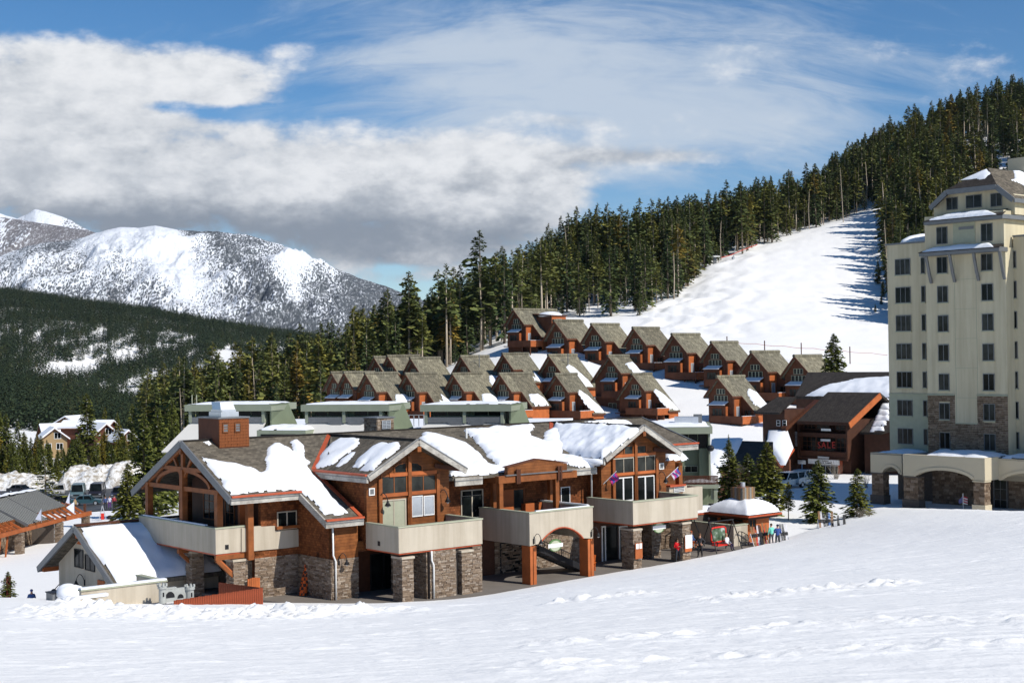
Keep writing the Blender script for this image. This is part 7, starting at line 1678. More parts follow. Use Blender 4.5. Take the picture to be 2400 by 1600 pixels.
# dark low wall along the back of the terrace
with based('terrace_wall', 'low dark wall topped with snow at the back of the terrace', 'wall', 33, 8, 0) as TW:
    m = MB(); a = onv(*Z5(470, 680), 8.0); b = onv(*Z5(870, 700), 8.0); m.box(a[0], b[0] + 1, 8.0, 8.4, 0, 2.1); m.build('wall', M_['stone_base'], TW); m = MB(); m.box(a[0] - .05, b[0] + 1, 7.95, 8.45, 2.103, 2.2); m.build('wall_cap', M_['rust'], TW)
    snow_patch(TW, [(a[0], 8.5), (b[0], 8.5), (b[0] + 1, 12), (a[0], 12)], (2.0, 0, 0), .5, step=.3, edge=.6, seed=140)

# ------------------------------------------------------------------ people
def skin_body(J, bones, parent, name, mats, matidx):
    """J: name -> (point, radius); bones: pairs; one continuous skinned surface; matidx(bone index, point) -> material"""
    names = list(J); me = bpy.data.meshes.new(name); me.from_pydata([J[n][0] for n in names], [(names.index(a), names.index(b)) for a, b in bones], [])
    o = bpy.data.objects.new(name, me); sc.collection.objects.link(o); o.modifiers.new('s', 'SKIN'); o.modifiers.new('d', 'SUBSURF').levels = 1
    for i, n in enumerate(names):
        r = J[n][1]; o.data.skin_vertices[0].data[i].radius = (r, r) if not isinstance(r, tuple) else r
        if n == 'pelvis': o.data.skin_vertices[0].data[i].use_root = True
    dg = bpy.context.evaluated_depsgraph_get(); m2 = bpy.data.meshes.new_from_object(o.evaluated_get(dg)); bpy.data.objects.remove(o)
    m2.name = name; m2.materials.clear()
    for m in mats: m2.materials.append(m)
    P0 = [np.array(J[a][0], float) for a, b in bones]; P1 = [np.array(J[b][0], float) for a, b in bones]
    for p in m2.polygons:
        c = np.array(p.center); best = 0; bd = 1e9
        for i in range(len(bones)):
            d = P1[i] - P0[i]; t = max(0, min(1, (c - P0[i]) @ d / (d @ d + 1e-9))); e = np.linalg.norm(c - P0[i] - d * t)
            if e < bd: bd = e; best = i
        p.material_index = matidx(bones[best], c); p.use_smooth = True
    return obj('body', m2, parent)
def person(label, at, rz, top, trousers, hat=None, hair=(.06, .035, .02), pose='stand', arms='down', boots=(.03, .03, .03), s=1.0, group=None):
    t = thing('person', label, 'person', at, rz, group); t.scale = (s, s, s)      # faces local -y
    J = {}; sit = pose == 'sit'; pz = .48 if sit else .95
    J['pelvis'] = ((0, 0, pz), .155); J['waist'] = ((0, .01, pz + .18), .14); J['chest'] = ((0, .015 + (.05 if sit else 0), pz + .40), .175); J['neck'] = ((0, (.05 if sit else .0), pz + .56), .07); J['head'] = ((0, -.01 + (.04 if sit else 0), pz + .66), .085); J['crown'] = ((0, .0 + (.04 if sit else 0), pz + .78), .085)
    bones = [('pelvis', 'waist'), ('waist', 'chest'), ('chest', 'neck'), ('neck', 'head'), ('head', 'crown')]
    for sd, x in (('l', 1), ('r', -1)):
        if sit:
            J['hip' + sd] = ((x * .10, -.05, pz), .10); J['knee' + sd] = ((x * .14, -.46, pz + .02), .075); J['ankle' + sd] = ((x * .14, -.50, .10), .055); J['toe' + sd] = ((x * .15, -.68, .05), .05)
        else:
            J['hip' + sd] = ((x * .10, 0, pz - .06), .11); J['knee' + sd] = ((x * .13, -.02, .50), .078); J['ankle' + sd] = ((x * .15, .01, .10), .06); J['toe' + sd] = ((x * .17, -.17, .05), .055)
        J['sho' + sd] = ((x * .19, .02, pz + .47), .085)
        if arms == 'down': e, h = (x * .27, .04, pz + .18), (x * .27, -.06, pz - .06)
        elif arms == 'front': e, h = (x * .28, .0, pz + .17), (x * .06, -.24, pz + .25)
        elif arms == 'hips': e, h = (x * .40, .06, pz + .22), (x * .22, -.10, pz + .05)
        else: e, h = (x * .26, -.05, pz + .2), (x * .20, -.30, pz + .06)
        J['elb' + sd] = (e, .06); J['wri' + sd] = (h, .04)
        d = (Vector(h) - Vector(e)).normalized(); J['hand' + sd] = (tuple(Vector(h) + d * .09), .035)
        bones += [('pelvis', 'hip' + sd), ('hip' + sd, 'knee' + sd), ('knee' + sd, 'ankle' + sd), ('ankle' + sd, 'toe' + sd), ('chest', 'sho' + sd), ('sho' + sd, 'elb' + sd), ('elb' + sd, 'wri' + sd), ('wri' + sd, 'hand' + sd)]
    mt, mr, mb_ = plain('jacket_cloth', top, .8), plain('trouser_cloth', trousers, .8), plain('boot', boots, .5)
    def mi(b, c):
        n = b[1][:3]
        if n in ('nec', 'hea', 'cro') : return 0 if b[0] != 'chest' or c[2] > J['neck'][0][2] + .0 else 1
        if n == 'han': return 0
        if n in ('wai', 'che', 'sho', 'elb', 'wri'): return 1
        if n == 'toe' or (n == 'ank' and c[2] < .16): return 3
        return 2
    b = skin_body(J, bones, t, 'person_body', [M_['skin'], mt, mr, mb_], mi)
    hc = J['crown'][0]; m = MB(); hd = J['head'][0]
    m.ball((hc[0], hc[1] + .02, hc[2] + .0), .105, .115, .10, 12, 8); (m.build('hat', plain('hat_cloth', hat, .8), t, True) if hat else m.build('hair', plain('hair', hair, .8), t, True))
    f = MB(); f.ball((0, hd[1] - .095, hd[2] + .03), .014, .02, .022, 6, 5); f.build('nose', M_['skin'], t, True)
    f = MB(); f.ball((.032, hd[1] - .085, hd[2] + .06), .011, .01, .009, 6, 4); f.ball((-.032, hd[1] - .085, hd[2] + .06), .011, .01, .009, 6, 4); f.build('eyes', M_['black'], t, True, kind='stuff')
    f = MB(); f.box(-.025, .025, hd[1] - .093, hd[1] - .08, hd[2] - .015, hd[2] - .007); f.build('mouth', plain('lip', (.3, .08, .07), .6), t)
    for sd in 'lr':
        w = Vector(J['hand' + sd][0]); d = (w - Vector(J['wri' + sd][0])).normalized(); side = d.cross(Vector((0, 0, 1)) if abs(d.z) < .9 else Vector((1, 0, 0))).normalized(); nrm = d.cross(side)
        g = MB()
        for k, L in enumerate((.065, .078, .074, .058)):
            p = w + side * (k - 1.5) * .018 + d * .01; g.tube([p, p + d * L * .6, p + d * L + nrm * .018], [.010, .009, .007], 6)
        p = w - side * .03 - d * .03; g.tube([p, p - side * .02 + d * .035, p - side * .02 + d * .06], [.011, .010, .008], 6); g.build('fingers', M_['skin'], t, True, kind='stuff')
    return t
GA = lambda deg: rad(deg)
def at0(px, py, z=0.0): q = G(px, py, z); return (q[0], q[1], z)
PX = at0(1589, 1317)
person('person in a bright red jacket and dark trousers standing by the stone pillar', PX, rad(15), (.62, .015, .02), (.035, .04, .05), hat=None, arms='front')
person('person dressed in black with a pale top half, standing beside the orange chair', at0(1641, 1305), rad(-20), (.03, .03, .035), (.015, .015, .018), hair=(.12, .06, .03), arms='hips')
person('person in a long blue jacket seen from behind at the end of the terrace', at0(1823, 1281), rad(170), (.045, .09, .30), (.05, .055, .06), hat=(.02, .025, .06), arms='front')
person('person with a turquoise top and grey trousers half hidden behind the person in blue', at0(1808, 1277), rad(200), (.18, .62, .50), (.08, .08, .09), arms='down', s=.97)
person('person in a black jacket and white hat walking on the terrace behind the orange swing', at0(1662, 1262), rad(120), (.03, .03, .03), (.04, .04, .06), hat=(.6, .6, .6))
person('person in a maroon jacket standing behind the red-framed swing', at0(1690, 1256), rad(-60), (.25, .03, .05), (.05, .05, .05), hat=(.05, .05, .05))
person('person in an olive jacket beside the waste bin at the kiosk', at0(1772, 1262), rad(30), (.12, .12, .05), (.04, .04, .05))
person('person in dark blue standing at the left corner of the kiosk under its eave', tuple(wld(36.2, 9.0, 0.0)), rad(60), (.02, .025, .08), (.02, .02, .03), arms='down')

def swing(at, rz, label, frame, panel, group=None):
    """free-standing swing made from a chairlift chair"""
    t = thing('swing_seat', label, 'swing', at, rz, group); bl = M_['black']
    for x in (-1.35, 1.35):
        for y in (-.9, .9): m = MB(); m.tube([(x * 1.12, y, 0), (x, 0, 2.35)], .045, 8); m.build('frame_leg', bl, t)
    m = MB(); m.tube([(-1.45, 0, 2.38), (1.45, 0, 2.38)], .05, 8); m.build('top_bar', bl, t)
    for x in (-.75, .75): m = MB(); m.bar((x, 0, 2.36), (x, .05, 1.9), .03); m.build('hanger', bl, t)
    n = []; w, h = .85, 1.15
    for a in np.linspace(-math.pi / 2, 1.5 * math.pi, 29)[:-1]:
        c, s_ = math.cos(a), math.sin(a); n.append((w * math.copysign(abs(c) ** .35, c), .28 - .0 * s_, 1.28 + h / 2 * math.copysign(abs(s_) ** .35, s_)))
    m = MB(); m.tube(n + [n[0]], .07, 8, False); m.build('back_frame', frame, t, True)
    m = MB(); m.slab([(p[0] * .92, p[1] - .01, 1.28 + (p[2] - 1.28) * .92) for p in n], (0, .02, 0)); m.build('back_panel', panel, t)
    m = MB(); m.box(-.8, .8, -.35, .3, .46, .54); m.build('seat', frame, t)
    for x in (-.82, .82): m = MB(); m.bar((x, -.35, .5), (x, -.35, .8), .05); m.bar((x, -.35, .8), (x, .25, .85), .05); m.build('armrest', bl, t)
    return t
pn = NB('printed_panel'); pn.done(pn.ramp(pn.noise(pn.co(), 1.5, 5, .6), [(.35, (.03, .06, .03)), (.5, (.10, .16, .10)), (.62, (.5, .52, .5))]), .5)
S1 = loc(G(*Z5(800, 950), 0)); swing(tuple(wld(S1[0], S1[1] + .6, 0)), GROT, 'swing seat with a thick red rounded frame and a printed back panel', plain('red_frame', (.62, .03, .02), .4), pn.m)
q = wld(S1[0] + .55, S1[1] + .5, .02); person('person in a white jacket over a purple top sitting on the red-framed swing', tuple(q), GROT + rad(10), (.7, .7, .72), (.03, .02, .05), pose='sit', arms='lap', hair=(.3, .2, .1))
S2 = loc(G(*Z5(560, 930), 0)); swing(tuple(wld(S2[0], S2[1] + 1.4, 0)), GROT + rad(25), 'darker swing seat with an orange frame, left of the red-framed swing', plain('orange_frame', (.55, .12, .02), .5), M_['black'])
for k, (dx, c, h_, lb) in enumerate(((-.35, (.05, .05, .2), (.09, .05, .03), 'brown-haired person in a dark blue jacket sitting at the left of the orange swing'), (.35, (.05, .10, .25), (.35, .08, .03), 'red-haired person in a mid-blue jacket sitting at the right of the orange swing'))):
    q = wld(S2[0] + dx, S2[1] + 1.3, .02); person(lb, tuple(q), GROT + rad(25), c, (.03, .03, .04), pose='sit', arms='lap', hair=h_)
def wood_chair(at, rz, label, mat, group=None):
    t = thing('lounge_chair', label, 'chair', at, rz, group)
    for i in range(5):
        x = -.32 + i * .145; m = MB(); m.slab([(x, .25, .35), (x + .13, .25, .35), (x + .13, .62, 1.1 + .06 * math.sin(i / 4 * math.pi)), (x, .62, 1.1 + .06 * math.sin(i / 4 * math.pi))], (0, .03, 0)); m.build('slat', mat, t)
    m = MB(); m.slab([(-.34, -.35, .42), (.40, -.35, .42), (.40, .35, .30), (-.34, .35, .30)], (0, 0, .04)); m.build('seat', mat, t)
    for x in (-.40, .42): m = MB(); m.box(x - .07, x + .07, -.4, .4, .58, .62); m.build('armrest', mat, t)
    for x in (-.38, .40):
        for y in (-.35, .3): m = MB(); m.box(x - .04, x + .04, y - .04, y + .04, 0, .58); m.build('leg', mat, t)
    return t
oc = plain('orange_chair_wood', (.50, .11, .02), .5)
c1 = loc(G(1548, 1290, 0)); wood_chair(tuple(wld(c1[0], c1[1] + .9, 0)), GROT - rad(30), 'orange wooden lounge chair holding a reclining person in white, between the stone pillars', oc, 'orange wooden lounge chairs')
q = wld(c1[0], c1[1] + .85, -.05); person('person with a white top reclining in the orange chair between the pillars', tuple(q), GROT - rad(30), (.7, .68, .75), (.10, .03, .12), pose='sit', arms='lap', hair=(.08, .05, .03))
c2 = loc(G(1390, 1330, 0)); wood_chair(tuple(wld(17.6, 1.6, 0)), GROT - rad(60), 'orange wooden lounge chair against the right orange post', oc, 'orange wooden lounge chairs')
c3 = loc(G(1622, 1285, 0)); wood_chair(tuple(wld(c3[0], c3[1] + .2, 0)), GROT + rad(60), 'orange wooden lounge chair right of the far stone pillar', oc, 'orange wooden lounge chairs')
# notices on the pillars
for i, (px, py, lb) in enumerate(((1497, 1289, 'wooden notice board with two white sheets on the left stone pillar'), (1613, 1273, 'white notice sheet on an orange board on the right stone pillar'))):
    q = onv(px, py, -.45); t = thing('notice_board', lb, 'notice board', wld(q[0], -.45, q[2]), GROT)
    m = MB(); m.box(-.36, .36, -.03, .05, -.6, .55); m.build('board', M_['orange'], t)
    if i == 0:
        for x in (-.3, .04): m = MB(); m.box(x, x + .26, -.045, -.033, .12, .5); m.build('sheet', M_['white'], t)
    else: m = MB(); m.box(-.34, .4, -.045, -.033, -.35, .65); m.build('sheet', M_['white'], t)
# oval hanging signs
def oval_sign(px, py, v, label):
    q = onv(px, py, v); t = thing('hanging_sign', label, 'sign', wld(q[0], v, q[2]), GROT); t.scale = (.85, 1, .85)
    m = MB(); m.slab([(.72 * math.cos(a), 0, .5 * math.sin(a)) for a in np.linspace(0, 2 * math.pi, 25)[:-1]], (0, .06, 0)); m.build('board', plain('sign_green', (.10, .19, .07), .5), t)
    m = MB(); m.slab([(.55 * math.cos(a), -.012, .42 * math.sin(a) - .04) for a in np.linspace(0, 2 * math.pi, 25)[:-1]], (0, .01, 0)); m.build('inner_panel', plain('sign_cream', (.42, .45, .33), .5), t)
    m = MB(); m.box(-.8, .8, -.03, -.015, -.17, .15); m.build('name_band', M_['white'], t)
    for x in (-.4, .4): m = MB(); m.bar((x, .03, .4), (x, .03, .75), .02); m.build('chain', M_['black'], t)
oval_sign(*Z4(703, 1140), .2, 'oval green and white sign hanging in the arch over the outside stair')
oval_sign(*Z4(1550, 992), .2, 'oval green and white sign hanging under the far balcony')
# flags on the gable
def flag(at, dirv, label, cols):
    t = thing('flag', label, 'flag', at, GROT); m = MB(); e = Vector(dirv) * 1.4; m.tube([(0, 0, 0), tuple(e)], .03, 6); m.build('pole', M_['white'], t)
    n = 7; vs = []; b = Vector(dirv)
    for j in range(n):
        for i in range(n):
            p = b * (1.35 - j * .12) + Vector((.08 * math.sin(i * 1.2 + j), .14 * math.sin(i * 1.1), -.10 * i)) + Vector((.05 * i, 0, 0)); vs.append(tuple(p))
    m = MB()
    for j in range(n - 1):
        for i in range(n - 1): m.mi = (j % len(cols)); m.add([vs[j * n + i], vs[j * n + i + 1], vs[(j + 1) * n + i + 1], vs[(j + 1) * n + i]], [(0, 1, 2, 3)])
    m.build('cloth', cols, t)
mag, blu, wht = plain('magenta_cloth', (.50, .04, .22), .8), plain('blue_cloth', (.07, .10, .38), .8), plain('pale_cloth', (.6, .55, .65), .8)
q = onv(*Z4(1095, 640), 3.5); flag(wld(q[0], 3.5, q[2]), Vector((.45, -.7, .8)).normalized() * 1.0, 'magenta and blue flag on a slanting pole at the left of the right gable', [mag, blu, mag])
q = onv(*Z4(1600, 600), 3.5); flag(wld(q[0], 3.5, q[2]), Vector((.75, -.5, .8)).normalized() * 1.0, 'purple and blue flag on a slanting pole at the right of the right gable', [blu, mag, wht])
q = G(*Z7(1122, 1262), 0.1); t = thing('flag', 'small striped flag on a short white pole in front of the hotel arcade', 'flag', (q[0], q[1], 0)); m = MB(); m.tube([(0, 0, 0), (0, 0, 2.0)], .04, 8); m.build('pole', M_['white'], t)
m = MB()
for k in range(6): m.mi = k % 2; m.add([(0, 0, 1.75 - k * .12), (.45, .05, 1.6 - k * .12), (.45, .05, 1.48 - k * .12), (0, 0, 1.63 - k * .12)], [(0, 1, 2, 3)])
m.build('stripes', [plain('red_cloth', (.5, .03, .05), .8), M_['white']], t); m = MB(); m.add([(0, -.01, 1.75), (-.42, .04, 1.35), (-.38, .04, 1.0), (0, -.01, 1.15)], [(0, 1, 2, 3)]); m.build('canton', plain('navy_cloth', (.12, .12, .25), .8), t)

# ------------------------------------------------------------------ skis, snowboards, racks, bins
SKIM = [plain('ski_top_' + n, c, .4) for n, c in (('white', (.6, .6, .62)), ('blue', (.05, .15, .4)), ('red', (.5, .04, .04)), ('black', (.03, .03, .03)), ('yellow', (.5, .4, .05)), ('brown', (.28, .15, .07)))]
def ski_pair(at, rz, lean, label, mat, L=1.75, group=None, board=False):
    t = thing('snowboard' if board else 'ski_pair', label, 'snowboard' if board else 'skis', at, rz, group); t.rotation_euler = (rad(lean), 0, rz)
    for k, x in enumerate((0,) if board else (-.055, .055)):
        w = .14 if board else .045; m = MB(); P = [(0, 0), (.1, L * .02), (.03, L * .5), (-.02, L * .93), (-.1, L)]
        vs = []
        for y, z in P:
            ww = w * (1.0 if .05 * L < z < .9 * L else .75); vs += [(x - ww, y * .4, z), (x + ww, y * .4, z)]
        for i in range(4): m.slab([vs[2 * i], vs[2 * i + 1], vs[2 * i + 3], vs[2 * i + 2]], (0, .02, 0))
        m.build('board' if board else 'ski', mat, t)
    if not board: m = MB(); m.box(-.1, .1, -.06, .0, .75, 1.0); m.build('binding', M_['black'], t)
    return t
R = random.Random(12); cn = ['white', 'blue', 'red', 'black', 'yellow', 'brown']
def ski_rack(px, py, n, label, rz, grp, z=0.0):
    q = G(px, py, z); t = thing('ski_rack', label, 'ski rack', (q[0], q[1], z), rz); w = n * .22
    m = MB(); m.tube([(-w / 2, 0, 1.0), (w / 2, 0, 1.0)], .035, 8); m.build('bar', M_['galv'], t)
    for x in (-w / 2, w / 2):
        for y in (-.4, .4): m = MB(); m.tube([(x, y, 0), (x, 0, 1.0)], .03, 6); m.build('leg', M_['galv'], t)
    for i in range(n):
        x = -w / 2 + .12 + i * .22; k = R.choice((0, 3, 3, 5, 1, 3, 2)); px_ = q[0] + math.cos(rz) * x - math.sin(rz) * (-.35); py_ = q[1] + math.sin(rz) * x + math.cos(rz) * (-.35)
        ski_pair((px_, py_, z), rz + R.uniform(-.1, .1), -R.uniform(10, 20), 'pair of %s skis leaning on the %s' % (cn[k], grp), SKIM[k], R.uniform(1.5, 1.85), 'skis leaning on the ' + grp)
ski_rack(1778, 1277, 9, 'crowded metal ski rack against the kiosk front', GROT, 'kiosk rack')
ski_rack(1836, 1274, 3, 'short ski rack just behind the person in the blue jacket', GROT - .3, 'short rack', 0)
ski_rack(1932, 1242, 5, 'pale metal ski rack standing alone in the snow left of the lone young pine', .1, 'rack in the snow', .0)
for i, (px, py, k, lb, bd) in enumerate(((1952, 1250, 5, 'tall pair of brown skis stuck upright in the snow', False), (1967, 1251, 3, 'black pair of skis upright in the snow, middle of the group of three', False), (1982, 1250, 3, 'dark snowboard leaning at the right end of the upright skis', True), (1922, 1222, 1, 'pale blue skis lying against the rack under the largest pine', False))):
    q = G(px, py, .1); ski_pair((q[0], q[1], .0), .2 * i, -8, lb, SKIM[k], 2.0 if i == 0 else 1.7, board=bd)
q = loc(G(*Z5(1135, 880), 0)); t = thing('waste_bin', 'black waste bin beside the crowded ski rack', 'bin', wld(q[0], q[1] + .2, 0), GROT); m = MB(); m.tube([(0, 0, 0), (0, 0, .85)], [.27, .33], 12); m.build('body', M_['rubber'], t); m = MB(); m.tube([(0, 0, .853), (0, 0, .92)], .36, 12); m.build('rim', M_['black'], t)
# dry shrubs
def shrub(px, py, label, h=.9, n=26, seed=1, mat='dead', w=.8):
    q = G(px, py, .05); t = tag((lambda m: m)(None) or MB().build('x', M_['dead']), label, 'shrub') if False else None
    R = random.Random(seed); m = MB()
    for i in range(n):
        a = R.uniform(0, 6.28); r = R.uniform(.1, w); z = h * R.uniform(.5, 1.1); b = (R.uniform(-.15, .15) * w, R.uniform(-.15, .15) * w, -.1); e = (r * math.cos(a), r * math.sin(a), z); m.tube([b, tuple((Vector(b) + Vector(e)) / 2 + Vector((0, 0, .1))), e], [.014, .010, .004], 4)
        for k in range(3): t_ = R.uniform(.4, .9); p = Vector(b).lerp(Vector(e), t_); m.bar(p, p + Vector((R.uniform(-.2, .2), R.uniform(-.2, .2), R.uniform(.05, .25))), .008)
    o = m.build('shrub', M_[mat]); o.location = (q[0], q[1], tz(q[0], q[1]) if q[1] > 60 else 0); tag(o, label, 'shrub'); return o
shrub(2016, 1232, 'bare reddish twigs round the foot of the lone young pine', .8, 30, 3, 'dead', .9)
shrub(2037, 1234, 'short row of bare reddish stems right of the lone young pine', .6, 16, 4, 'dead', .8)
shrub(1960, 1130, 'bare dark shrub in the shade left of the hotel', 2.2, 40, 5, 'dead', 1.6)
shrub(2030, 1150, 'thin bare shrub beside the hotel arcade corner', 1.8, 26, 6, 'bark', 1.1)

# ------------------------------------------------------------------ vehicles
def vehicle(at, rz, label, paint, kind='suv', lights=True):
    Ls, Wd, H = {'suv': (4.7, 1.9, 1.8), 'van': (5.2, 2.0, 2.3), 'car': (4.4, 1.8, 1.45), 'pickup': (5.4, 1.95, 1.85)}[kind]
    t = thing('parked_' + ('car' if kind in ('car', 'suv') else kind), label, 'van' if kind == 'van' else ('pickup' if kind == 'pickup' else 'car'), at, rz, 'vehicles parked near the lodge')   # faces -y
    b = .45; hw = Wd / 2; hood = {'suv': .95, 'van': 1.1, 'car': .8, 'pickup': 1.0}[kind]; y0 = -Ls / 2
    prof = {'suv': [(y0, b), (y0, hood - .1), (y0 + .15, hood), (y0 + 1.15, hood + .08), (-y0, hood + .1), (-y0, b)], 'van': [(y0, b), (y0, .9), (y0 + .3, hood), (y0 + .8, hood + .1), (-y0, hood + .1), (-y0, b)],
            'car': [(y0, b - .1), (y0, .7), (y0 + .2, .8), (y0 + 1.1, .9), (-y0 - .8, .95), (-y0, .9), (-y0, b - .1)], 'pickup': [(y0, b), (y0, .95), (y0 + .2, 1.05), (y0 + 1.3, 1.12), (-y0, 1.12), (-y0, b)]}[kind]
    m = MB(); m.slab([(-hw, y, z) for y, z in prof], (Wd, 0, 0)); m.build('body', paint, t)
    hz = prof[3][1]; cab = {'suv': (y0 + 1.1, y0 + 1.75, -y0 - .25, -y0 - .02), 'van': (y0 + .75, y0 + 1.35, -y0 - .12, -y0 - .02), 'car': (y0 + 1.0, y0 + 1.75, -y0 - 1.2, -y0 - .6), 'pickup': (y0 + 1.25, y0 + 1.95, -y0 - 2.2, -y0 - 1.95)}[kind]
    i_ = .12; m = MB(); lo = hz - .06
    m.add([(-hw + .03, cab[0], lo), (hw - .03, cab[0], lo), (hw - .03, cab[3], lo), (-hw + .03, cab[3], lo), (-hw + i_ + .08, cab[1], H - .06), (hw - i_ - .08, cab[1], H - .06), (hw - i_ - .08, cab[2], H - .06), (-hw + i_ + .08, cab[2], H - .06)], [(0, 1, 5, 4), (1, 2, 6, 5), (2, 3, 7, 6), (3, 0, 4, 7), (4, 5, 6, 7)]); m.build('window_glass', M_['glass'], t)
    m = MB(); m.box(-hw + i_ + .05, hw - i_ - .05, cab[1] - .08, cab[2] + .05, H - .06, H); 
    for x in (-1, 1):
        m.bar((x * (hw - .03), cab[0], lo), (x * (hw - i_ - .06), cab[1], H - .04), .09); m.bar((x * (hw - .03), cab[3], lo), (x * (hw - i_ - .06), cab[2], H - .04), .12); m.bar((x * (hw - .04), (cab[1] + cab[2]) / 2 + .1, lo), (x * (hw - i_ - .06), (cab[1] + cab[2]) / 2 + .1, H - .04), .1)
    m.build('roof', paint, t)
    for x in (-1, 1):
        for y in (y0 + .85, -y0 - .95):
            m = MB(); m.tube([(x * (hw - .22), y, .34), (x * (hw + .02), y, .34)], .34, 16); w = m.build('wheel', M_['rubber'], t); m = MB(); m.tube([(x * (hw + .0), y, .34), (x * (hw + .03), y, .34)], .2, 12); m.build('rim', M_['galv'], w)
        m = MB(); m.box(x * (hw - .42), x * (hw - .08), y0 - .03, y0 + .05, .68, .84) if x > 0 else m.box(-hw + .08, -hw + .42, y0 - .03, y0 + .05, .68, .84); m.build('headlight', M_['galv'], t)
        m = MB(); m.box(x * hw - .0, x * (hw + .18), cab[0] + .35, cab[0] + .45, hz + .02, hz + .2) if x > 0 else m.box(-hw - .18, -hw, cab[0] + .35, cab[0] + .45, hz + .02, hz + .2); m.build('wing_mirror', paint, t)
    m = MB(); m.box(-hw + .5, hw - .5, y0 - .025, y0, .62, .86); m.build('grille', M_['black'], t); m = MB(); m.box(-hw, hw, y0 - .08, y0 + .1, .38, .56); m.build('bumper', M_['metal_grey'], t)
    return t
def park(px, py, D, rz, label, col, kind): 
    p = atD(px, py, D); vehicle((p[0], p[1], tz(p[0], p[1]) + (.13 if D > 190 and px < 600 else 0)), rad(rz), label, plain('car_paint', col, .3, .1, .5), kind)
park(183, 1165, 232, 12, 'teal-grey van parked nose-on in front of the ploughed snow bank', (.10, .16, .18), 'van')
park(228, 1165, 232, 8, 'tall black van parked beside the snow bank, right of the teal-grey van', (.02, .02, .03), 'van')
park(280, 1170, 226, 5, 'dark blue sport utility car nearest the tall pine', (.03, .035, .06), 'suv')
park(138, 1158, 240, 15, 'white sport utility car with a roof rack in the back row', (.5, .48, .45), 'suv')
park(203, 1178, 216, 100, 'dark teal saloon parked broadside behind the timber shelter', (.03, .08, .10), 'car')
park(150, 1176, 218, 95, 'black saloon parked broadside near the corner of the timber shelter', (.015, .015, .02), 'car')
park(118, 1143, 250, 20, 'silver car partly hidden by the low snow-laden pine', (.3, .3, .32), 'car')
park(48, 1143, 246, 70, 'black car at the far left behind the snowy roof', (.02, .02, .03), 'car')
p = atD(1846, 1122, 166); vehicle((p[0], p[1], tz(p[0], p[1])), rad(-50), 'white van with roof windows parked by the ski shop, left of two white vehicles', plain('white_car_paint', (.65, .66, .64), .3, 0, .5), 'suv')
p = atD(1882, 1124, 168); vehicle((p[0], p[1], tz(p[0], p[1])), rad(-40), 'white pickup parked between the pines in front of the ski shop', plain('white_car_paint', (.62, .63, .60), .3, 0, .5), 'pickup')
for i, (px, py, a, c, lb) in enumerate(((257, 1186, (.6, .6, .7), (.12, .04, .2), 'person in a white jacket with purple sleeves standing among the parked cars'), (247, 1184, (.05, .08, .2), (.03, .03, .04), 'person in dark blue carrying skis near the parked cars'), (268, 1184, (.3, .03, .05), (.02, .02, .02), 'person in dark red beside the dark blue car'), (176, 1186, (.35, .25, .12), (.05, .04, .03), 'person in a brown jacket in front of the teal-grey van'))):
    p = atD(px, py, 205); person(lb, (p[0], p[1], tz(p[0], p[1]) + .12), rad(20 * i), a, c)
p = atD(74, 1393, 103); person('person in a blue hooded jacket at the lower left, seen above the snow crest', (p[0], p[1], min(tz(p[0], p[1]), CAMH - (1382 - 852) / F * 103 - 1.72)), rad(30), (.06, .12, .3), (.03, .03, .05), hat=(.05, .08, .25))
p = atD(*Z5(0, 0), 100)
# ploughed snow banks
def bank(name_label, pts, D, base, w, seed):
    X = np.linspace(pts[0][0], pts[-1][0], 90); top = np.interp(X, [p[0] for p in pts], [p[1] for p in pts]); t = np.linspace(-1, 1, 26)
    gx = (X - 1200) / F * D; zt = CAMH + (837 - .0135 * (X - 1200) - top) / F * D; T, GX = np.meshgrid(t, gx, indexing='ij'); ZT = np.broadcast_to(zt, T.shape)
    Y = D + T * w; Z0 = terr(GX, Y, False) - .3; e = (1 - T ** 2) ** .8 * np.minimum(1, np.minimum(GX - gx[0], gx[-1] - GX) / 3 + .05)
    Z = Z0 + (ZT - Z0) * e + .9 * fbm(GX / 1.6, Y / 1.6, 4, seed) * np.clip(e * 2, 0, 1)
    o = grid_mesh('snow_bank', GX + .6 * fbm(GX / 2, Y / 2, 3, seed + 2), Y, Z, M_['snow_dirty']); tag(o, name_label, 'snow bank')
bank('high dirty white ploughed snow bank behind the parked cars', [(128, 1135), (150, 1100), (185, 1092), (240, 1090), (262, 1092), (275, 1082), (312, 1080), (345, 1110)], 256, 0, 6, 3)
bank('lower ploughed snow bank at the left edge beyond the metal roof', [(-80, 1115), (0, 1108), (40, 1108), (80, 1112), (105, 1118), (128, 1140)], 262, 0, 6, 7)
# yard objects
q = G(*W4(1178, 590), -4.6); t = thing('a_frame_sign', 'small pale A-frame stand with a red panel on the snow behind the stucco roof', 'sign', (q[0], q[1], tz(q[0], q[1])), .2); m = MB(); m.bar((-.45, 0, 0), (0, 0, 1.9), .09); m.bar((.45, 0, 0), (0, 0, 1.9), .09); m.build('frame', M_['galv'], t); m = MB(); m.box(-.2, .2, -.03, .03, .1, .9); m.build('panel', M_['red'], t)
q = G(*W4(1262, 580), -4.6); t = thing('rubbish_bag', 'small dark bundle lying on the snow beside the A-frame stand', 'bag', (q[0], q[1], tz(q[0], q[1]))); m = MB(); m.ball((0, 0, .2), .4, .3, .3); m.build('bundle', M_['black'], t, True)
q = G(*W4(975, 520), -5); t = thing('bollard', 'short dark post in the snow beside the shelter end pillar', 'post', (q[0], q[1], tz(q[0], q[1]))); m = MB(); m.box(-.15, .15, -.15, .15, -.2, 1.5); m.build('post', M_['timber_dark'], t)
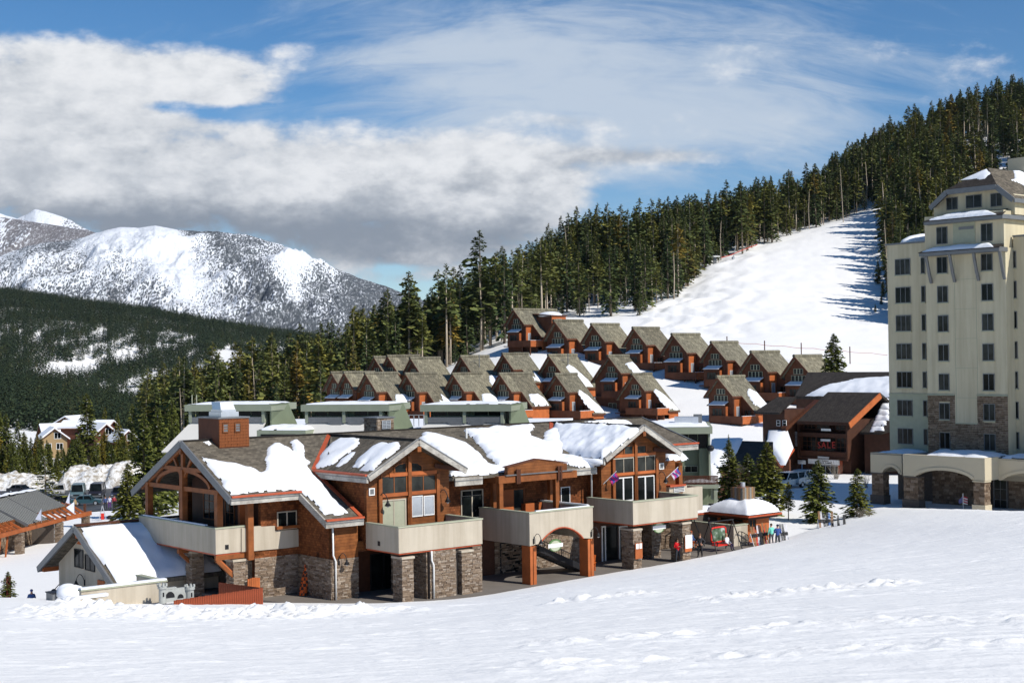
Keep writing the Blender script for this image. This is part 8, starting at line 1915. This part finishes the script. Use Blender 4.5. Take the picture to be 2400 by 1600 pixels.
p = atD(*W4(100, 1390), 104.5); t = thing('marker_post', 'red post standing in the small pine at the left edge', 'post', (p[0], p[1], tz(p[0], p[1]))); m = MB(); m.box(-.13, .13, -.13, .13, -.2, CAMH - (1349 - 853) / F * 104.5 - tz(p[0], p[1])); m.build('post', plain('dull_red', (.35, .06, .04), .7), t)
# ------------------------------------------------------------------ houses in the trees
def house(px, py_base, D, w, dpt, hw_, hr, rz, wallm, label, win_=True):
    p = atD(px, py_base, D); z = p[2]
    t = thing('house', label, 'house', (p[0], p[1], z), rad(rz)); m = MB()
    m.slab([(-w / 2, 0, -3), (w / 2, 0, -3), (w / 2, 0, hw_), (0, 0, hw_ + hr), (-w / 2, 0, hw_)], (0, dpt, 0)); m.build('wall', wallm, t)
    s = hr / (w / 2)
    for sd in (-1, 1):
        e = w / 2 + .7; m = MB(); m.slab([(0, -.7, hw_ + hr + .05), (sd * e, -.7, hw_ + hr - s * e + .05), (sd * e, dpt + .7, hw_ + hr - s * e + .05), (0, dpt + .7, hw_ + hr + .05)], (0, 0, .14)); r = m.build('roof', M_['brown'], t)
        m = MB(); m.slab([(0, -.6, hw_ + hr + .22), (sd * (e - .1), -.6, hw_ + hr - s * e + .25), (sd * (e - .1), dpt + .6, hw_ + hr - s * e + .25), (0, dpt + .6, hw_ + hr + .22)], (0, 0, .4)); m.build('roof_snow', M_['snow'], r)
    if win_:
        for i, (x, zz) in enumerate(((-w * .25, 1.0), (w * .2, 1.0), (w * .12, hw_ - .3 + .4))): window(t, 'v', 0.0, x - .7, x + .7, zz, zz + 1.3, 2, 1, 'white', .1, .08)
    return t
tan = plain('tan_siding', (.33, .23, .12), .8); rb = plain('red_brown_siding', (.11, .04, .025), .8)
house(128, 1062, 345, 5.8, 7, 3.4, 2.2, 25, tan, 'tan house with a snowy gable roof among the pines beyond the car park')
house(155, 1022, 400, 8, 7, 3.0, 2.0, -20, tan, 'low tan house with a brown roof behind the snowy-gabled tan house', False)
house(98, 1045, 365, 5, 6, 3, 2, -60, tan, 'small snow-roofed wing left of the tan house', False)
house(176, 1045, 372, 7, 6, 3, 2.2, 62, tan, 'snow-roofed house right of the tan house, half hidden by pines', False)
house(248, 1062, 335, 5.5, 7, 4.2, 2.2, 40, rb, 'red-brown building with snow on its roofs among the pines, left of two')
house(300, 1078, 318, 4.6, 6, 4.2, 1.9, 35, rb, 'red-brown building with white-framed windows beside the tall pine')
house(262, 1035, 352, 5, 12, 3.5, 1.2, 78, rb, 'long low brown building with a snowy roof behind the two red-brown buildings', False)
def low_roofs():
    with based('porch_building', 'low brown building with a ribbed dark roof and rounded snow, behind the kiosk pines', 'building', 78, 47, 0) as B:
        a = loc(atD(1700, 1075, 172)); u0, v0 = a[0], a[1]
        q = lambda x, y, u: onu(*W6(x, y), u)
        A = loc(atD(1668, 1030, 165)); Bq = loc(atD(1742, 1028, 165)); C = loc(atD(1812, 1035, 170)); D_ = loc(atD(1752, 1100, 155)); E_ = loc(atD(1660, 1092, 155))
        m = MB(); m.slab([tuple(A), tuple(C), tuple(D_), tuple(E_)], (0, 0, -.4)); m.build('roof', M_['roof_dark'], B)
        P = [A, Bq, loc(atD(1728, 1060, 161)), loc(atD(1700, 1098, 155)), E_]; c = sum(P) / 5 + np.array([0, 0, .5]); n = len(P); vs = [tuple(p + np.array([0, 0, .03])) for p in P] + [tuple(p * .8 + c * .2 + np.array([0, 0, .35])) for p in P] + [tuple(c + np.array([0, 0, .2]))]
        m = MB(); m.add(vs, [(i, (i + 1) % n, n + (i + 1) % n, n + i) for i in range(n)] + [(n + i, n + (i + 1) % n, 2 * n) for i in range(n)]); m.build('snow_patch', M_['snow'], B, True)
        m = MB(); m.slab([tuple(p - np.array([0, 0, .45])) for p in (A, C, D_, E_)], (0, 0, -5)); m.build('wall', M_['shop_brown'], B)
    p = atD(1668, 1112, 150); t = thing('snow_mound', 'tall rounded snow heap leaning on the wall right of the green block', 'snow', (p[0], p[1], p[2])); m = MB(); m.ball((0, 0, -.4), 1.0, 1.2, 1.7, 14, 9); m.build('heap', M_['snow'], t, True)
low_roofs()
# ------------------------------------------------------------------ things on the ski run
for i, (px, py0, py1) in enumerate(((1704, 788, 806), (1792, 798, 812), (1878, 803, 819), (1992, 812, 829))):
    D = 300 - i * 2; p = atD(px, py1, D); z = tz(p[0], p[1]); h = (py1 - py0) / F * D; t = thing('fence_post', 'thin dark rope-fence post below the ski run, %s from the left' % ('first', 'second', 'third', 'fourth')[i], 'post', (p[0], p[1], p[2]), 0, 'posts of the rope fence'); m = MB(); m.tube([(0, 0, -2), (0, 0, h)], .11, 8); m.build('post', M_['timber_dark'], t)
pts = []
for k in range(40):
    px = 1704 + (2080 - 1704) * k / 39; D = 300 - k * .15; py = 800 + (830 - 800) * k / 39 + 2.0 * abs(math.sin(k * .45)); pts.append(tuple(atD(px, py, D)))
m = MB(); m.tube(pts, .05, 5); o = m.build('rope', plain('faded_red_rope', (.5, .22, .2), .8)); tag(o, 'faded red rope strung between the posts at the foot of the ski run', 'rope')
p = atD(1718, 600, 474); z = tz(p[0], p[1]); t = thing('snow_gun', 'pale snow gun on a leaning pole at the top left of the ski run', 'snow gun', (p[0], p[1], z)); m = MB(); m.tube([(0, 0, 0), (.9, 0, 4.6)], .12, 8); m.build('pole', M_['galv'], t); m = MB(); m.ball((.1, 0, .5), .6, .6, .5); m.build('base', M_['galv'], t)
p = atD(1675, 606, 470); z = tz(p[0], p[1]); t = thing('lift_hut', 'small pale-roofed hut at the tree line above the ski run', 'hut', (p[0], p[1], z)); m = MB(); m.box(-.5, .5, -.5, .5, 0, 2.2); m.build('wall', M_['metal_grey'], t); m = MB(); m.slab([(-3.2, -1.2, 2.3), (1.6, -1.2, 2.3), (1.6, 1.2, 2.6), (-3.2, 1.2, 2.6)], (0, 0, .3)); m.build('roof', M_['white'], t)
pts = [tuple(atD(px, py, D)) for px, py, D in ((1690, 604, 468), (1712, 598, 470), (1740, 586, 474), (1775, 573, 480))]
m = MB()
for a, b in zip(pts, pts[1:]): m.bar(a, b, .06, .25)
o = m.build('safety_fence', plain('red_netting', (.40, .05, .03), .8)); tag(o, 'low red safety netting along the top left edge of the ski run', 'fence')

# ------------------------------------------------------------------ thin mountain air
def build_haze():
    m = bpy.data.materials.new('mountain_air'); m.use_nodes = True; nt = m.node_tree; nt.nodes.clear()
    o = nt.nodes.new('ShaderNodeOutputMaterial'); v = nt.nodes.new('ShaderNodeVolumePrincipled')
    v.inputs['Color'].default_value = (.72, .82, 1, 1); v.inputs['Density'].default_value = HAZE; v.inputs['Anisotropy'].default_value = .2
    nt.links.new(v.outputs[0], o.inputs['Volume']); b = MB(); b.box(-9000, 9000, -400, 15500, -500, 1600); b.build('haze', m, kind='stuff')
HAZE = 1.5e-5
build_haze()
